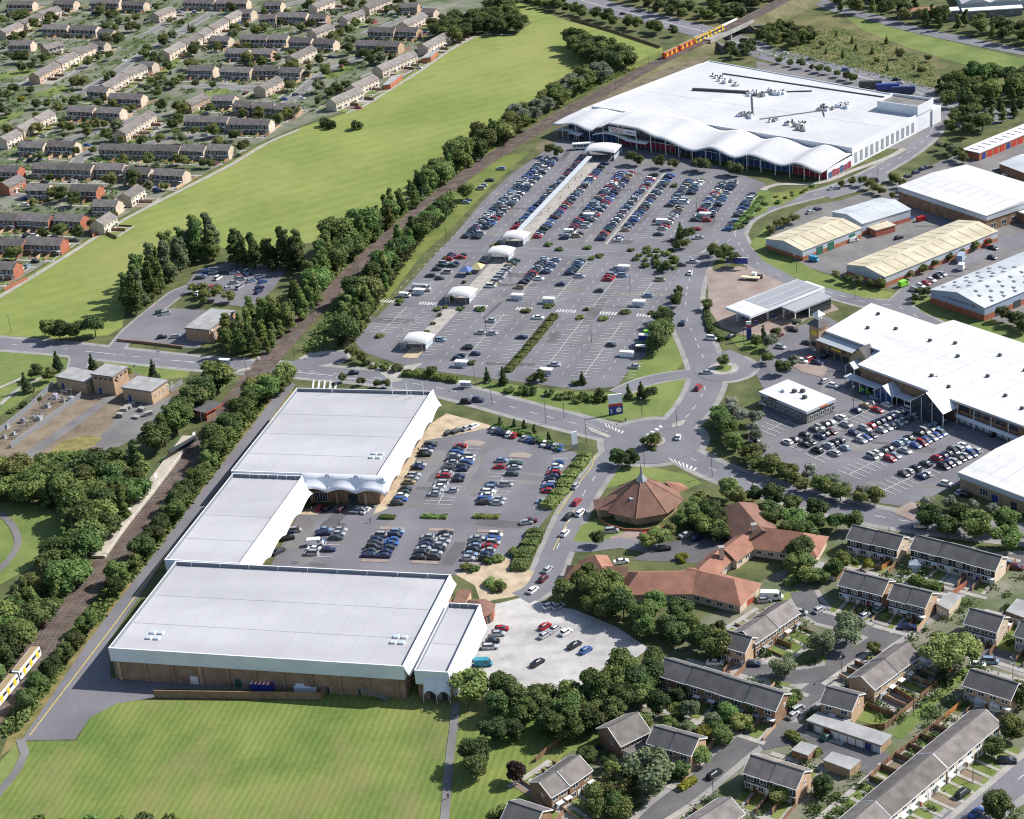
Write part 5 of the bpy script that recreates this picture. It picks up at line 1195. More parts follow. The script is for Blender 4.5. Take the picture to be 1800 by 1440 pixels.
def crown(kind, seed):
    """crown at nominal size: 8 m wide, trunk below; returns mesh data (quads, core, lobe list)"""
    global nr; nr = np.random.default_rng(seed); r = random.Random(seed); L = []
    if kind == 'round':
        for i in range(17):
            t = r.uniform(0,2*math.pi); k = r.uniform(.3,1)**.6; h = r.uniform(-1,1)
            rr = 2.7*k*math.sqrt(max(.05,1-h*h*.75)); L.append(((rr*math.cos(t), rr*math.sin(t), 5.3+h*2.3), r.uniform(1.15,1.9)))
        dens, sz = 112, .265
    elif kind == 'tall':
        for i in range(17):
            h = i/16; t = r.uniform(0,2*math.pi); rr = (1.9*math.sin(min(1,h*1.15+.22)*math.pi*.92)+.3)*r.uniform(.3,.85)
            L.append(((rr*math.cos(t), rr*math.sin(t), 2.2+h*9.5), r.uniform(.95,1.6)*(1.1-.5*h)))
        dens, sz = 112, .25
    elif kind == 'spread':
        for i in range(18):
            t = r.uniform(0,2*math.pi); k = math.sqrt(r.random()); L.append(((3.5*k*math.cos(t), 3.5*k*math.sin(t), 4.6+r.uniform(-.8,1.6)*(1.2-k)), r.uniform(1.0,1.6)))
        dens, sz = 108, .25
    elif kind == 'cone':
        for i in range(13):
            h = i/12; rr = 1.7*(1-h)+.15
            for k in range(1 if h > .7 else 2):
                t = r.uniform(0,2*math.pi); L.append(((rr*.5*math.cos(t), rr*.5*math.sin(t), .7+h*7.2), rr*.62+.15))
        dens, sz = 70, .2
    elif kind == 'bush':
        for i in range(9):
            t = r.uniform(0,2*math.pi); k = math.sqrt(r.random()); L.append(((1.25*k*math.cos(t), 1.25*k*math.sin(t), .85+r.uniform(-.25,.5)), r.uniform(.55,.9)))
        dens, sz = 75, .21
    Q = np.concatenate([leafcloud(c, (q,q,q*.9), int(dens*max(.6,q)), sz) for c, q in L])
    core = merge([ico(c, (q*.74,q*.74,q*.68)) for c, q in L])
    return Q, core
def trunkmesh(kind, seed):
    r = random.Random(seed); mb = MB()
    top = {'round':4.2,'tall':6.5,'spread':3.8,'cone':3.0}[kind]; r0 = {'round':.26,'tall':.26,'spread':.26,'cone':.16}[kind]
    mb.tube((0,0,0),(.1,.05,top*.55),r0,r0*.75,7); mb.tube((.1,.05,top*.53),(.0,.1,top),r0*.74,r0*.45,7)
    if kind != 'cone':
        for i in range(5):
            t = 2*math.pi*i/5+r.random(); z = top*(.5+.09*i); mb.tube((.08,.06,z),(1.7*math.cos(t),1.7*math.sin(t),z+1.5),r0*.4,r0*.12,5)
    return mb.mesh('trunk', bark)
KINDS = {}
for kind, nv in (('round',4),('tall',4),('spread',2),('cone',2)):
    KINDS[kind] = [(crown(kind, 100+i*7+len(kind)), trunkmesh(kind, i)) for i in range(nv)]
BUSH = [crown('bush', 300+i) for i in range(4)]
TC = {}
HT = {'round':8.6,'tall':12.6,'spread':6.9,'cone':8.6}
TREES = 0; POOL = []
def tree(p, h, kind='round', leaf=None, label=None, group=None, world=False, name='broadleaf_tree', wide=1.0):
    global TREES
    TREES += 1
    leaf = leaf or leaf_mid
    loc = Vector(p) if world else at(*p)
    POOL.append((h/loc.length, loc, h, kind, leaf, label, group, name, wide))
def plant_tree(loc, h, kind, leaf, label, group, name, wide):
    v = rng.randrange(len(KINDS[kind])); (Q, core), tm = KINDS[kind][v]
    k = (kind, v, leaf.name)
    if k not in TC: TC[k] = quads_mesh('crown', Q, [leaf], core)
    E = thing({'cone':'conifer_tree','tall':'slender_tree'}.get(kind, name), (loc.x,loc.y,0), rng.uniform(0,6.28), label, 'tree', group)
    s = h/HT[kind]; wd = s*wide*rng.uniform(1.12,1.4)
    part('trunk', tm, E, scale=(s,s,s)); part('crown', TC[k], E, scale=(wd,wd,s)); return E
def bush(p, d, leaf=None, label=None, group=None, world=False, hh=None, name='shrub'):
    leaf = leaf or leaf_mid; v = rng.randrange(4); k = ('bush', v, leaf.name)
    if k not in TC: TC[k] = quads_mesh('shrub', BUSH[v][0], [leaf], BUSH[v][1])
    loc = Vector(p) if world else at(*p)
    o = bpy.data.objects.new(name, TC[k]); COL.objects.link(o); o.location = (loc.x,loc.y,-.05); o.rotation_euler = (0,0,rng.uniform(0,6.28))
    s = d/3.4; o.scale = (s,s,(hh/1.9 if hh else s*rng.uniform(.8,1.1)))
    return tag(o, label, 'shrub', group)
LEAFN = {'leaf_mid':'green','leaf_dark':'dark green','leaf_olive':'olive green','leaf_silver':'silvery','leaf_white':'whitish','leaf_yellow':'yellow-green','leaf_conifer':'dark green','leaf_copper':'copper-leaved','leaf_greygreen':'grey-green'}
def belt(poly, spacing, h0, h1, kinds, leaves, where, group, edge='left', bushes=False, wide=1.0, seed=1):
    """trees scattered through a ground polygon (pixels of the trunk bases), each its own object"""
    r = random.Random(seed); W = [(p.x,p.y) for p in wp(poly)]
    x0, x1 = min(p[0] for p in W), max(p[0] for p in W); y0, y1 = min(p[1] for p in W), max(p[1] for p in W)
    pts = []
    tries = int((x1-x0)*(y1-y0)/spacing**2*14)
    for _ in range(min(tries,9000)):
        x, y = r.uniform(x0,x1), r.uniform(y0,y1)
        if not inpoly(x,y,W): continue
        if all((x-q[0])**2+(y-q[1])**2 > spacing**2 for q in pts): pts.append((x,y))
    px = [(pix((x,y,0)),(x,y)) for x,y in pts]
    px.sort(key=(lambda q: q[0][0]) if edge == 'left' else (lambda q: q[0][1]))
    for i, (_, (x,y)) in enumerate(px):
        lf = r.choice(leaves); h = r.uniform(h0,h1)
        lb = f"{LEAFN[lf.name]} {'shrub' if bushes else 'tree'}, {nth(i)} from {edge} {where}"
        if bushes: bush((x,y,0), h, lf, lb, group, True)
        else: tree((x,y,0), h, r.choice(kinds), lf, lb, group, True, wide=wide)
def row(pts, spacing, h0, h1, kinds, leaves, where, group, jitter=.8, bushes=False, edge='left', wide=1.0, seed=3):
    r = random.Random(seed); L = spline(wp(pts), 1.0); out = []; acc = spacing
    for i in range(len(L)-1):
        acc += (L[i+1]-L[i]).length
        if acc >= spacing: acc = r.uniform(-.15,.15)*spacing; out.append((L[i].x+r.uniform(-jitter,jitter), L[i].y+r.uniform(-jitter,jitter)))
    out.sort(key=lambda q: pix((q[0],q[1],0))[0 if edge == 'left' else 1])
    for i, (x,y) in enumerate(out):
        lf = r.choice(leaves); h = r.uniform(h0,h1); lb = f"{LEAFN[lf.name]} {'shrub' if bushes else 'tree'}, {nth(i)} from {edge} {where}"
        if bushes: bush((x,y,0), h, lf, lb, group, True)
        else: tree((x,y,0), h, r.choice(kinds), lf, lb, group, True, wide=wide)
def hedge(pts, width, h, leaf, label, dens=26, group=None):
    global nr; nr = np.random.default_rng(len(label)+int(pts[0][0]))
    L = spline(wp(pts), 1.5); Q = []; N = normals(L); core = MB()
    for i in range(len(L)-1):
        a = L[i]; seg = (L[i+1]-a); n = int(dens*seg.length*max(1,(width+2*h)/3.2)); t = nr.random(n)
        u = nr.uniform(-1,1,n); hh = h*(.85+.25*math.sin(i*1.7)+.1*nr.random())
        ang = nr.uniform(0,math.pi,n); rad = nr.uniform(.85,1.08,n)
        off = np.cos(ang)*width/2*rad; z = np.sin(ang)**.6*hh*rad
        c = np.stack([a.x+seg.x*t+N[i].x*off, a.y+seg.y*t+N[i].y*off, np.maximum(z,.1)],1)
        nn = np.stack([N[i].x*np.cos(ang), N[i].y*np.cos(ang), np.sin(ang)],1)+nr.normal(size=(n,3))*.5; nn /= np.linalg.norm(nn,axis=1)[:,None]
        x_ = np.cross(nn, nr.normal(size=(n,3))); x_ /= np.linalg.norm(x_,axis=1)[:,None]+1e-9; y_ = np.cross(nn,x_); s = (.26*nr.uniform(.6,1.3,n))[:,None]
        Q.append(np.stack([c-x_*s-y_*s*.6, c+x_*s*.7-y_*s, c+x_*s+y_*s*.7, c-x_*s*.6+y_*s],1))
        w_ = width*.42; b = L[i+1]
        for s0 in (1,):
            p = [a-N[i]*w_, a+N[i]*w_, b+N[i+1]*w_, b-N[i+1]*w_]; core.prism([(v.x,v.y) for v in p], 0, hh*.86)
    me = quads_mesh('hedge', np.concatenate(Q), [leaf], (core.v, core.f))
    o = bpy.data.objects.new('hedge', me); COL.objects.link(o); return tag(o, label, 'hedge', group)
G_ = leaf_greygreen; M_, D_, O_, S_, W_, Y_, C_ = leaf_mid, leaf_dark, leaf_olive, leaf_silver, leaf_white, leaf_yellow, leaf_conifer
# belts along the railway and round the field
belt([(632,425),(700,362),(770,308),(850,252),(900,222),(908,240),(850,280),(780,330),(710,382),(645,440)], 5.8, 9, 13, ['round','tall'], [M_,M_,O_], 'in the belt between field and railway', 'trees between field and railway', seed=4)
belt([(905,218),(960,182),(1010,155),(1055,130),(1070,142),(1020,168),(960,205),(915,238)], 5.6, 8, 11, ['round'], [M_,S_,S_], 'in the silvery stretch beside the railway', 'trees between field and railway', seed=5)
belt([(1000,80),(1030,85),(1075,100),(1110,118),(1090,132),(1050,118),(1005,100)], 5.5, 9, 12, ['round'], [D_,M_], 'in the copse jutting into the field end', 'copse at the field end')
belt([(760,70),(800,45),(850,40),(920,50),(930,60),(850,62),(790,80)], 6.5, 9, 12, ['round'], [D_,D_,M_], 'in the copse behind the last estate houses', 'copse by the estate')
row([(860,20),(900,28),(870,40)], 9, 8, 11, ['round'], [D_,M_], 'at the top field corner', 'copse by the estate')
row([(930,10),(985,22),(1040,35),(1100,48),(1150,60),(1190,68)], 7, 6, 9, ['round'], [D_,M_], 'in the strip between field and main road', 'trees by the main road', jitter=3)
row([(880,0),(940,2),(990,12)], 7, 8, 11, ['round'], [D_], 'at the top edge beside the main road', 'trees by the main road', jitter=2)
belt([(1060,-10),(1150,5),(1240,25),(1310,18),(1300,40),(1240,45),(1150,28)], 9, 7, 11, ['round'], [D_,M_], 'on the bank beyond the main road', 'trees beyond the main road')
belt([(1250,-40),(1340,-25),(1370,0),(1330,22),(1250,5)], 9, 8, 12, ['round'], [D_], 'beside the railway at the top edge', 'trees beyond the main road')
for i, (p, d) in enumerate((((572,222),6),((582,226),5.5),((629,227),7.5))): bush(p, d, D_, ['dark round bush nearest the estate path on the open field','second dark bush of the pair on the open field','largest dark bush standing alone on the open field'][i], 'bushes on the field', hh=5)
# tall trees round the pub
belt([(222,552),(238,520),(270,490),(300,462),(345,440),(385,440),(380,458),(330,470),(300,495),(270,530),(240,560)], 5.0, 14, 20, ['tall'], [M_,G_,O_,M_], 'in the tall group left of the pub car park', 'tall trees round the pub', seed=8)
belt([(405,455),(450,462),(520,462),(540,470),(520,478),(450,475),(405,470)], 5.2, 13, 18, ['tall'], [M_,D_], 'in the tall row behind the pub car park', 'tall trees round the pub')
belt([(545,520),(560,480),(600,445),(650,425),(640,445),(600,475),(575,505),(555,540)], 5.0, 12, 18, ['tall','tall','round'], [M_,M_,O_], 'in the tall trees beside the railway curve', 'tall trees beside the railway')
belt([(395,622),(405,590),(430,570),(470,560),(515,535),(550,520),(548,548),(525,575),(495,605),(470,628)], 4.6, 7, 15, ['tall','tall','tall'], [M_,O_,M_], 'between the pub and the railway', 'trees between pub and railway', seed=2)
row([(88,592),(110,597),(140,594),(165,592),(190,585)], 6, 7, 9.5, ['round'], [D_,M_], 'in the clump by the road at the field corner', 'clump at the field corner', jitter=2)
belt([(590,612),(595,570),(630,525),(690,455),(720,420),(735,425),(700,470),(680,510),(650,555),(620,600),(600,622)], 5.8, 8, 13, ['round','tall'], [M_,D_,O_], 'between railway and supermarket car park', 'trees beside the supermarket car park', seed=6)
row([(745,418),(770,392),(785,385)], 5, 9, 11, ['round'], [M_,D_], 'in the pair by the car park verge', 'trees beside the supermarket car park'); tree((822,352), 8.5, 'round', M_, 'single round tree between railway and upper car park rows', 'trees beside the supermarket car park')
row([(340,515),(370,525),(400,532),(330,540)], 7, 4, 7, ['round'], [M_,O_], 'round the pub yard', 'trees round the pub', jitter=2)
# station and lower left
row([(392,680),(360,708),(330,738),(305,765),(275,798)], 3.4, 9, 12.5, ['tall','round'], [M_,D_], 'in the dense row beside the station path', 'trees beside the station', jitter=1.2)
belt([(500,668),(470,682),(440,712),(405,752),(365,800),(350,838),(362,845),(400,790),(440,738),(480,705),(512,680)], 4.8, 6, 10, ['round'], [O_,M_,M_], 'between station and retail service road', 'trees behind the retail terrace', seed=12)
row([(345,858),(318,885),(300,918),(270,955),(235,1000),(210,1040),(190,1062)], 7, 5, 8, ['round'], [M_,D_], 'beside the railway behind the terrace', 'trees behind the retail terrace', jitter=1.5)
row([(155,1110),(130,1145),(105,1170),(80,1200),(60,1232),(20,1280)], 7.5, 4.5, 7, ['round'], [M_,D_], 'beside the railway near the train', 'trees behind the retail terrace', jitter=1.2)
belt([(-30,842),(60,842),(150,835),(225,815),(255,820),(262,850),(230,905),(190,965),(140,1030),(90,1090),(40,1150),(-30,1235),(-30,1130),(30,1075),(80,1010),(118,950),(135,905),(60,895),(-30,890)], 5.4, 8, 12, ['round','round','tall'], [M_,O_,M_,D_], 'in the dense wood beside the platform', 'wood beside the platform', seed=21)
for i, (p, h, k, l, lb) in enumerate((((103,652),9,'cone',C_,'dark conifer nearest the main road above the substation'),((48,690),9,'cone',C_,'slender dark conifer left of the substation fence'),((165,655),8.5,'cone',C_,'pointed conifer behind the taller substation block'),((272,668),9,'cone',C_,'lone pointed conifer on the verge beside the road'),((65,668),6.5,'round',D_,'round dark tree on the lawn above the substation'),((88,672),6,'round',M_,'bushy tree between the two conifers'),((225,668),5,'round',Y_,'yellowish tree beside the taller substation block'),((370,700-10),7,'round',M_,'tree at the bend of the station path'))): tree(p, h, k, l, lb, 'trees round the substation')
row([(20,725),(60,705),(90,690)], 6, 2.6, 4, [], [O_,M_], 'along the substation fence', 'shrubs by the substation', bushes=True)
# supermarket car park planting
for i, p in enumerate(((968,275),(982,278),(1112,290),(1125,292),(1160,295),(1183,298),(1228,300),(1240,303),(1284,308),(1296,310))): tree(p, rng.uniform(5.5,7), 'round', D_, f'small dark tree, {nth(i)} from left along the supermarket front', 'trees in front of the supermarket')
row([(645,640),(670,648),(700,655)], 4, 3, 5, [], [M_,D_], 'on the bank by the level crossing', 'shrubs at the level crossing', bushes=True, jitter=1.5)
row([(620,632),(640,638)], 5, 4.5, 5.5, ['round'], [M_], 'on the level crossing bank', 'shrubs at the level crossing')
hedge([(708,660),(740,662),(780,668),(806,672)], 3.5, 2.0, M_, 'dense hedge in front of the lowest covered walkway')
hedge([(891,655),(920,622),(950,586),(975,556)], 3.6, 1.3, O_, 'long planted strip dividing the lower car park')
tree((760,662), 4.5, 'round', D_, 'round dark tree in the hedge by the lowest walkway canopy')
for i, (p, h) in enumerate((((857,672),6.5),((885,676),7.5),((948,672),5),((1024,676),5.5),((1105,700),6),((1128,700),7),((1055,702),4.5),((1146,704),5))): tree(p, h, 'cone' if h > 5.2 else 'round', D_, f'small dark tree, {nth(i)} from left along the lower lawn', 'trees on the lower lawn')
row([(985,700),(1010,705),(1040,704),(1060,706),(900,690),(930,695)], 6, 3.5, 5, [], [D_,M_], 'on the lawn by the tilted sign', 'shrubs on the lower lawn', bushes=True)
row([(1168,565),(1165,590),(1160,610),(1150,625)], 4.2, 6, 8.5, ['round'], [M_,D_], 'beside the recycling banks', 'trees by the recycling banks', edge='top', jitter=1)
row([(1192,520),(1185,545)], 5, 4, 5.5, ['round'], [D_], 'at the car park exit', 'trees by the recycling banks', edge='top')
for i, (p, h, k) in enumerate((((1196,420),8,'cone'),((1212,424),6,'round'),((1205,437),5,'round'),((1190,440),4.5,'round'),((1255,450),6,'round'),((1262,462),7,'round'),((1278,458),7,'round'),((1290,470),6.5,'round'),((1185,470),5,'round'),((1172,478),5,'round'))): tree(p, h, k, D_ if i % 2 else M_, f'tree, {nth(i)} counted along the supermarket car park exit', 'trees at the car park exit')
ISL = [(872,433),(900,446+20),(985,440),(965,432),(1033,437),(1055,452),(1040,456),(1140,438),(1110,441),(1180,442),(965,540),(1030,546),(1100,550),(1145,552),(700,516+20),(705,530),(770,545),(810,545),(845,545),(925,548),(790,467),(782,455),(668,592),(935,668),(955,670),(1015,676),(830,640),(1060,562),(1020,560),(1170,325),(1185,328),(1232,318),(1290,322),(1345,360),(1330,370),(1318,384),(1300,400),(1285,405),(1310,392)]
for i, p in enumerate(ISL): bush(p, rng.uniform(2.6,4.4), rng.choice([O_,M_,D_]), f'low shrub, {nth(i)} of the planted islands in the supermarket car park', 'island shrubs in the supermarket car park', hh=1.3)
belt([(1105,448),(1140,440),(1190,445),(1198,470),(1170,482),(1130,470)], 4.2, 2.4, 4.2, [], [M_,O_,D_], 'in the planted corner of the car park exit', 'shrubs at the car park exit', bushes=True, seed=81)
hedge([(1340,348),(1325,368),(1305,388),(1288,404)], 3, 1.3, M_, 'low hedge along the right edge of the upper car park')
belt([(1350,345),(1400,338),(1430,328),(1400,345),(1365,360)], 4, 1.5, 3, [], [O_,M_], 'on the green below the store corner', 'shrubs at the store corner', bushes=True, seed=82)
for i in range(10):
    f = i/9; q = Vector((696+ (1030-696)*f, 0)); p = at(740+(838-740)*min(1,f*1.0), 600-(600-468)*f); bush((p.x,p.y,0), 2.2, O_, f'small shrub, {nth(i)} from the road in the central walkway bed', 'walkway shrubs', True, hh=1.3)
# round the near car park
hedge([(865,752),(900,758),(940,772),(985,792)], 3, 1.3, M_, 'clipped hedge between near car park and main road')
hedge([(1030,802),(1018,820),(1000,840),(990,862),(975,880),(960,895)], 5, 2.0, O_, 'tall shrubbery between near car park and access road')
hedge([(942,935),(935,955),(920,980),(912,1005)], 5.5, 1.8, O_, 'shrub bed along the lower part of the access road')
for a, b, lb in (((668,910),(695,911),'low planter hedge at the plaza end'),((742,909),(786,910),'low planter hedge below the second parking row'),((833,909),(878,910),'low planter hedge below the third parking row')): hedge([a,b], 2.4, .9, O_, lb, dens=40)
for i, p in enumerate(((905,755),(922,757),(940,765),(965,778),(880,752))): tree(p, 4.2, 'tall', D_, f'slim young tree, {nth(i)} along the clipped hedge', 'young trees in the clipped hedge')
for i, (p, d) in enumerate((((822,1000),4),((835,1002),4),((866,1030),5.5),((876,1036),5),((875,985),4),((860,990),3.5),((905,975),4),((920,962),3.6))): bush(p, d, M_ if i % 2 else O_, f'shrub, {nth(i)} in the beds by the brick lodge', 'shrubs by the lodge', hh=1.8)
for i, p in enumerate(((602,672),(635,678),(665,682),(680,682))): tree(p, 3.6, 'round', D_, f'small dark tree, {nth(i)} from left behind the back store', 'trees behind the back store')
tree((1138,788), 4.5, 'round', D_, 'small tree on the left side of the roundabout island'); tree((1152,784), 5, 'round', M_, 'taller tree on the roundabout island'); bush((1146,790), 4, D_, 'low shrub on the roundabout island', hh=1.2)
tree((1272,645), 4.8, 'round', M_, 'single tree on the small upper roundabout')
tree((1088,818), 6, 'round', D_, 'left one of the twin trees at the church corner'); tree((1107,820), 6, 'round', D_, 'right one of the twin trees at the church corner'); tree((1052,958), 5, 'round', D_, 'small tree on the church lawn')
# church, care home, big shrubbery
row([(1140,965),(1165,950),(1185,932),(1210,925),(1222,905)], 4.2, 4.5, 7, ['round'], [S_,M_,O_], 'between church and care home yard', 'trees between church and care home', jitter=1.2)
row([(1225,930),(1245,940),(1262,950),(1240,900)], 5, 5, 7.5, ['round'], [M_,D_], 'behind the care home yard', 'trees between church and care home', jitter=1)
hedge([(1225,872),(1255,888),(1285,905)], 3, 2, O_, 'rounded hedge behind the church'); hedge([(1270,920),(1290,908)], 3, 2, D_, 'dark hedge at the care home gable')
bush((1198,985), 4, Y_, 'bright yellow shrub in the care home yard', hh=2)
belt([(985,1060),(1000,1030),(1060,1040),(1105,1062),(1150,1075),(1220,1095),(1262,1120),(1270,1160),(1230,1150),(1160,1138),(1090,1095),(1030,1080)], 5.2, 6, 9.5, ['round'], [M_,D_,M_], 'in the thicket between care home and gravel car park', 'thicket by the care home', seed=31)
belt([(815,1228),(860,1222),(930,1248),(1000,1240),(1060,1222),(1110,1190),(1155,1160),(1165,1200),(1130,1240),(1080,1270),(1030,1300),(985,1310),(920,1280),(860,1260)], 5.2, 6.5, 10, ['round'], [D_,M_,D_], 'in the thicket below the gravel car park', 'thicket below the gravel car park', seed=33)
belt([(1150,1190),(1185,1215),(1230,1240),(1210,1262),(1160,1258),(1110,1262),(1090,1250),(1120,1215)], 6, 4.5, 7, ['round'], [M_,D_,O_], 'in the gardens beside the chalet house', 'garden trees of the near estate', seed=35)
for i, (p, h) in enumerate((((838,1348),8.5),((838,1380-12),7),((870,1305),7),((905,1300),6))): tree(p, h, 'round', D_, f'dark round tree, {nth(i)} in the group beside the meadow path', 'trees beside the meadow path')
tree((910,1375), 6, 'round', leaf_copper, 'copper-leaved tree beside the diagonal houses'); tree((1142,1395), 13, 'round', leaf_greygreen, 'big grey-green tree in the middle of the near houses'); tree((1085,1405), 8, 'round', O_, 'olive tree left of the big grey-green tree'); 
row([(1050,1415),(1075,1425),(1100,1435),(1030,1440),(1000,1450)], 5, 4.5, 7, ['round'], [M_,O_], 'along the bottom edge by the side road', 'garden trees of the near estate', jitter=2)
row([(880,1450),(905,1450)], 5, 4, 6, ['round'], [M_], 'at the bottom edge beside the path', 'garden trees of the near estate')
row([(70,1445),(110,1448),(150,1446),(180,1450),(300,1442),(318,1446),(220,1450)], 6, 2.5, 4, [], [D_,M_], 'along the bottom edge of the meadow', 'shrubs at the bottom edge', bushes=True)
# right-hand road belts
row([(1262,740),(1272,768),(1290,795),(1315,815),(1345,835),(1380,848),(1420,862),(1460,874),(1500,888),(1540,892)], 4.4, 4.5, 7, ['round'], [M_,O_,M_], 'in the belt between mall car park and road', 'belt beside the mall car park', jitter=1.5)
row([(1285,715),(1295,745),(1320,740),(1335,800),(1390,838),(1425,848),(1440,850),(1470,862),(1530,880),(1550,885)], 7, 4, 5.6, ['round'], [W_,S_,W_], 'among the whitish trees fringing the mall car park', 'whitish trees by the mall', jitter=1.2)
belt([(1240,868),(1300,875),(1370,890),(1450,915),(1510,930),(1500,948),(1440,940),(1400,945),(1420,960),(1390,985),(1440,975),(1400,1000),(1420,1010),(1330,905),(1270,890)], 5.6, 5, 7.5, ['round'], [M_,D_,O_], 'in the belt between road and care home', 'belt beside the care home', seed=41)
belt([(1620,925),(1680,922),(1800,938),(1830,965),(1780,970),(1700,960),(1640,945)], 6.5, 6.5, 9.5, ['round'], [M_,D_,M_], 'in the trees between mall shed and near houses', 'trees behind the three-block terrace', seed=43)
row([(1630,895),(1660,893),(1690,900),(1720,908),(1760,918)], 6, 4, 5.2, ['round'], [S_,W_], 'in the silvery row below the mall shed', 'trees behind the three-block terrace', jitter=1)
row([(1410,975),(1390,1000),(1400,1020),(1430,1030),(1480,1015)], 5, 4, 6.5, ['round'], [M_,O_], 'behind the small garage block', 'trees behind the care home', jitter=1.5)
for p, h, k, l, lb in (((1480,1000),5.5,'round',M_,'leafy tree left of the white-fronted terrace'),((1525,1003),3.5,'round',Y_,'bright yellow-green bush beside the orange fence'),((1405,1160),0,'',M_,''),((1378,1190),6,'round',G_,'grey-green tree on the oval green of the cul-de-sac'),((1448,1150),7,'round',G_,'broad tree on the green beside the road bend'),((1488,1130),7.5,'spread',G_,'tall spreading tree on the road bend green'),((1535,1150),4,'round',M_,'small leafy tree beside the sunlit terrace'),((1670,1180),10,'spread',O_,'broad spreading tree by the estate road'),((1655,1200),7,'cone',C_,'tall dark conifer beside the brown fence'),((1664,1203),6,'cone',C_,'second dark conifer beside the brown fence'),((1650,1130),3.5,'round',M_,'small garden tree below the flat-roofed garage'),
    ((1385,1245),5,'round',M_,'bright green tree at the terrace end by the road'),((1398,1240),4.5,'round',M_,'second bright green tree at the terrace end'),((1752,1440),7,'round',D_,'dark round tree beside the main estate road'),((1778,1300),6.5,'round',O_,'garden tree in front of the long terrace top'),((1748,1328),5.5,'round',O_,'second garden tree in front of the long terrace'),((1795,1240),7,'round',M_,'tree at the right edge beside the conservatories'),((1446,1400),5.5,'round',D_,'dark tree behind the second garage block'),((1370,1410),5,'round',O_,'garden tree in front of the lower terrace'),((1270,1310),5,'round',O_,'olive tree by the road below the long terrace'),((1240,1300),4.5,'round',Y_,'yellowish round bush in the terrace gardens'),((1255,1292),4.5,'round',M_,'green bush beside the yellowish one'),((1215,1265),5.5,'round',G_,'pale green garden tree behind the long dark-roofed terrace'),((1190,1262),4.5,'round',M_,'garden tree next to the pale green one'),((1300,1285),5,'round',O_,'roadside tree by the long terrace gardens'),((1230,1345),5,'round',O_,'olive tree at the corner of the brick house'),((1325,1262),4,'round',M_,'small tree at the terrace back wall')):
    if lb: tree(p, h, k, l, lb, 'garden trees of the near estate')
hedge([(1385,1292),(1400,1303),(1420,1318),(1440,1330)], 2.5, 1.8, M_, 'hedge beside the pale double garage'); hedge([(1600,1022),(1625,1030),(1655,1040)], 3, 2.2, M_, 'thick green hedge behind the three-block terrace'); hedge([(1195,1390),(1222,1372)], 2, 1.6, Y_, 'bright hedge beside the brick house drive')
hedge([(1382,1030),(1400,1020),(1420,1010)], 3, 1.8, M_, 'hedge behind the white caravan'); hedge([(1250,1120),(1270,1150),(1285,1160)], 3, 2.6, D_, 'tall dark hedge beside the buff end house')
belt([(1230,1250),(1300,1270),(1330,1290),(1280,1320),(1220,1300),(1170,1260),(1180,1245)], 6, 2.4, 4, [], [M_,O_], 'in the gardens behind the long dark-roofed terrace', 'garden shrubs', bushes=True, seed=51)
belt([(1500,970),(1590,990),(1600,1010),(1540,1000),(1490,985)], 6, 2, 3.2, [], [M_,O_], 'in the gardens of the upper terraces', 'garden shrubs', bushes=True, seed=52)
# petrol station and industrial estate
hedge([(1242,545),(1245,570),(1255,590),(1270,600)], 2.6, 1.4, D_, 'low hedge along the forecourt kerb'); tree((1243,545), 5, 'round', M_, 'round tree at the corner of the forecourt hedge')
for i, (p, h) in enumerate((((1342,600),7),((1355,615),6),((1330,610),5),((1365,595),4.5),((1400,575),4),((1350,640),5),((1375,660),6),((1395,648),5))): tree(p, h, 'round' if i else 'cone', [D_,S_,M_][i % 3], f'tree, {nth(i)} between petrol station and mall car park', 'trees between petrol station and mall')
row([(1355,412),(1372,402),(1390,395),(1402,388)], 4.5, 4, 5.5, ['round'], [O_], 'beside the first cream-roofed unit', 'trees on the industrial estate')
row([(1468,492),(1495,500),(1520,506),(1545,508),(1570,512)], 4.5, 3.6, 5.5, ['round'], [O_,M_,D_], 'in front of the long cream-roofed unit', 'trees on the industrial estate', jitter=1)
row([(1600,490),(1640,470),(1680,452),(1720,440),(1760,425)], 7, 3, 4.6, ['round'], [O_,M_,D_], 'along the side of the long cream-roofed unit', 'trees on the industrial estate')
row([(1608,532),(1618,520),(1632,524),(1645,530)], 4.5, 3.5, 5, ['round'], [D_], 'at the corner of the blue-grey unit', 'trees on the industrial estate')
row([(1762,565),(1780,572),(1800,575),(1790,590)], 5, 5, 7, ['round'], [D_], 'below the blue-grey unit at the right edge', 'trees on the industrial estate', jitter=1)
row([(1480,330),(1505,325),(1550,345),(1590,352),(1572,318),(1560,328)], 5, 3, 5, ['round'], [M_,O_], 'beside the estate road near the warehouse', 'trees on the industrial estate', jitter=1)
row([(1470,300),(1520,278),(1560,255),(1600,235),(1625,222)], 3.6, 1.6, 2.6, [], [M_,O_,D_], 'along the supermarket side wall', 'shrubs along the supermarket wall', bushes=True)
row([(1650,265),(1665,270),(1680,282),(1700,290)], 5, 4, 6.5, ['round'], [S_,M_], 'on the corner green by the workshop row', 'trees at the workshop corner', jitter=1)
belt([(1660,235),(1680,215),(1720,205),(1780,195),(1800,200),(1740,225),(1690,250)], 7, 7, 10, ['round','tall'], [M_,D_], 'behind the workshop row', 'trees behind the workshops', seed=61)
belt([(1640,165),(1680,160),(1720,140),(1800,150),(1830,170),(1780,190),(1720,200),(1670,195)], 7.5, 9, 13, ['round','tall'], [M_,D_], 'in the wood at the dual carriageway end', 'wood at the carriageway end', seed=62)
belt([(1440,20),(1520,25),(1580,40),(1680,62),(1830,88),(1830,70),(1700,45),(1600,22),(1500,0)], 9.5, 8, 12, ['tall','round'], [M_,O_,D_], 'in the screen along the far road', 'trees along the far road', seed=63)
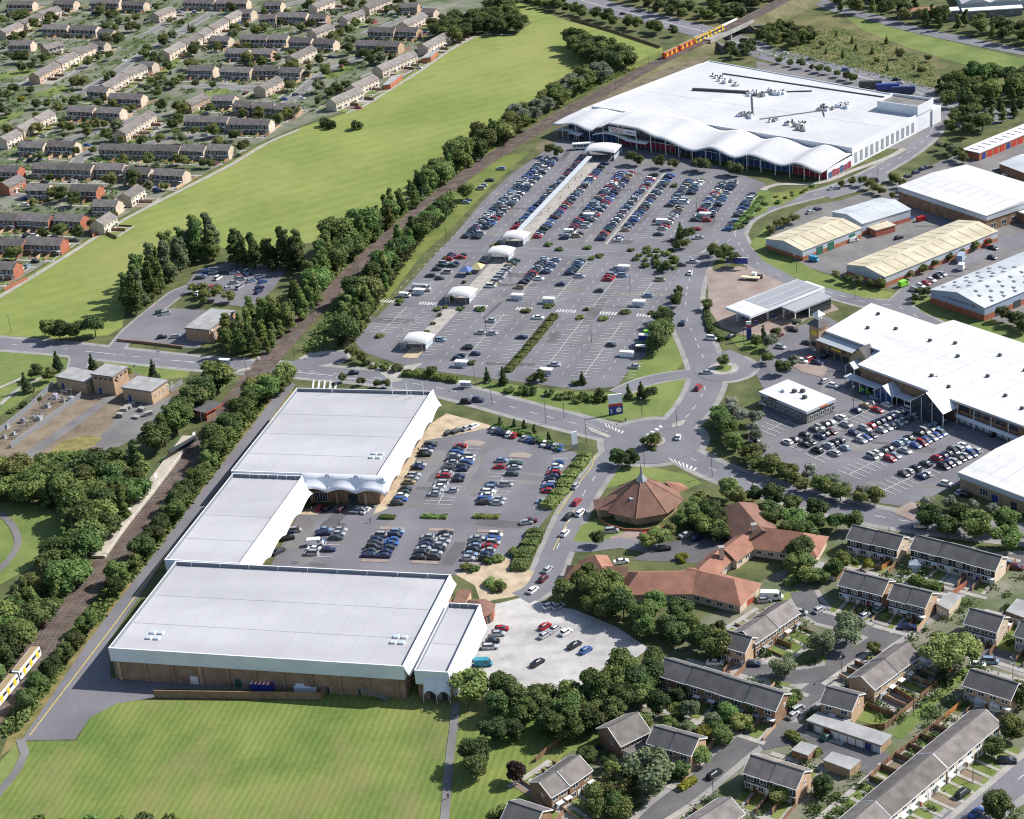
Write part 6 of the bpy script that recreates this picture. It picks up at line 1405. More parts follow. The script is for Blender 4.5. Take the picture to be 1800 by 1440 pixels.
belt([(1280,90),(1300,80),(1330,92),(1320,102),(1290,105)], 5.5, 5, 7, ['round'], [D_], 'on the bank under the railway bridge', 'trees by the railway bridge'); belt([(1335,70),(1370,55),(1420,60),(1430,75),(1390,88),(1350,85)], 6, 6, 9, ['round'], [D_,M_], 'on the round bank right of the railway bridge', 'trees by the railway bridge')
row([(1370,112),(1395,118),(1420,124),(1440,128),(1480,140),(1500,145),(1520,152)], 7, 3.5, 5.5, ['round'], [D_,M_], 'between the carriageway and the supermarket yard', 'trees behind the supermarket', jitter=1.5)
belt([(1400,85),(1450,60),(1540,70),(1640,110),(1640,140),(1560,125),(1470,105)], 13, 3, 6, ['round','cone'], [D_,M_,O_], 'dotted over the rough bank', 'small trees on the rough bank', seed=64)
# trees of the far estate
FT = [(30,35,9),(100,32,6),(175,25,9),(195,30,9),(208,65,8),(228,52,8),(240,50,8),(25,160,9),(40,178,7),(15,170,8),(55,160,7),(65,185,7),(85,185,7),(135,150,10),(150,150,9),(140,175,6),(115,178,5),(30,105,10),(45,105,10),(15,98,6),(268,145,7),(285,142,8),(310,148,8),(285,190,9),(315,195,9),(330,192,8),(200,185,7),(235,190,6),(110,225,7),(125,228,8),(150,225,7),(170,222,8),(185,220,6),(115,238,5),(345,150,6),(375,150,6),(312,235,7),(345,235,7),(380,235,7),(315,285,8),(325,290,8),(360,290,7),(372,290,6),(165,265,6),(135,268,6),(430,265,9),(95,345,9),(110,350,10),(130,360,7),(60,360,6),(140,415,9),(165,400,7),(200,385,7),(50,395,5),(505,205,9),(490,215,9),(520,200,8),(520,118,6),(545,120,6),(560,180,6),(580,165,8),(595,160,8),(610,155,8),(575,130,9),(590,65,7),(600,60,8),(615,55,8),(625,45,9),(650,40,7),(640,30,8),(620,10,9),(640,12,9),(655,110,9),(670,105,8),(640,95,6),(690,105,7),(700,20,8),(760,45,10),(770,62,10),(790,52,10),(375,75,7),(410,90,6),(430,105,6),(340,90,8),(270,100,7),(435,45,6),(455,55,7),(495,40,6),(515,35,6),(300,60,5),(320,40,6),(333,48,7),(340,50,7),(470,100,7),(510,65,6),(530,75,6),(0,190,8),(18,195,7),(265,265,5),(90,310,5),(250,335,6),(290,330,6),(310,310,5)]
FT.sort(key=lambda q: q[0])
for i, (x, y, h) in enumerate(FT): tree((x,y+6), h*.82, 'cone' if (x,y) in ((333,48),(340,50)) else 'round', [D_,M_,D_,O_][i % 4] if (x,y) != (40,178) else Y_, f'garden tree, {nth(i)} from left in the far estate', 'trees of the far estate')
# more garden trees, clear of houses and roads
def scatter_trees(poly, n, h0, h1, where, group, seed, gap=2.0):
    r = random.Random(seed); W = [(p.x,p.y) for p in wp(poly)]; out = []
    x0, x1 = min(p[0] for p in W), max(p[0] for p in W); y0, y1 = min(p[1] for p in W), max(p[1] for p in W); t = 0
    HH = [(E_.location.x,E_.location.y,E_.rotation_euler.z,l_/2+gap,d_/2+gap) for E_, l_, d_ in HOUSES]
    while len(out) < n and t < n*60:
        t += 1; x, y = r.uniform(x0,x1), r.uniform(y0,y1)
        if not inpoly(x,y,W): continue
        ok = True
        for hx, hy, a, hl, hd in HH:
            dx, dy = x-hx, y-hy
            if abs(dx)+abs(dy) > 70: continue
            if abs(dx*math.cos(a)+dy*math.sin(a)) < hl and abs(-dx*math.sin(a)+dy*math.cos(a)) < hd: ok = False; break
        if ok and any((q-Vector((x,y))).length < w_+1 for L_, w_ in ROADS for q in L_[::2] if abs(q.x-x) < 12 and abs(q.y-y) < 12): ok = False
        if ok and all((x-q[0])**2+(y-q[1])**2 > 16 for q in out): out.append((x,y))
    out.sort(key=lambda q: pix((q[0],q[1],0))[0])
    for i, (x,y) in enumerate(out): tree((x,y,0), r.uniform(h0,h1), 'round', r.choice([D_,M_,O_,G_]), f'smaller tree, {nth(i)} from left {where}', group, True)
scatter_trees([(0,5),(760,5),(640,150),(500,210),(330,310),(0,480)], 160, 4.5, 8.5, 'among the far gardens', 'trees of the far estate', 71)
scatter_trees([(1250,1250),(1330,1290),(1240,1380),(1150,1430),(960,1390),(1050,1300)], 14, 3.2, 5.5, 'among the near gardens', 'garden trees of the near estate', 72)
# the largest 300 broadleaf trees in view are planted one by one, smaller far ones form one mass
POOL.sort(key=lambda t: -t[0]); cnt = {'tall':0,'cone':0,'broad':0}; restq = []; restcore = []
for t in POOL:
    key = t[3] if t[3] in cnt else 'broad'; cnt[key] += 1
    if cnt[key] <= 300: plant_tree(*t[1:])
    else: restq.append(t)
Qs = {}
for t in restq:
    _, loc, h, kind, leaf, lb, gp, nm, wide = t; (Q, core), tm = KINDS[kind][rng.randrange(len(KINDS[kind]))]
    s = h/HT[kind]; wd = s*wide*1.25; a = rng.uniform(0,6.28); ca, sa = math.cos(a), math.sin(a); M3 = np.array([[wd*ca,-wd*sa,0],[wd*sa,wd*ca,0],[0,0,s]])
    sel = Q[nr.random(len(Q)) < .4]; C = np.array(core[0]); 
    Qs.setdefault(leaf.name, []).append((sel.reshape(-1,3)@M3.T+np.array([loc.x,loc.y,0]), C@M3.T+np.array([loc.x,loc.y,0]), np.array(core[1])))
if Qs:
    vs, fs, mi, ms, b = [], [], [], [], 0
    for ln, L_ in Qs.items():
        ms.append(MATS[ln])
        for V, C, F in L_:
            n4 = len(V)//4; vs += V.tolist(); fs += (np.arange(4*n4).reshape(-1,4)+b).tolist(); b += len(V); vs += C.tolist(); fs += (F+b).tolist(); b += len(C); mi += [len(ms)-1]*(n4+len(F))
    me = bpy.data.meshes.new('tree_mass'); me.from_pydata(vs, [], fs)
    for m in ms: me.materials.append(m)
    me.polygons.foreach_set('material_index', mi); me.update()
    o = bpy.data.objects.new('tree_mass', me); COL.objects.link(o); tag(o, 'small far-off trees along the distant roads and gardens', 'trees', kind='stuff')
print('broad', cnt, 'rest', len(restq))
# undergrowth masses nobody could count
def undergrowth(name, poly, n, size, leaf, label, hmax=1.2, seed=1, k=5, spread=1.2):
    r = np.random.default_rng(seed); W = [(p.x,p.y) for p in wp(poly)]; P = []
    x0, x1 = min(p[0] for p in W), max(p[0] for p in W); y0, y1 = min(p[1] for p in W), max(p[1] for p in W)
    while len(P) < n:
        x, y = r.uniform(x0,x1), r.uniform(y0,y1)
        if inpoly(x,y,W): P.append((x,y))
    P = np.array(P); keep = np.ones(len(P), bool)
    for L_, w_ in ROADS:
        A = np.array([(q.x,q.y) for q in L_]); keep &= (((P[:,None,:]-A[None])**2).sum(2).min(1) > (w_+1.2)**2)
    for E_, l_, d_ in HOUSES:
        c_ = np.array(E_.location[:2]); a_ = E_.rotation_euler.z; q = (P-c_)@np.array([[math.cos(a_),-math.sin(a_)],[math.sin(a_),math.cos(a_)]])
        keep &= ~((np.abs(q[:,0]) < l_/2+.5) & (np.abs(q[:,1]) < d_/2+.5))
    P = P[keep]; n = len(P); bs = np.repeat(r.uniform(.5,1.3,n),k); cl = np.repeat(P,k,0)+r.normal(size=(n*k,2))*(size*spread*bs)[:,None]; z = np.abs(r.normal(size=n*k))*hmax*.5*bs
    c = np.column_stack([cl,z+.05]); nn = r.normal(size=(n*k,3)); nn[:,2] = np.abs(nn[:,2])+.5; nn /= np.linalg.norm(nn,axis=1)[:,None]
    a = np.cross(nn, r.normal(size=(n*k,3))); a /= np.linalg.norm(a,axis=1)[:,None]; b = np.cross(nn,a); s = (size*r.uniform(.5,1.2,n*k))[:,None]
    me = quads_mesh(name, np.stack([c-a*s-b*s*.6,c+a*s*.7-b*s,c+a*s+b*s*.7,c-a*s*.6+b*s],1), [leaf])
    o = bpy.data.objects.new(name, me); COL.objects.link(o); tag(o, label, 'undergrowth', kind='stuff')
undergrowth('undergrowth', [(1120,120),(1000,175),(880,250),(800,310),(700,385),(620,455),(560,520),(530,545),(560,490),(650,410),(780,315),(900,228),(1050,140)], 2600, .45, O_, 'rough undergrowth along the field side of the railway', seed=2)
undergrowth('undergrowth', [(800,352),(700,450),(600,560),(560,620),(530,620),(600,520),(700,410),(790,335)], 1000, .45, M_, 'rough undergrowth on the car park side of the railway', seed=3)
undergrowth('undergrowth', [(505,660),(400,800),(280,960),(150,1120),(30,1290),(0,1290),(110,1135),(240,975),(350,830),(450,700)], 2400, .5, M_, 'scrub along the railway behind the retail terrace', seed=4)
undergrowth('undergrowth', [(1330,100),(1380,60),(1480,50),(1640,110),(1650,160),(1560,140),(1440,110)], 1500, .35, O_, 'scrub on the rough bank beyond the supermarket', seed=5)
undergrowth('undergrowth', [(590,615),(600,560),(690,450),(720,420),(740,425),(700,480),(650,560),(625,600)], 1200, .5, D_, 'brambles between railway and lower car park', seed=6)
undergrowth('undergrowth', [(0,20),(200,0),(400,0),(700,10),(780,60),(640,160),(500,215),(300,320),(0,480)], 1500, .40, M_, 'garden planting between the far houses', hmax=1.8, seed=7, k=26, spread=2.6)
undergrowth('undergrowth', [(1250,1240),(1500,1000),(1800,1010),(1800,1440),(1100,1440),(960,1400),(1060,1300)], 420, .26, M_, 'garden planting between the near houses', hmax=1.7, seed=8, k=60, spread=3.4)
# ------------------------------------------------------------------ vehicles
CARPAL = {'silver':(.42,.43,.45),'black':(.014,.014,.016),'dark blue':(.018,.026,.085),'blue':(.04,.10,.32),'red':(.34,.018,.022),'white':(.72,.72,.70),'dark grey':(.06,.063,.07),'pale blue':(.24,.33,.44),'maroon':(.10,.014,.024),'dark green':(.018,.055,.04),'gold':(.38,.30,.17)}
CARM = {k: flatmat('paint_'+k.replace(' ','_'), v, .28, .25 if k in ('silver','pale blue','gold','dark grey') else 0, .6) for k, v in CARPAL.items()}
COLW = ['silver']*11+['black']*6+['dark blue']*6+['blue']*3+['red']*3+['white']*2+['dark grey']*5+['pale blue']*3+['maroon']*1+['dark green']*1+['gold']*1
def loft(mb, secs, m=0, caps=True):
    """secs: (x, halfwidth low, halfwidth high, z low, z high)"""
    b = len(mb.v); vs = []
    for x, h0, h1, z0, z1 in secs: vs += [(x,-h0,z0),(x,h0,z0),(x,h1,z1),(x,-h1,z1)]
    fs = []
    for i in range(len(secs)-1):
        k = 4*i
        for j in range(4): fs.append((k+j,k+(j+1)%4,k+4+(j+1)%4,k+4+j))
    fs.append((3,2,1,0)); k = 4*(len(secs)-1); fs.append((k,k+1,k+2,k+3)); mb.add(vs, [f[::-1] for f in fs], m)
def carmeshes(kind):
    B = MB(); G = MB()
    if kind == 'hatchback': L, H, c = 3.95, 1.46, (-1.75,-1.25,.35,1.05)
    elif kind == 'saloon': L, H, c = 4.5, 1.42, (-1.55,-.85,.55,1.25)
    elif kind == 'estate car': L, H, c = 4.55, 1.48, (-2.1,-1.75,.5,1.2)
    elif kind == 'people carrier': L, H, c = 4.4, 1.72, (-2.0,-1.7,.75,1.5)
    h = L/2
    loft(B, [(-h,.72,.66,.35,.72),(-h+.12,.84,.78,.24,.95),(-h+.6,.87,.80,.2,.98),(0,.88,.82,.2,.98),(h-1.1,.87,.80,.2,.92),(h-.25,.84,.74,.22,.78),(h,.70,.60,.32,.60)])
    r = H-.02
    B.add([(c[1],-.6,H-.08),(c[2],-.58,H-.08),(c[2],.58,H-.08),(c[1],.6,H-.08),(c[1]+.1,-.5,H),(c[2]-.15,-.48,H),(c[2]-.15,.48,H),(c[1]+.1,.5,H)], [(0,1,5,4),(1,2,6,5),(2,3,7,6),(3,0,4,7),(4,5,6,7)])
    for s in (-1,1):
        for xm in ((c[0]+c[3])/2-.1,): B.add([(xm-.05,s*.80,.97),(xm+.05,s*.80,.97),(xm+.05,s*.605,H-.07),(xm-.05,s*.605,H-.07)], [(0,1,2,3),(3,2,1,0)])
    loft(G, [(c[0],.76,.72,.93,.96),(c[1],.79,.585,.95,H-.06),(c[2],.79,.565,.94,H-.06),(c[3],.74,.72,.89,.92)])
    W = MB()
    W.tube((0,-.1,0),(0,.1,0),.31,.31,10); W.add([(.31*math.cos(2*math.pi*i/10)*.99,-.1,.31*math.sin(2*math.pi*i/10)*.99) for i in range(10)], [tuple(range(10))])
    Lt = MB().box(h-.14,-.62,.55,h+.005,-.36,.70,0).box(h-.14,.36,.55,h+.005,.62,.70,0); Rt = MB().box(-h-.005,-.72,.62,-h+.1,-.5,.82).box(-h-.005,.5,.62,-h+.1,.72,.82)
    for mb_ in (B, G, W): mb_.v = [(a*1.05,b*1.04,c_*1.04) for a, b, c_ in mb_.v]
    return dict(body=B.mesh('body', CARM['silver']), glass=G.mesh('window_glass', glass), wheel=W.mesh('wheel', black), ax=(-h+.78,h-.82), B=B, G=G, L=L)
CARK = {k: carmeshes(k) for k in ('hatchback','saloon','estate car','people carrier')}
CARS = []   # (loc, rz, kind, colour, label)
def car(p, ang, colour=None, kind=None, label=None, world=False):
    loc = Vector(p) if world else at(*p)
    CARS.append([loc, ang, kind or rng.choice(['hatchback','hatchback','hatchback','saloon','estate car','people carrier']), colour or rng.choice(COLW), label])
class Lot:
    def __init__(s, o, heading):
        s.o = at(*o); s.h = R(heading); s.a = Vector((math.cos(s.h),-math.sin(s.h),0)); s.b = Vector((math.sin(s.h),math.cos(s.h),0))
        s.ang = math.atan2(s.a.y,s.a.x)
    def pt(s, u, v, z=0): q = s.o+s.a*u+s.b*v; q.z = z; return q
    def bay(s, u, v0, v1, side, fill, where, n=0, pitch=2.45, lines=True, m=0, tint=None):
        """row of bays whose closed end is at u, opening towards side; fill: probability or string of x/."""
        N = int((v1-v0)/pitch); k = 0
        for i in range(N+1):
            if lines: s.mark(u, v0+i*pitch, u+side*4.8, v0+i*pitch, .19, m)
        for i in range(N):
            f = fill[i % len(fill)] == 'x' if isinstance(fill, str) else rng.random() < (fill(v0+i*pitch) if callable(fill) else fill)
            if not f: continue
            q = s.pt(u+side*(2.5+rng.uniform(-.25,.3)), v0+(i+.5)*pitch+rng.uniform(-.15,.15))
            col = rng.choice(COLW); 
            car(q, s.ang+(0 if (side > 0) ^ (rng.random() < .3) else math.pi)+rng.uniform(-.03,.03), col, None, (where, i), True)
    def mark(s, u0, v0, u1, v1, w_, m=0, z=.152):
        a = s.pt(u0,v0,z); b = s.pt(u1,v1,z); d = (b-a).normalized(); n = Vector((-d.y,d.x,0))*w_/2
        mk.quad(*[tuple(p) for p in (a-n,b-n,b+n,a+n)], m)
    def dbl(s, u, v0, v1, fl, fr, where, **k):
        s.bay(u, v0, v1, -1, fl, 'left side of '+where, **k); s.bay(u, v0, v1, 1, fr, 'right side of '+where, **k); s.mark(u, v0, u, v1, .2)
    def dash(s, u, v0, v1):
        v = v0
        while v < v1: s.mark(u, v, u, v+2.6, .16); v += 6.5
    def zebra(s, u0, u1, v, w_=3.0):
        u = u0
        while u < u1: s.mark(u, v-w_/2, u, v+w_/2, .6); u += 1.2
T = Lot((972.2,630.3), 21.95)
busy = lambda v: .93 if v > 138 else .55
# upper block, nearest the store
T.dbl(-78, 118, 232, lambda v: .96 if v > 132 else .75, lambda v: .95 if v > 132 else .75, 'the row nearest the railway')
T.bay(-59.2, 122, 226, -1, .92, 'the row left of the covered walkway'); T.bay(-51, 122, 226, 1, .93, 'the row right of the covered walkway')
T.dbl(-33.5, 122, 214, lambda v: .98 if v > 150 else .75, lambda v: .97 if v > 150 else .6, 'the second upper row from the walkway')
T.bay(-17, 122, 212, -1, .92, 'left side of the row with the white footpath'); T.bay(-14, 122, 212, 1, .88, 'right side of the row with the white footpath')
FPATH = (-16.2,-14.8)
T.dbl(2, 128, 205, lambda v: .88 if v > 165 else .12, lambda v: .9 if v > 140 else .3, 'the third upper row from the walkway')
T.dbl(18.3, 150, 204, lambda v: .95, lambda v: .92, 'the fourth upper row from the walkway')
T.bay(35.5, 140, 188, -1, .72, 'the right edge row of the upper car park')
T.bay(-95, 150, 215, -1, .22, 'the verge row beside the railway', lines=False)
# middle block
T.dbl(-76, 52, 100, '..x.....x..x.xx.xxxx', '.......x..x..xx..xx', 'the middle row nearest the railway')
T.bay(-51, 54, 100, 1, '....xxxxxxxxxxxxx.x', 'the middle row right of the walkway'); T.bay(-59.2, 54, 92, -1, '..............x.', 'the middle row left of the walkway')
T.dbl(-33.7, 52, 100, '.....x.xxxxxxxxxxxx', '.........x..xxxxxxx', 'the middle row facing the walkway canopies')
T.dbl(-17.5, 52, 100, '.......x....xxxxxxxx', '...........x......', 'the middle row left of centre')
T.dbl(0, 50, 96, '......x....xxxx.x.', '.............x....', 'the middle centre row'); T.dbl(16.5, 50, 84, '..............', '.....x......x.', 'the middle row at the exit side')
# lower block
T.dbl(-76, 14, 40, '..........x', '...........', 'the lower row nearest the railway'); T.bay(-62.5, 8, 36, -1, '........', 'the lower row left of the walkway'); T.bay(-51.5, -4, 38, 1, '.....x...........', 'the lower row right of the walkway')
T.dbl(-33.2, -10, 38, '.xx..x.....x....x...', '...x.......x....', 'the lower row facing the walkway'); T.bay(-15.5, -12, 40, -1, '...........x.......x.', 'the lower row against the planted strip')
T.dbl(0, -10, 40, '.....................', '.x..................x', 'the lower centre row'); T.dbl(16.2, -14, 36, '....................', '...........x........', 'the lower row at the recycling side')
T.bay(35, -12, 2, -1, '...x.', 'the bottom corner bays'); T.bay(33, 22, 40, -1, '.x.x.', 'the bays above the recycling banks')
for u, v0, v1 in ((-8,-10,100),(8,-14,100),(24,-14,100),(-25,-10,100),(-42,-10,100),(-68,10,100),(-87,20,200),(-68,116,230),(-42,120,220),(-25,120,214),(-6,124,210),(10,130,205),(27,140,200)): T.dash(u, v0, v1)
for u0, u1 in ((-90,-80),(-72,-64),(-48,-42),(-30,-24),(-13,-5),(5,11),(20,30)): T.zebra(u0, u1, 44.5)
T.mark(-92, 110, 30, 110, .14); T.mark(-90, 104, 24, 104, .14)
# near car park
Nn = Lot((697,880), 14.54)
Nn.bay(-1.2, -4, 42, 1, 'xxxxx.xxx.xx..xxxx.', 'the row along the terrace front', m=1); Nn.dbl(14.4, -2, 40, '..xxxx.xxxxxxxxxx', '...x..xx.xxxxx.', 'the second near parking row'); Nn.dbl(31.5, -2, 31, 'xxxxxx....x.xx', 'xx...x..x.xx.', 'the third near parking row')
Nn.bay(50.5, -3, 33, -1, '.x..xxxxxxxxx.x', 'the row against the tall shrubbery')
for u, w_ in ((-15,'first'),(3.5,'second'),(19.4,'third'),(35.2,'fourth')): Nn.dbl(u, -37, -19.5, 'xxxxxx.' if u > -10 else 'xx.x.xx', 'xxxxxxx' if u > -10 else '.x..xxx', f'the {w_} short row by the front store', lines=u < -10)
for u in (3.5,19.4,35.2):
    for v in (-38.2,-18.2):
        a = [Nn.pt(u-4,v-.9), Nn.pt(u+4.5,v-.9), Nn.pt(u+4,v+.9), Nn.pt(u-4,v+.9)]; mb = MB().prism([(p.x,p.y) for p in a], 0, .16); tag(mb.build('parking_island', paving_pink), kind='structure')
for u, v in ((15,42),(33,33.5)):
    a = [Nn.pt(u-3,v-1.6), Nn.pt(u+4,v-2.2), Nn.pt(u+5,v+.4), Nn.pt(u+1,v+2.2), Nn.pt(u-2.4,v+1.4)]; mb = MB().prism([(p.x,p.y) for p in a], 0, .16); tag(mb.build('parking_island', paving_pink), kind='structure')
cols = ['silver','dark blue','black','white','red','dark grey','silver','blue','black','pale blue','white','dark blue','silver','blue','red']
for i in range(14):
    f = i/13; p = at(868+(985-868)*f, 758+(789-758)*f); d = at(985,789)-at(868,758); a = math.atan2(d.y,d.x)+R(90)+R(20)
    if i not in (5,9): car(p, a, cols[i], None, ('the row along the clipped hedge', i), True)
for i, (x, y) in enumerate(((790,763),(804,760),(821,755),(833,752))): car((x,y), R(40), ['black','dark grey','silver','white'][i], 'hatchback', ('the plaza end of the near car park', i))
for i, (x, y, c) in enumerate(((563,895,'red'),(576,896,'black'),(600,897,'maroon'),(631,899,'silver'),(643,900,'white'))): car((x,y), R(55), c, 'hatchback', ('the bays under the back store canopy', i))
for x, y, c, ang in ((518,935,'silver',0),(506,949,'black',10),(490,972,'dark grey',40),(507,938,'dark blue',5)): car((x,y), R(ang), c, None, ('the left end of the lower near car park', x))
# gravel car park
for i, (x, y, c, ang, k) in enumerate(((882,1108,'red',-5,'hatchback'),(876,1117,'silver',-8,'hatchback'),(866,1130,'black',-5,'hatchback'),(862,1140,'silver',-8,'estate car'),(958,1104,'red',40,'hatchback'),(975,1108,'silver',45,'saloon'),(958,1119,'silver',40,'hatchback'),(995,1114,'white',40,'hatchback'),(1010,1137,'black',40,'saloon'),(1030,1146,'blue',38,'hatchback'),(945,1168,'black',42,'saloon'),(966,1068,'white',30,'hatchback'),(982,1069,'silver',30,'hatchback'))):
    car((x,y), R(ang), c, k, f"{c} {k} parked on the gravel car park, {nth(i)} counted from the terrace side")
# mall car park
Mm = Lot((1400,778), 55)
def mrow(p, q, fl, fr, where, pitch=2.5):
    a = at(*p); b = at(*q); d = b-a; L = d.length; h = math.degrees(math.atan2(d.x,d.y)); lot = Lot(p, h); lot.dbl(0, 0, L, fl, fr, where, pitch=pitch)
mrow((1390,786),(1560,706), 'xx.x.xxxx.x..x.xx..x....', '.xx.xxx..x.....x.xx', 'the first mall row from the restaurant')
mrow((1432,806),(1612,722), '.x.xxx..x.xxxxxxxxxxx.', '..x.x..xxx.xxxxxxxx.x', 'the second mall row')
mrow((1492,835),(1660,752), '.....xxxx.xxx.xxxx', '......xx.x.xxxxxx.', 'the third mall row')
mrow((1555,862),(1715,786), '....xxx.x.xxxxxxxx.', '.....xx..xxxxxxxxx.', 'the mall row nearest the shed')
mrow((1345,760),(1420,722), '..........', '......xx..', 'the bays beside the restaurant', 2.6)
for i, (x, y, c) in enumerate(((1322,770,'red'),(1326,778,'white'),(1331,784,'black'),(1338,790,'silver'),(1345,712,'white'),(1352,708,'dark blue'),(1410,637,'white'),(1424,633,'red'),(1436,640,'dark blue'),(1452,628,'black'),(1420,605,'dark grey'),(1432,612,'silver'),(1440,618,'white'),(1462,625,'pale blue'),(1395,582,'black'),(1368,592,'maroon'),(1372,612,'silver'),(1450,672,'silver'),(1465,680,'white'),(1522,690,'dark blue'),(1540,702,'pale blue'),(1652,744,'white'),(1663,853,'white'),(1688,868,'silver'),(1695,872,'black'),(1748,765,'black'))): car((x,y), R(-50 if i < 4 else (35 if i % 2 else -40)), c, None, f'{c} car, {nth(i)} of those scattered round the mall buildings')
car((1521,686), R(0), 'dark green', 'hatchback', 'dark green car by the mall porch')
# industrial estate and others
for i, (x, y, c) in enumerate(((1608,512,'silver'),(1618,505,'white'),(1628,500,'red'),(1637,495,'white'),(1648,488,'black'),(1655,484,'silver'),(1745,438,'black'),(1744,455,'dark blue'),(1695,275,'white'),(1710,268,'dark blue'),(1722,262,'silver'),(1735,256,'white'),(1748,250,'red'),(1760,245,'silver'),(1584,318,'silver'),(1596,312,'black'),(1610,305,'dark blue'),(1622,299,'dark blue'),(1632,296,'black'),(1425,375,'silver'),(1437,370,'dark blue'),(1597,386,'blue'),(1688,384,'silver'),(1735,388,'dark blue'),(1752,303,'silver'),(1770,308,'white'),(1580,420,'black'))): car((x,y), R(25 if i > 13 else -55), c, None, f'{c} car, {nth(i)} of those parked on the industrial estate')
# moving cars
for x, y, ang, c, lb in ((1012,857,60,'silver','silver car on the access road beside the church'),(1014,885,60,'red','red car queueing beside the church lawn'),(1021,904,55,'white','white car behind the red one beside the church'),(1000,910,55,'black','black car on the access road opposite the white one'),(993,940,58,'white','white car on the access road below the church lawn'),(963,1004,55,'silver','silver car at the top of the queue by the plaza'),(955,1020,55,'maroon','dark red car in the queue by the plaza'),(937,1040,50,'white','white car turning into the gravel car park'),(932,918,-5,'maroon','dark red car leaving the near car park'),(926,921,0,'silver','silver car leaving the near car park'),(1192,771,75,'white','white car on the roundabout'),(820,712-3,-20,'black','black car following along the main road'),(840,706,-20,'dark blue','dark blue car on the main road past the back store'),(622,658,-10,'black','black car beside the level crossing'),(1228,684,60,'red','red car coming down from the upper roundabout'),(1243,657,-10,'silver','silver car entering the upper roundabout'),(1251,597,-30,'white','white car leaving the petrol station road'),(1213,482,75,'white','white van-like car at the supermarket exit'),(1200,570,80,'dark blue','dark blue car on the supermarket access road'),(1285,594,40,'black','black car at the forecourt exit'),(1225,405,0,'red','red car crossing towards the supermarket exit'),(1185,425,-10,'black','dark car at the car park exit junction'),(1218,462,-20,'silver','silver car waiting at the exit junction'),(1228,420,0,'silver','silver car by the exit trees'),(1198,468,-5,'dark grey','grey car turning in the exit lane'),
    (1048,18,-15,'black','dark car on the main road at the top edge'),(1095,26,-15,'maroon','red car on the main road beyond the field'),(1380,96,-15,'white','white car on the dual carriageway after the bridge'),(1425,106,-15,'dark grey','dark van-like car on the dual carriageway'),(1486,125,-15,'blue','blue car on the dual carriageway behind the store'),(1576,142,-15,'black','dark car on the carriageway near the wood'),(1582,148,-15,'silver','silver car on the carriageway near the wood'),(1503,137,-15,'white','white car in the near lane behind the store'),(1464,333,20,'silver','silver car on the estate road below the supermarket'),
    (1256,1364,40,'black','black car on the side road below the brick house'),(1257,1168,-15,'white','white estate car behind the long dark-roofed terrace'),(1395,1262-2,40,'silver','silver car by the garage court entrance'),(1719,1172,-15,'white','white car behind the dark-roofed terrace'),(1692,1398,38,'black','black car parked in front of the long terrace'),(1716,1432,38,'blue','blue car at the bottom edge on the main estate road'),(1786,1000,-30,'maroon','dark red car under the trees at the right edge'),(1772,995,-30,'pale blue','pale car beside the pale gable'),(1620,927,-5,'white','white car on the road behind the near houses'),(1040,1322,30,'dark blue','dark blue car on the drive of the chalet house'),(1206,943,30,'silver','silver car in the care home yard'),(1226,948,30,'dark blue','dark blue car in the care home yard'),(1075,936,0,'silver','silver car on the church drive'),(1136,943,10,'red','red car in front of the church'),(1168,967,0,'black','black car in the care home yard entrance'),(1092,990,5,'white','white car beside the red-tiled lodge'),(1344,1058,0,'silver','silver car hidden behind the white caravan'),(218,108,30,'white','white car on the far estate road'),(283,556-5,20,'dark green','dark green car in the pub car park'),(292,553,20,'silver','silver car in the pub car park'),(285,595,5,'black','black car along the pub wall'),(310,594,0,'silver','silver car along the pub wall'),(582,102,0,'dark blue','dark blue car in the far close'),(530,175,-5,'white','white car by the far garages'),(275,228,0,'silver','silver car in the far court'),(140,560+3,0,'',''),):
    if lb: car((x,y), R(ang), c, None, lb)
for i in range(26):
    x, y = 345+rng.random()*130, 478+rng.random()*40
    if abs(x-410) > 75 and y < 485: continue
    car((x,y), R(rng.choice((0,20,60))), None, None, ('the yard behind the pub', i))
r9 = random.Random(9)
for E_, x_, y0_, y1_ in YP:
    if E_.location.y > 750 and r9.random() < .2: p_ = E_.matrix_basis @ Vector((x_-2.2, y1_+(1 if y1_ > 0 else -1)*1.2, 0)); car(p_, E_.rotation_euler.z+r9.choice((0,math.pi/2)), None, None, ('the drives of the far estate', 1), True)
CY = [(22,82),(110,62),(262,16),(300,130),(345,143),(395,143),(415,143),(470,165),(500,176),(520,168),(455,158),(180,262),(240,258),(330,220),(60,258),(150,300),(95,295),(130,320),(230,300),(275,305),(45,350),(205,318),(560,100),(600,118),(690,58),(720,40),(545,62),(480,74),(405,98),(60,395)]
for i, p in enumerate(CY): car(p, R(rng.choice((0,35,-10,90))), None, None, ('the drives of the far estate', i))
for i, p in enumerate([(1322,1170),(1405,1080),(1440,1075),(1520,1085),(1545,1075),(1595,1105),(1470,1235),(1402,1250),(1740,1165),(1770,1340),(1455,1298),(1790,1068)]): car(p, R(rng.choice((35,40,-15))), None, None, ('the drives of the near estate', i))
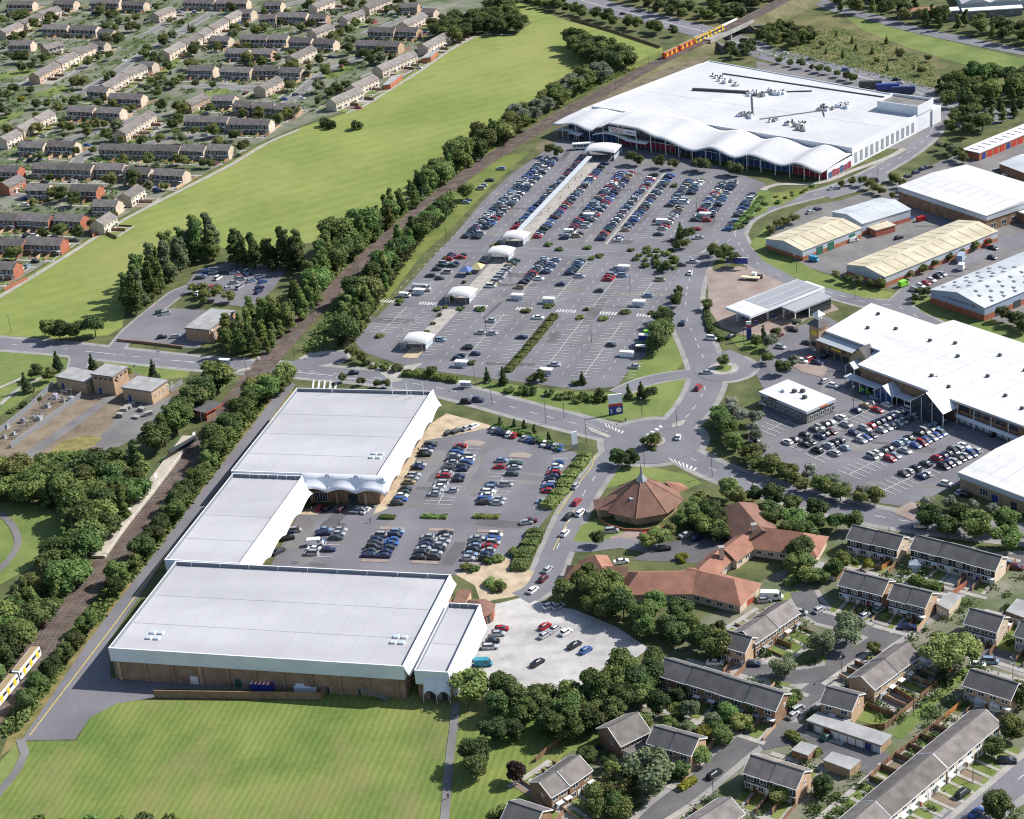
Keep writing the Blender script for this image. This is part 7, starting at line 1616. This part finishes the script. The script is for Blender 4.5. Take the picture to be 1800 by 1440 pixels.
# build: nearest 290 one by one, the rest as one mass
CARS.sort(key=lambda c: c[0].y)
def carlabel(c):
    if isinstance(c[4], tuple): w_, i = c[4]; return f"{c[3]} {c[2]}, {nth(i) if i < 120 else 'end'} bay, {w_.replace('the ','') if len((c[3]+' '+c[2]+w_).split()) > 11 else w_}"
    return c[4]
seen = {}
NIND = 285
for n_, c in enumerate(CARS[:NIND]):
    K = CARK[c[2]]; lb = carlabel(c)
    lb = lb.replace('bay ', '') if len(lb.split()) > 16 else lb
    E = thing('parked_car' if isinstance(c[4], tuple) else 'car', (c[0].x,c[0].y,.06), c[1], lb, 'car', 'cars of the retail parks')
    o = part('body', K['body'], E); o.material_slots[0].link = 'OBJECT'; o.material_slots[0].material = CARM[c[3]]
    part('window_glass', K['glass'], E)
    if c[0].y < 600:
        for x in K['ax']:
            for s in (-1,1): part('wheel', K['wheel'], E, (x,s*.78,.31), 0 if s < 0 else math.pi)
mb = MB(); order = list(CARM); 
for c in CARS[NIND:]:
    K = CARK[c[2]]; ca, sa = math.cos(c[1]), math.sin(c[1])
    for src, mi in ((K['B'], order.index(c[3])), (K['G'], len(order))):
        mb.add([(c[0].x+v[0]*ca-v[1]*sa, c[0].y+v[0]*sa+v[1]*ca, .06+v[2]) for v in src.v], src.f, mi)
    for x in K['ax']: 
        p = [(x-.3,-.86,0),(x+.3,-.86,0),(x+.3,.86,0),(x-.3,.86,0)]; p = [(c[0].x+v[0]*ca-v[1]*sa, c[0].y+v[0]*sa+v[1]*ca) for v in p]; mb.prism(p, .06, .5, len(order)+1)
o = mb.build('parked_cars', [CARM[k] for k in order]+[glass, black]); tag(o, 'hundreds of parked cars filling the far rows of the supermarket car park and beyond', 'cars', kind='stuff')
print('cars', len(CARS), 'trees', TREES)
# vans, lorries, buses
def boxvan(p, rz, m, label, L=5.4, W=1.95, H=2.5, name='van', cat='van', cab=True, box=None):
    E = thing(name, at(*p)+Vector((0,0,.06)), rz, label, cat, 'vans and lorries'); h = L/2; B = MB(); w = W/2
    loft(B, [(-h,w,w*.94,.35,H),(h*.45,w,w*.92,.35,H),(h*.62,w,w*.84,.35,H*.93),(h*.78,w,w*.9,.35,H*.5),(h,w*.85,w*.7,.35,H*.36)]); B.build('body', m, E)
    MB().add([(h*.62,-w*.82,H*.86),(h*.62,w*.82,H*.86),(h*.79,w*.86,H*.5),(h*.79,-w*.86,H*.5)], [(0,3,2,1),(1,2,3,0)]).build('windscreen', glass, E, (.06,0,.03))
    for s in (-1,1): MB().box(h*.2,s*(w+.004)-.004,H*.5,h*.55,s*(w+.004)+.004,H*.82).build('side_window', glass, E); 
    for x in (-h*.6,h*.6):
        for s in (-1,1): part('wheel', CARK['saloon']['wheel'], E, (x,s*(w-.1),.33), 0 if s < 0 else math.pi)
    return E
wv = CARM['white']
boxvan((850,1170), R(-8), flatmat('teal_paint',(.02,.20,.28),.35), 'teal van on the gravel car park beside the narrow unit', 5.0, 1.9, 2.2)
boxvan((742,511), R(-22), CARM['silver'], 'large silver coach-like van parked by the zebra crossing', 8.0, 2.3, 2.9); boxvan((712,522), R(-22), wv, 'white trailer beside the large silver van', 5, 2, 1.9)
boxvan((555,958), R(0), wv, 'white van in the first short row by the front store', 5.2, 1.95, 2.3); boxvan((1002,412), R(-20), wv, 'white van among the cars of the upper rows', 5.2,1.95,2.4)
boxvan((1357,1053), R(-12), wv, 'white caravan on the drive behind the cul-de-sac terrace', 6.4, 2.2, 2.5, 'caravan', 'caravan'); boxvan((1311,81), R(-40), wv, 'white van passing under the railway bridge', 6, 2, 2.5)
boxvan((1535,322), R(22), dark_steel, 'dark van on the estate road beside the supermarket', 5.6, 2, 2.4); boxvan((1735,386), R(-30), wv, 'white van beside the long cream-roofed unit end', 5,2,2.3)
boxvan((1690,458), R(60), clad_blue, 'pale blue truck body in the yard beside the blue-grey unit', 7, 2.5, 3.2, 'lorry', 'lorry'); boxvan((1690,474), R(60), wv, 'white lorry cab in the yard beside the blue-grey unit', 4, 2.3, 2.8, 'lorry', 'lorry'); boxvan((1588,503), R(35), lime_paint, 'lime green truck at the end of the row of parked cars', 4.6, 2.1, 2.4, 'lorry', 'lorry')
boxvan((1521,691), R(-30), lime_paint, 'lime green car-sized van in front of the mall porch', 3.9, 1.7, 1.5); boxvan((1431,459), R(-40), flatmat('cyan_paint',(.03,.30,.50),.4), 'bright blue skip lorry beside the first cream-roofed unit', 4, 2, 2.2, 'lorry', 'lorry')
for p, lb in (((1080,88-66),''),((1620,388),'red van at the top corner of the long cream-roofed unit'),((1500,425),'white pickup in front of the first cream-roofed unit doors')):
    if lb: boxvan(p, R(20), CARM['red'] if 'red' in lb else wv, lb, 4.6, 1.9, 2.0)
def bus(p, rz, label, m):
    E = thing('bus', at(*p)+Vector((0,0,.06)), rz, label, 'bus'); B = MB().box(-5.6,-1.25,.35,5.6,1.25,3.1); B.build('body', m, E); MB().box(-5.4,-1.05,3.104,5.4,1.05,3.2).build('roof', white_paint, E)
    for s in (-1,1):
        for i in range(6): MB().box(-5+i*1.7,s*1.254-.004,1.5,-3.5+i*1.7,s*1.254+.004,2.6).build('side_window', glass, E)
    MB().box(5.604,-1.1,1.3,5.62,1.1,2.8).build('windscreen', glass, E)
    for x in (-3.4,3.6):
        for s in (-1,1): part('wheel', CARK['saloon']['wheel'], E, (x,s*1.15,.4), 0 if s < 0 else math.pi, (1.3,1,1.3))
bus((1026,262), R(-6), 'white bus in front of the supermarket entrance', white_paint)
for i, (p, m_, lb) in enumerate((((1560,160),blue_paint,'dark blue trailer at the loading dock behind the supermarket'),((1588,165),flatmat('navy_paint',(.02,.03,.10),.4),'navy lorry trailer next to the plant tower'),((1530,155),dark_steel,'dark trailer along the supermarket rear wall'))):
    E = thing('lorry_trailer', at(*p), R(-14), lb, 'trailer', 'trailers at the dock'); MB().box(-6,-1.25,1.1,6,1.25,3.9).build('box', m_, E); MB().box(-5.8,-1,.6,5.6,1,1.098).build('chassis', dark_steel, E)
    for x in (-4.6,-3.4,4):
        for s in (-1,1): part('wheel', CARK['saloon']['wheel'], E, (x,s*1.1,.45), 0 if s < 0 else math.pi, (1.4,1,1.4))
# metro trains
def train(p0, p1, units, label, scheme, z0=0, z1=0):
    a = at(*p0,z0); b = at(*p1,z1); d = b-a; tilt = math.atan2(d.z, Vector((d.x,d.y)).length); d.normalize(); E = thing('metro_train', a, math.atan2(d.y,d.x), label, 'train'); E.rotation_euler = (0, -tilt, math.atan2(d.y,d.x))
    for u in range(units):
        x0 = u*28.4; sch = scheme[u]
        for k in range(2):
            y = x0+k*13.9; mb = MB(); loft(mb, [(y+.3,1.2,1.05,.75,3.2),(y+.9,1.32,1.2,.6,3.45),(y+12.8,1.32,1.2,.6,3.45),(y+13.4,1.2,1.05,.75,3.2)]); mb.build('carriage', sch[0], E)
            MB().box(y+.8,-1.0,3.44,y+12.9,1.0,3.55).build('carriage_roof', flatmat('train_roof',(.30,.23,.13),.8), E)
            for s in (-1,1):
                for i in range(3): MB().box(y+1.9+i*4.0,s*1.325-.02,.9,y+3.3+i*4.0,s*1.325+.02,3.0).build('door', sch[1], E)
                for i in range(4): MB().box(y+.9+i*3.95-.4*(i==3),s*1.325-.012,1.9,y+1.7+i*3.95-.4*(i==3),s*1.325+.012,2.75).build('window', glass, E)
                for i in range(2): MB().box(y+3.6+i*4.0,s*1.325-.012,1.9,y+5.5+i*4.0,s*1.325+.012,2.75).build('window', glass, E)
            MB().box(y+1.2,-1.2,.25,y+12.5,1.2,.6).build('bogie', dark_steel, E)
        MB().box(x0+13.4,-.8,.9,x0+14.2,.8,3.0).build('gangway', black, E); MB().box(x0+.16,-1.0,.9,x0+.3,1.0,3.0).build('cab_front', sch[2], E); MB().box(x0+27.3,-1.0,.9,x0+27.44,1.0,3.0).build('cab_front', sch[2], E)
red_train = flatmat('train_red',(.50,.05,.03),.45)
train((1166,104),(1254,61.5), 2, 'coupled red-orange and yellow-blue metro train before the railway bridge', [(red_train,yellow_panel,orange_panel),(yellow_panel,blue_paint,yellow_panel)], 2.1, 5.0)
tp = at(68,1152); td = (at(0,1238)-tp).normalized(); p1 = tp+td*60
E = None
train((68,1152),(0,1236), 2, 'white and yellow metro train at the lower left edge', [(white_clad,yellow_panel,white_clad),(white_clad,yellow_panel,white_clad)])
# ------------------------------------------------------------------ street furniture and small structures
# covered walkway and its pavilions in the supermarket car park
CW = thing('covered_walkway', T.pt(-57,120), T.ang, 'long white covered walkway running up the car park to the supermarket', 'walkway')
n = 22; seg = (228-122)/n
for i in range(n): part('roof_section', MATSH if False else (globals().setdefault('_rs', MB().box(-1.35,0,2.75,1.35,seg-.05,2.9).mesh('roof_section', clad_grey))), CW, (0,2+i*seg,0))
pm = MB().tube((0,0,0),(0,0,2.75),.07).mesh('post', white_paint)
for i in range(n+1):
    for x in (-1.1,1.1): part('post', pm, CW, (x,2+i*seg,0))
pa2 = MB(); 
for (u0,u1,v0,v1,m) in ((-59,-50.5,118,228,0),(-58.5,-51.5,52,96,0),(-59.5,-53,8,40,0),(-58,-52,-8,2,1),(-50.8,-49.8,120,226,2),(-16.1,-14.9,118,214,0)):
    q = [T.pt(u0,v0,.16),T.pt(u1,v0,.16),T.pt(u1,v1,.16),T.pt(u0,v1,.16)]; pa2.quad(*[tuple(v) for v in q], m)
tag(pa2.build('walkway_paving', [paving_light, paving_buff, grass_verge]), kind='structure')
def pavilion(v, label, w_=11.5, d_=9, z=3.3, u=-56, curve=.9):
    E = thing('walkway_canopy', T.pt(u,v), T.ang, label, 'canopy', 'curved canopies along the walkway')
    mb = MB(); vs = []; k = 12
    for i in range(k+1):
        x = -w_/2+w_*i/k; zz = z+curve*math.sin(i/k*math.pi)
        vs += [(x,-d_/2,zz),(x,d_/2,zz+.15)]
    mb.add(vs, [(2*i,2*i+2,2*i+3,2*i+1) for i in range(k)]); o = mb.build('roof', roof_white, E, smooth=True); md = o.modifiers.new('thickness','SOLIDIFY'); md.thickness = .22
    for x in (-w_/2+.5,-w_/2+2.2,w_/2-2.2,w_/2-.5):
        for y in (-d_/2+.5,0,d_/2-.5): MB().tube((x,y,0),(x,y,z+.3),.09).build('post', white_paint, E)
    for x in (-w_/2+.9,w_/2-.9): MB().box(x-.04,-d_/2+.8,.4,x+.04,d_/2-.8,2.4).build('glass_screen', glass_pale, E)
for v, lb in ((3,'white curved canopy nearest the main road on the walkway'),(50,'white curved canopy by the zebra crossing'),(97,'white curved canopy below the middle cross road'),(116,'white curved canopy above the middle cross road')): pavilion(v, lb)
pavilion(236, 'largest white canopy joining the walkway to the supermarket front', 17, 13, 4.2, -53, 1.0)
TN = thing('promotional_tent', T.pt(-62,77), T.ang, 'blue and yellow pointed tent in the car park beside the walkway', 'tent')
for i in range(2):
    x = i*3.6-2.2; y = i*4.4
    MB().add([(x-2.6,y-2.6,2.2),(x+2.6,y-2.6,2.2),(x+2.6,y+2.6,2.2),(x-2.6,y+2.6,2.2),(x,y,4.1)], [(0,1,4),(1,2,4),(2,3,4),(3,0,4)]).build('canopy', flatmat('tent_blue',(.10,.15,.34),.8) if i == 0 else flatmat('tent_cream',(.55,.45,.22),.8), TN)
    for sx in (-2.5,2.5):
        for sy in (-2.5,2.5): MB().tube((x+sx,y+sy,0),(x+sx,y+sy,2.2),.05).build('pole', steel, TN)
# trolley shelters
for i, (u, v) in enumerate(((-32,-12),(2,-14),(-76,54),(-33,54),(1,90),(18,54),(19,156),(2,146),(-33,150),(-19,52))):
    E = thing('trolley_shelter', T.pt(u,v), T.ang, f'white-roofed trolley shelter, {nth(i)} of those set in the supermarket car park rows', 'shelter', 'trolley shelters')
    MB().box(-2.6,-1.3,2.2,2.6,1.3,2.32).build('roof', roof_white, E)
    for x in (-2.5,2.5):
        for y in (-1.2,1.2): MB().tube((x,y,0),(x,y,2.2),.05).build('post', white_paint, E)
    MB().box(-2.5,-1.22,.3,2.5,-1.18,1.9).build('side_panel', glass_pale, E)
# recycling banks
for i, (u, v, m_, w_) in enumerate(((29,32,red_paint,2.2),(29,26,lime_paint,2.2),(29.5,22,blue_paint,4.6),(29,15,green_paint,2.6),(31,12,dark_steel,4.5),(27,6,white_paint,5.2))):
    E = thing('recycling_bank', T.pt(u,v), T.ang, f"{['red','lime green','long blue','green','dark grey','white-topped'][i]} recycling container by the trees at the lower car park", 'recycling bank', 'recycling banks')
    MB().box(-w_/2,-1,.1,w_/2,1,1.9).build('body', m_, E); MB().box(-w_/2,-.9,1.904,w_/2,.9,2.1).build('lid', white_paint if i % 2 == 0 else m_, E)
# lamp posts
LP = [((20,585),8,'at the edge of the field by the main road'),((130,598),7,'beside the clump at the field corner'),((275,660),6,'beside the lone conifer on the verge'),((436,672),8,'beside the level crossing'),((518,628),8,'on the station side of the level crossing'),((566,628),6,'on the paved apron of the level crossing'),((836,680),9,'beside the lower lawn bus stop'),((865,712),9,'on the main road below the lawn'),((960,745),9,'beside the clipped hedge'),((1031,778),9,'beside the white retail park sign'),((1129,735),8,'on the lawn by the tilted sign'),((1190,752),8,'on the roundabout approach'),((1133,820),8,'behind the roundabout island'),((1252,838),8,'on the curve beside the mall belt'),((1323,862),8,'in the middle of the mall belt'),((1400,905),7,'where the mall belt road dips'),((1480,1188),6.5,'beside the sunlit terrace'),((1254,1402),6,'on the corner of the side road'),((1606,1258),6,'on the bright green strip'),((1308,610),8,'beside the petrol price sign'),((1400,480),8,'on the verge in front of the first cream-roofed unit'),((1503,525),8,'on the verge before the long unit'),((1772,185),10,'at the far right by the bridge ramp'),((1372,20),9,'on the railway bank at the top'),((1140,24),9,'on the main road bank at the top'),((1543,320),8,'beside the dark van on the estate road'),((1780,1195),6,'at the right edge by the parked white car'),((1710,1375),6,'in front of the long white-panelled terrace'),((992,735),8,'beside the main road kerb opposite the lawn'),((1165,605),7,'among the recycling bank trees'),((1040,602),7.5,'in the middle of the lower car park'),((855,588),7.5,'in the lower car park left of the planted strip'),((898,500),7.5,'right of the walkway in the middle car park'),((1108,512),7.5,'in the middle car park near the exit'),((785,420),7.5,'by the verge of the upper car park'),((1025,365),7.5,'in the upper car park rows'),((1225,372),7.5,'in the upper car park near the store'),((1640,700),8,'in the mall car park'),((1500,720),8,'in the mall car park near the restaurant'),((1440,780),8,'in the mall car park beside the low shrubs')]
post = {}
for p, h, w_ in LP:
    E = thing('street_lamp', at(*p), rng.uniform(0,6.28), f'thin grey lamp post {w_}', 'lamp post', 'street lamps')
    if h not in post: post[h] = (MB().tube((0,0,0),(0,0,h),.11,.07,6).mesh('post', dark_steel), MB().tube((0,0,h-.02),(1.1,0,h+.12),.05,.05,5).box(.8,-.16,h+.05,1.6,.16,h+.2).mesh('lamp_head', steel))
    part('post', post[h][0], E); part('lamp_head', post[h][1], E)
# overhead line masts along the railway
acc = 0; k = 0; N2 = normals(RAIL)
mm = MB().tube((0,0,0),(0,0,6.6),.14,.1,6).mesh('mast', steel); am = MB().tube((0,0,6.2),(3.0,0,6.0),.05).tube((0,0,5.2),(3.0,0,6.0),.04).mesh('bracket_arm', steel)
for i in range(len(RAIL)-1):
    acc += (RAIL[i+1]-RAIL[i]).length
    if acc > 46:
        acc = 0
        for s in (-1,1):
            c = RAIL[i]+N2[i]*s*4.5; x, y = pix((c.x,c.y,RZ[i]))
            if not (-10 < x < 1810 and -10 < y < 1450): continue
            E = thing('overhead_mast', (c.x,c.y,RZ[i]), math.atan2(-s*N2[i].y,-s*N2[i].x), f"railway line mast on the {'field' if s > 0 else 'car park'} side, {nth(k)} from the near train", 'mast', 'overhead line masts'); part('mast', mm, E); part('bracket_arm', am, E)
        k += 1
# platform
PLQ = [(196,962),(240,905),(285,848),(312,812),(330,790)]
PFM = thing('platform', at(192,978), 0, 'narrow pale concrete platform beside the dense wood', 'platform'); po = at(192,978); Lp = spline(wp([(186,982),(232,918),(276,862),(318,806),(345,770)]), 4); Np = normals(Lp); mb = MB()
for i in range(len(Lp)-1):
    q = [Lp[i]+Np[i]*.2, Lp[i]+Np[i]*5, Lp[i+1]+Np[i+1]*5, Lp[i+1]+Np[i+1]*.2]; mb.prism([(v.x-po.x,v.y-po.y) for v in q], 0, .95, 0)
mb.build('slab', mat('platform_slab',(.36,.32,.26),.9,scale=.3,col2=(.47,.43,.36),scale2=2), PFM)
mb = MB()
for i in range(len(Lp)-1): ribbon(mb, [Lp[i]-Vector(po[:2]), Lp[i+1]-Vector(po[:2])], .22, .6, .955)
mb.build('edge_stones', paint, PFM)
mb = MB()
for i in range(0,len(Lp)-1,1): a = Lp[i]+Np[i]*4.9; b = Lp[i+1]+Np[i+1]*4.9; mb.tube((a.x-po.x,a.y-po.y,2.2),(b.x-po.x,b.y-po.y,2.2),.05); mb.tube((a.x-po.x,a.y-po.y,.95),(a.x-po.x,a.y-po.y,2.2),.05)
mb.build('railing', green_paint, PFM)
for i, (x, y) in enumerate(((208,936),(230,910),(254,882),(276,850),(343,776))):
    E = thing('platform_sign', at(x,y)+Vector((0,0,.95)), R(55), f'white sign board on the platform, {nth(i)} from the near end', 'sign', 'platform signs'); MB().box(-.7,-.05,1.1,.7,.05,2.6).build('board', white_paint, E); MB().tube((-.6,0,0),(-.6,0,1.1),.05).build('post', steel, E); MB().tube((.6,0,0),(.6,0,1.1),.05).build('post', steel, E)
SHL = thing('platform_shelter', at(325,795)+Vector((0,0,.95)), R(52), 'long dark glass shelter at the far end of the platform', 'shelter'); MB().box(-7,-1,2.3,7,1,2.5).build('roof', dark_steel, SHL); MB().box(-6.8,.85,.1,6.8,.9,2.29).build('back_glass', glass, SHL)
for x in (-6.8,-2.3,2.3,6.8): MB().tube((x,-.8,0),(x,-.8,2.3),.06).build('post', dark_steel, SHL)
# railway bridge over the carriageway
bd = (RAIL[bi+2]-RAIL[bi-2]).normalized(); bc = RAIL[bi]; bz = RZ[bi]
BR = thing('railway_bridge', (bc.x,bc.y,0), math.atan2(bd.y,bd.x), 'concrete railway bridge carrying the tracks over the carriageway', 'bridge')
MB().box(-21,-5.6,bz-1.0,21,5.6,bz+.02).build('deck', concrete, BR)
for s in (-1,1): MB().box(-24,s*5.8-.22,bz-1.2,24,s*5.8+.22,bz+1.3).build('parapet', white_paint if s > 0 else concrete, BR)
for x in (-19,17): MB().box(x,-5.5,0,x+2,5.5,bz-1.01).build('abutment', concrete_dark, BR)
MB().box(-.6,-5.2,0,.6,5.2,bz-1.01).build('pier', concrete, BR)
for s in (-1,1): MB().prism([(-18,-5.6),(-17,-5.6),(-25,-17),(-27,-16)] if s < 0 else [(17.5,-5.6),(18.5,-5.6),(30,-19),(28,-19.5)], 0, bz*.75).build('wing_wall', concrete_dark, BR)
# level crossing barriers
for i, p in enumerate(((455,634),(500,662))):
    E = thing('crossing_barrier', at(*p), R(-8), f"striped level crossing barrier on the {'pub' if i == 0 else 'retail'} side", 'barrier', 'crossing barriers'); MB().box(-.4,-.3,0,.4,.3,1.2).build('housing', white_paint, E)
    for j in range(6): MB().box(.4+j*.9,-.05,1.0,1.28+j*.9,.05,1.15).build('boom_section', red_paint if j % 2 else white_paint, E)
# bus shelters by the main road
for p, lb in (((818,682),'small bus shelter on the lawn side of the main road'),((395,642),'bus shelter by the pub trees on the main road'),):
    E = thing('bus_shelter', at(*p), R(-18), lb, 'bus shelter'); MB().box(-2.2,-.9,2.4,2.2,.9,2.55).build('roof', white_paint, E); MB().box(-2.1,.75,.2,2.1,.8,2.39).build('back_glass', glass_pale, E)
    for x in (-2.1,2.1): MB().tube((x,-.8,0),(x,-.8,2.4),.06).build('post', steel, E)
MB_ = thing('traffic_sign', at(279,626), R(10), 'white triangular road sign on the main road verge', 'sign'); MB().add([(-.9,0,1.6),(.9,0,1.6),(0,0,3.3)], [(0,1,2),(2,1,0)]).build('plate', white_paint, MB_); MB().tube((0,.06,0),(0,.06,1.7),.06).build('post', steel, MB_)
# splitter islands and roundabout kerbs
def island(pts, m, h=.16, name='traffic_island'): sheet(name, pts, h, m, True, h)
cc = c0
for rr, h, m_ in ((4.2,.2,paving_light),(3.3,.3,earth)): tag(MB().prism([(cc.x+rr*math.cos(t*math.pi/12),cc.y+rr*.9*math.sin(t*math.pi/12)) for t in range(24)], .05, h).build('roundabout_island', m_), kind='structure')
for rr, h, m_ in ((5.5,.14,paving_light),(3.0,.22,grass_lawn)): tag(MB().prism([(c1.x+rr*math.cos(t*math.pi/12),c1.y+rr*math.sin(t*math.pi/12)) for t in range(24)], .05, h).build('roundabout_island', m_), kind='structure')
island([(1032,752),(1050,756),(1075,768),(1068,770),(1040,760)], paving_light); island([(1180,746),(1205,738),(1200,748),(1182,752)], paving_light)
island([(1395,625),(1430,632),(1455,650),(1445,664),(1410,655),(1385,640)], paving_pink)
# substation: fences, transformers
def palisade(pts, label):
    Lf = wp(pts); E = thing('palisade_fence', Lf[0], 0, label, 'fence', 'substation fences')
    for i in range(len(Lf)-1):
        d = Lf[i+1]-Lf[i]; nn = max(1,round(d.length/2.8)); w_ = d.length/nn; key = ('pal', round(w_,2))
        if key not in FPAN:
            m = MB().box(0,-.03,.4,w_,.03,.5).box(0,-.03,2.0,w_,.03,2.1)
            for j in range(int(w_/.17)): m.box(j*.17,-.05,.05,j*.17+.1,-.02,2.4)
            FPAN[key] = m.mesh('fence_panel', roof_deck_grey)
        for k in range(nn): c = Lf[i]+d*(k/nn)-Lf[0]; part('fence_panel', FPAN[key], E, (c.x,c.y,0), math.atan2(d.y,d.x))
palisade([(0,762),(50,722),(95,678)], 'grey palisade fence on the road side of the transformers'); palisade([(20,788),(80,745),(145,698)], 'grey palisade fence between transformers and yard track'); palisade([(300,690),(322,675)], 'short grey fence at the substation gate'); palisade([(275,748),(300,715),(310,705)], 'grey fence along the station trees')
for i, (x, y) in enumerate(((98,700),(112,706),(126,704),(84,716),(60,735),(42,742),(70,738),(12,752),(25,764),(8,770))):
    E = thing('transformer', at(x,y), R(-30), f'grey transformer, {nth(i)} of those in the substation compound', 'transformer', 'transformers'); s = rng.uniform(.55,1.0)
    MB().box(-s,-.8*s,.2,s,.8*s,1.6*s+.3).build('tank', roof_deck_grey if i % 2 else clad_grey, E); MB().box(-s-.3,-.6*s,.3,-s-.004,.6*s,1.3*s).build('radiator', steel, E)
    for q in (-.5,0,.5): MB().tube((q*s,0,1.6*s+.3),(q*s,0,2.4*s+.4),.1,.05,6).build('bushing', brick_brown, E)
    MB().box(-s-.5,-1.2*s,0,s+.5,1.2*s,.19).build('plinth', concrete, E)
for i in range(16):
    x, y = (30+i*6.2, 768-i*4.6) if i < 9 else (70+(i-9)*9, 722-(i-9)*4); r_ = rng.random()
    E = thing('switch_gear', at(x+rng.uniform(-4,4),y+rng.uniform(-4,4)), R(rng.choice((-30,60))), f'grey switch gear frame, {nth(i)} of those between the substation fences', 'switchgear', 'switchgear')
    for k in (-1.2,1.2): MB().tube((k,0,0),(k,0,2.6),.09).build('leg', steel, E)
    MB().box(-1.6,-.12,2.6,1.6,.12,2.8).build('beam', steel, E)
    for k in (-1,0,1): MB().tube((k,0,2.8),(k,0,3.5),.09,.06).build('insulator', brick_brown, E)
for i, (x, y) in enumerate(((232,712),(225,718),(218,722),(250,722),(262,730),(212,733),(240,735))):
    E = thing('storage_crate', at(x,y), R(rng.uniform(-40,20)), f'grey crate, {nth(i)} of those left in the substation yard', 'crate', 'crates in the yard'); h_ = rng.uniform(.8,1.8); MB().box(-1.3,-.8,.1,1.3,.8,h_).build('box', rng.choice([concrete,concrete_dark,steel]), E); MB().box(-1.4,-.9,h_,1.4,.9,h_+.08).build('lid', concrete, E)
PW = thing('car_park_wall', at(206,600), 0, 'low dark wall round the front car park of the pub', 'wall'); po = at(206,600); LW = wp([(206,600),(250,604),(300,610),(322,613)]); mb = MB()
for i in range(3):
    d = LW[i+1]-LW[i]; n = Vector((-d.y,d.x,0)).normalized()*.18; mb.prism([tuple((v-po)[:2]) for v in (LW[i]-n,LW[i+1]-n,LW[i+1]+n,LW[i]+n)], 0, 1.1)
mb.build('wall', brick_brown, PW)
# people
def person_mesh():
    V = [(0,0,.95),(0,0,1.2),(0,0,1.42),(0,0,1.52),(0,.0,1.66),(.1,0,.9),(.12,.06,.5),(.12,-.02,.08),(.12,.12,.04),(-.1,0,.9),(-.12,-.08,.5),(-.12,-.2,.1),(-.12,-.06,.04),(.19,0,1.4),(.26,-.05,1.13),(.25,.06,.9),(-.19,0,1.4),(-.26,.05,1.13),(-.25,.14,.92),(0,.02,1.74)]
    Ed = [(0,1),(1,2),(2,3),(3,4),(4,19),(0,5),(5,6),(6,7),(7,8),(0,9),(9,10),(10,11),(11,12),(2,13),(13,14),(14,15),(2,16),(16,17),(17,18)]
    rad = [.15,.14,.16,.06,.095,.095,.07,.05,.045,.095,.07,.05,.045,.07,.05,.04,.07,.05,.04,.07]
    me = bpy.data.meshes.new('person'); me.from_pydata(V, Ed, []); o = bpy.data.objects.new('person', me); COL.objects.link(o)
    md = o.modifiers.new('skin','SKIN'); sv = me.skin_vertices[0].data
    for i, r_ in enumerate(rad): sv[i].radius = (r_,r_); sv[i].use_root = i == 0
    o.modifiers.new('sub','SUBSURF').levels = 1
    dg = bpy.context.evaluated_depsgraph_get(); out = bpy.data.meshes.new_from_object(o.evaluated_get(dg)); bpy.data.objects.remove(o); return out
PM = person_mesh(); skinm = flatmat('skin',(.42,.27,.20),.6); hairm = flatmat('hair',(.06,.04,.03),.8)
tops = {'dark':flatmat('cloth_dark',(.02,.02,.03),.9),'red':flatmat('cloth_red',(.30,.03,.03),.9),'blue':flatmat('cloth_blue',(.05,.09,.25),.9),'white':flatmat('cloth_white',(.6,.6,.58),.9),'grey':flatmat('cloth_grey',(.18,.18,.19),.9)}
def personvar(top):
    me = PM.copy(); me.materials.clear()
    for m in (skinm, tops[top], tops['dark'], hairm): me.materials.append(m)
    for p in me.polygons:
        z = p.center.z; p.material_index = 2 if z < .95 and abs(p.center.x) < .21 else (1 if z < 1.48 and z > .98 else (3 if z > 1.70 else 0)); p.use_smooth = True
    return me
PV = {k: personvar(k) for k in tops}
for i, (p, c, lb) in enumerate((((651,919),'dark','person in dark clothes crossing the lane below the back store'),((596,926),'dark','person walking past the first short row'),((548,899),'grey','person on the plaza by the store entrance'),((1563,935),'dark','person in dark clothes standing on the road behind the near houses'),((1619,886),'dark','person at the mall pedestrian entrance'),((1022,312),'dark','person by the largest walkway canopy'),((1012,318),'blue','person in blue on the walkway lawn'),((1000,332),'red','person in red beside the covered walkway'),((985,350),'dark','person halfway down the covered walkway'),((965,372),'red','person lower down beside the covered walkway'),((952,378),'grey','person in grey at the walkway bed'),((736,795),'dark','person on the plaza beside the terrace canopy'),((768,780),'white','person in white at the end of the second parking row'),((800,1262),'dark','person on the meadow path near the narrow unit'),((788,1405),'dark','person on the meadow path near the bottom edge'),((62,485),'blue','person on the field path by the far estate'),((1100,742),'dark','person on the verge by the main road'),((1488,615),'white','person outside the mall tower'),((1480,612),'red','person in red outside the mall tower'))):
    o = bpy.data.objects.new('person', PV[c]); COL.objects.link(o); o.location = at(*p)+Vector((0,0,.06)); o.rotation_euler = (0,0,rng.uniform(0,6.28)); tag(o, lb, 'person', 'people on foot')
tag(mk.build('road_markings', [paint, paint_yellow]), kind='structure')
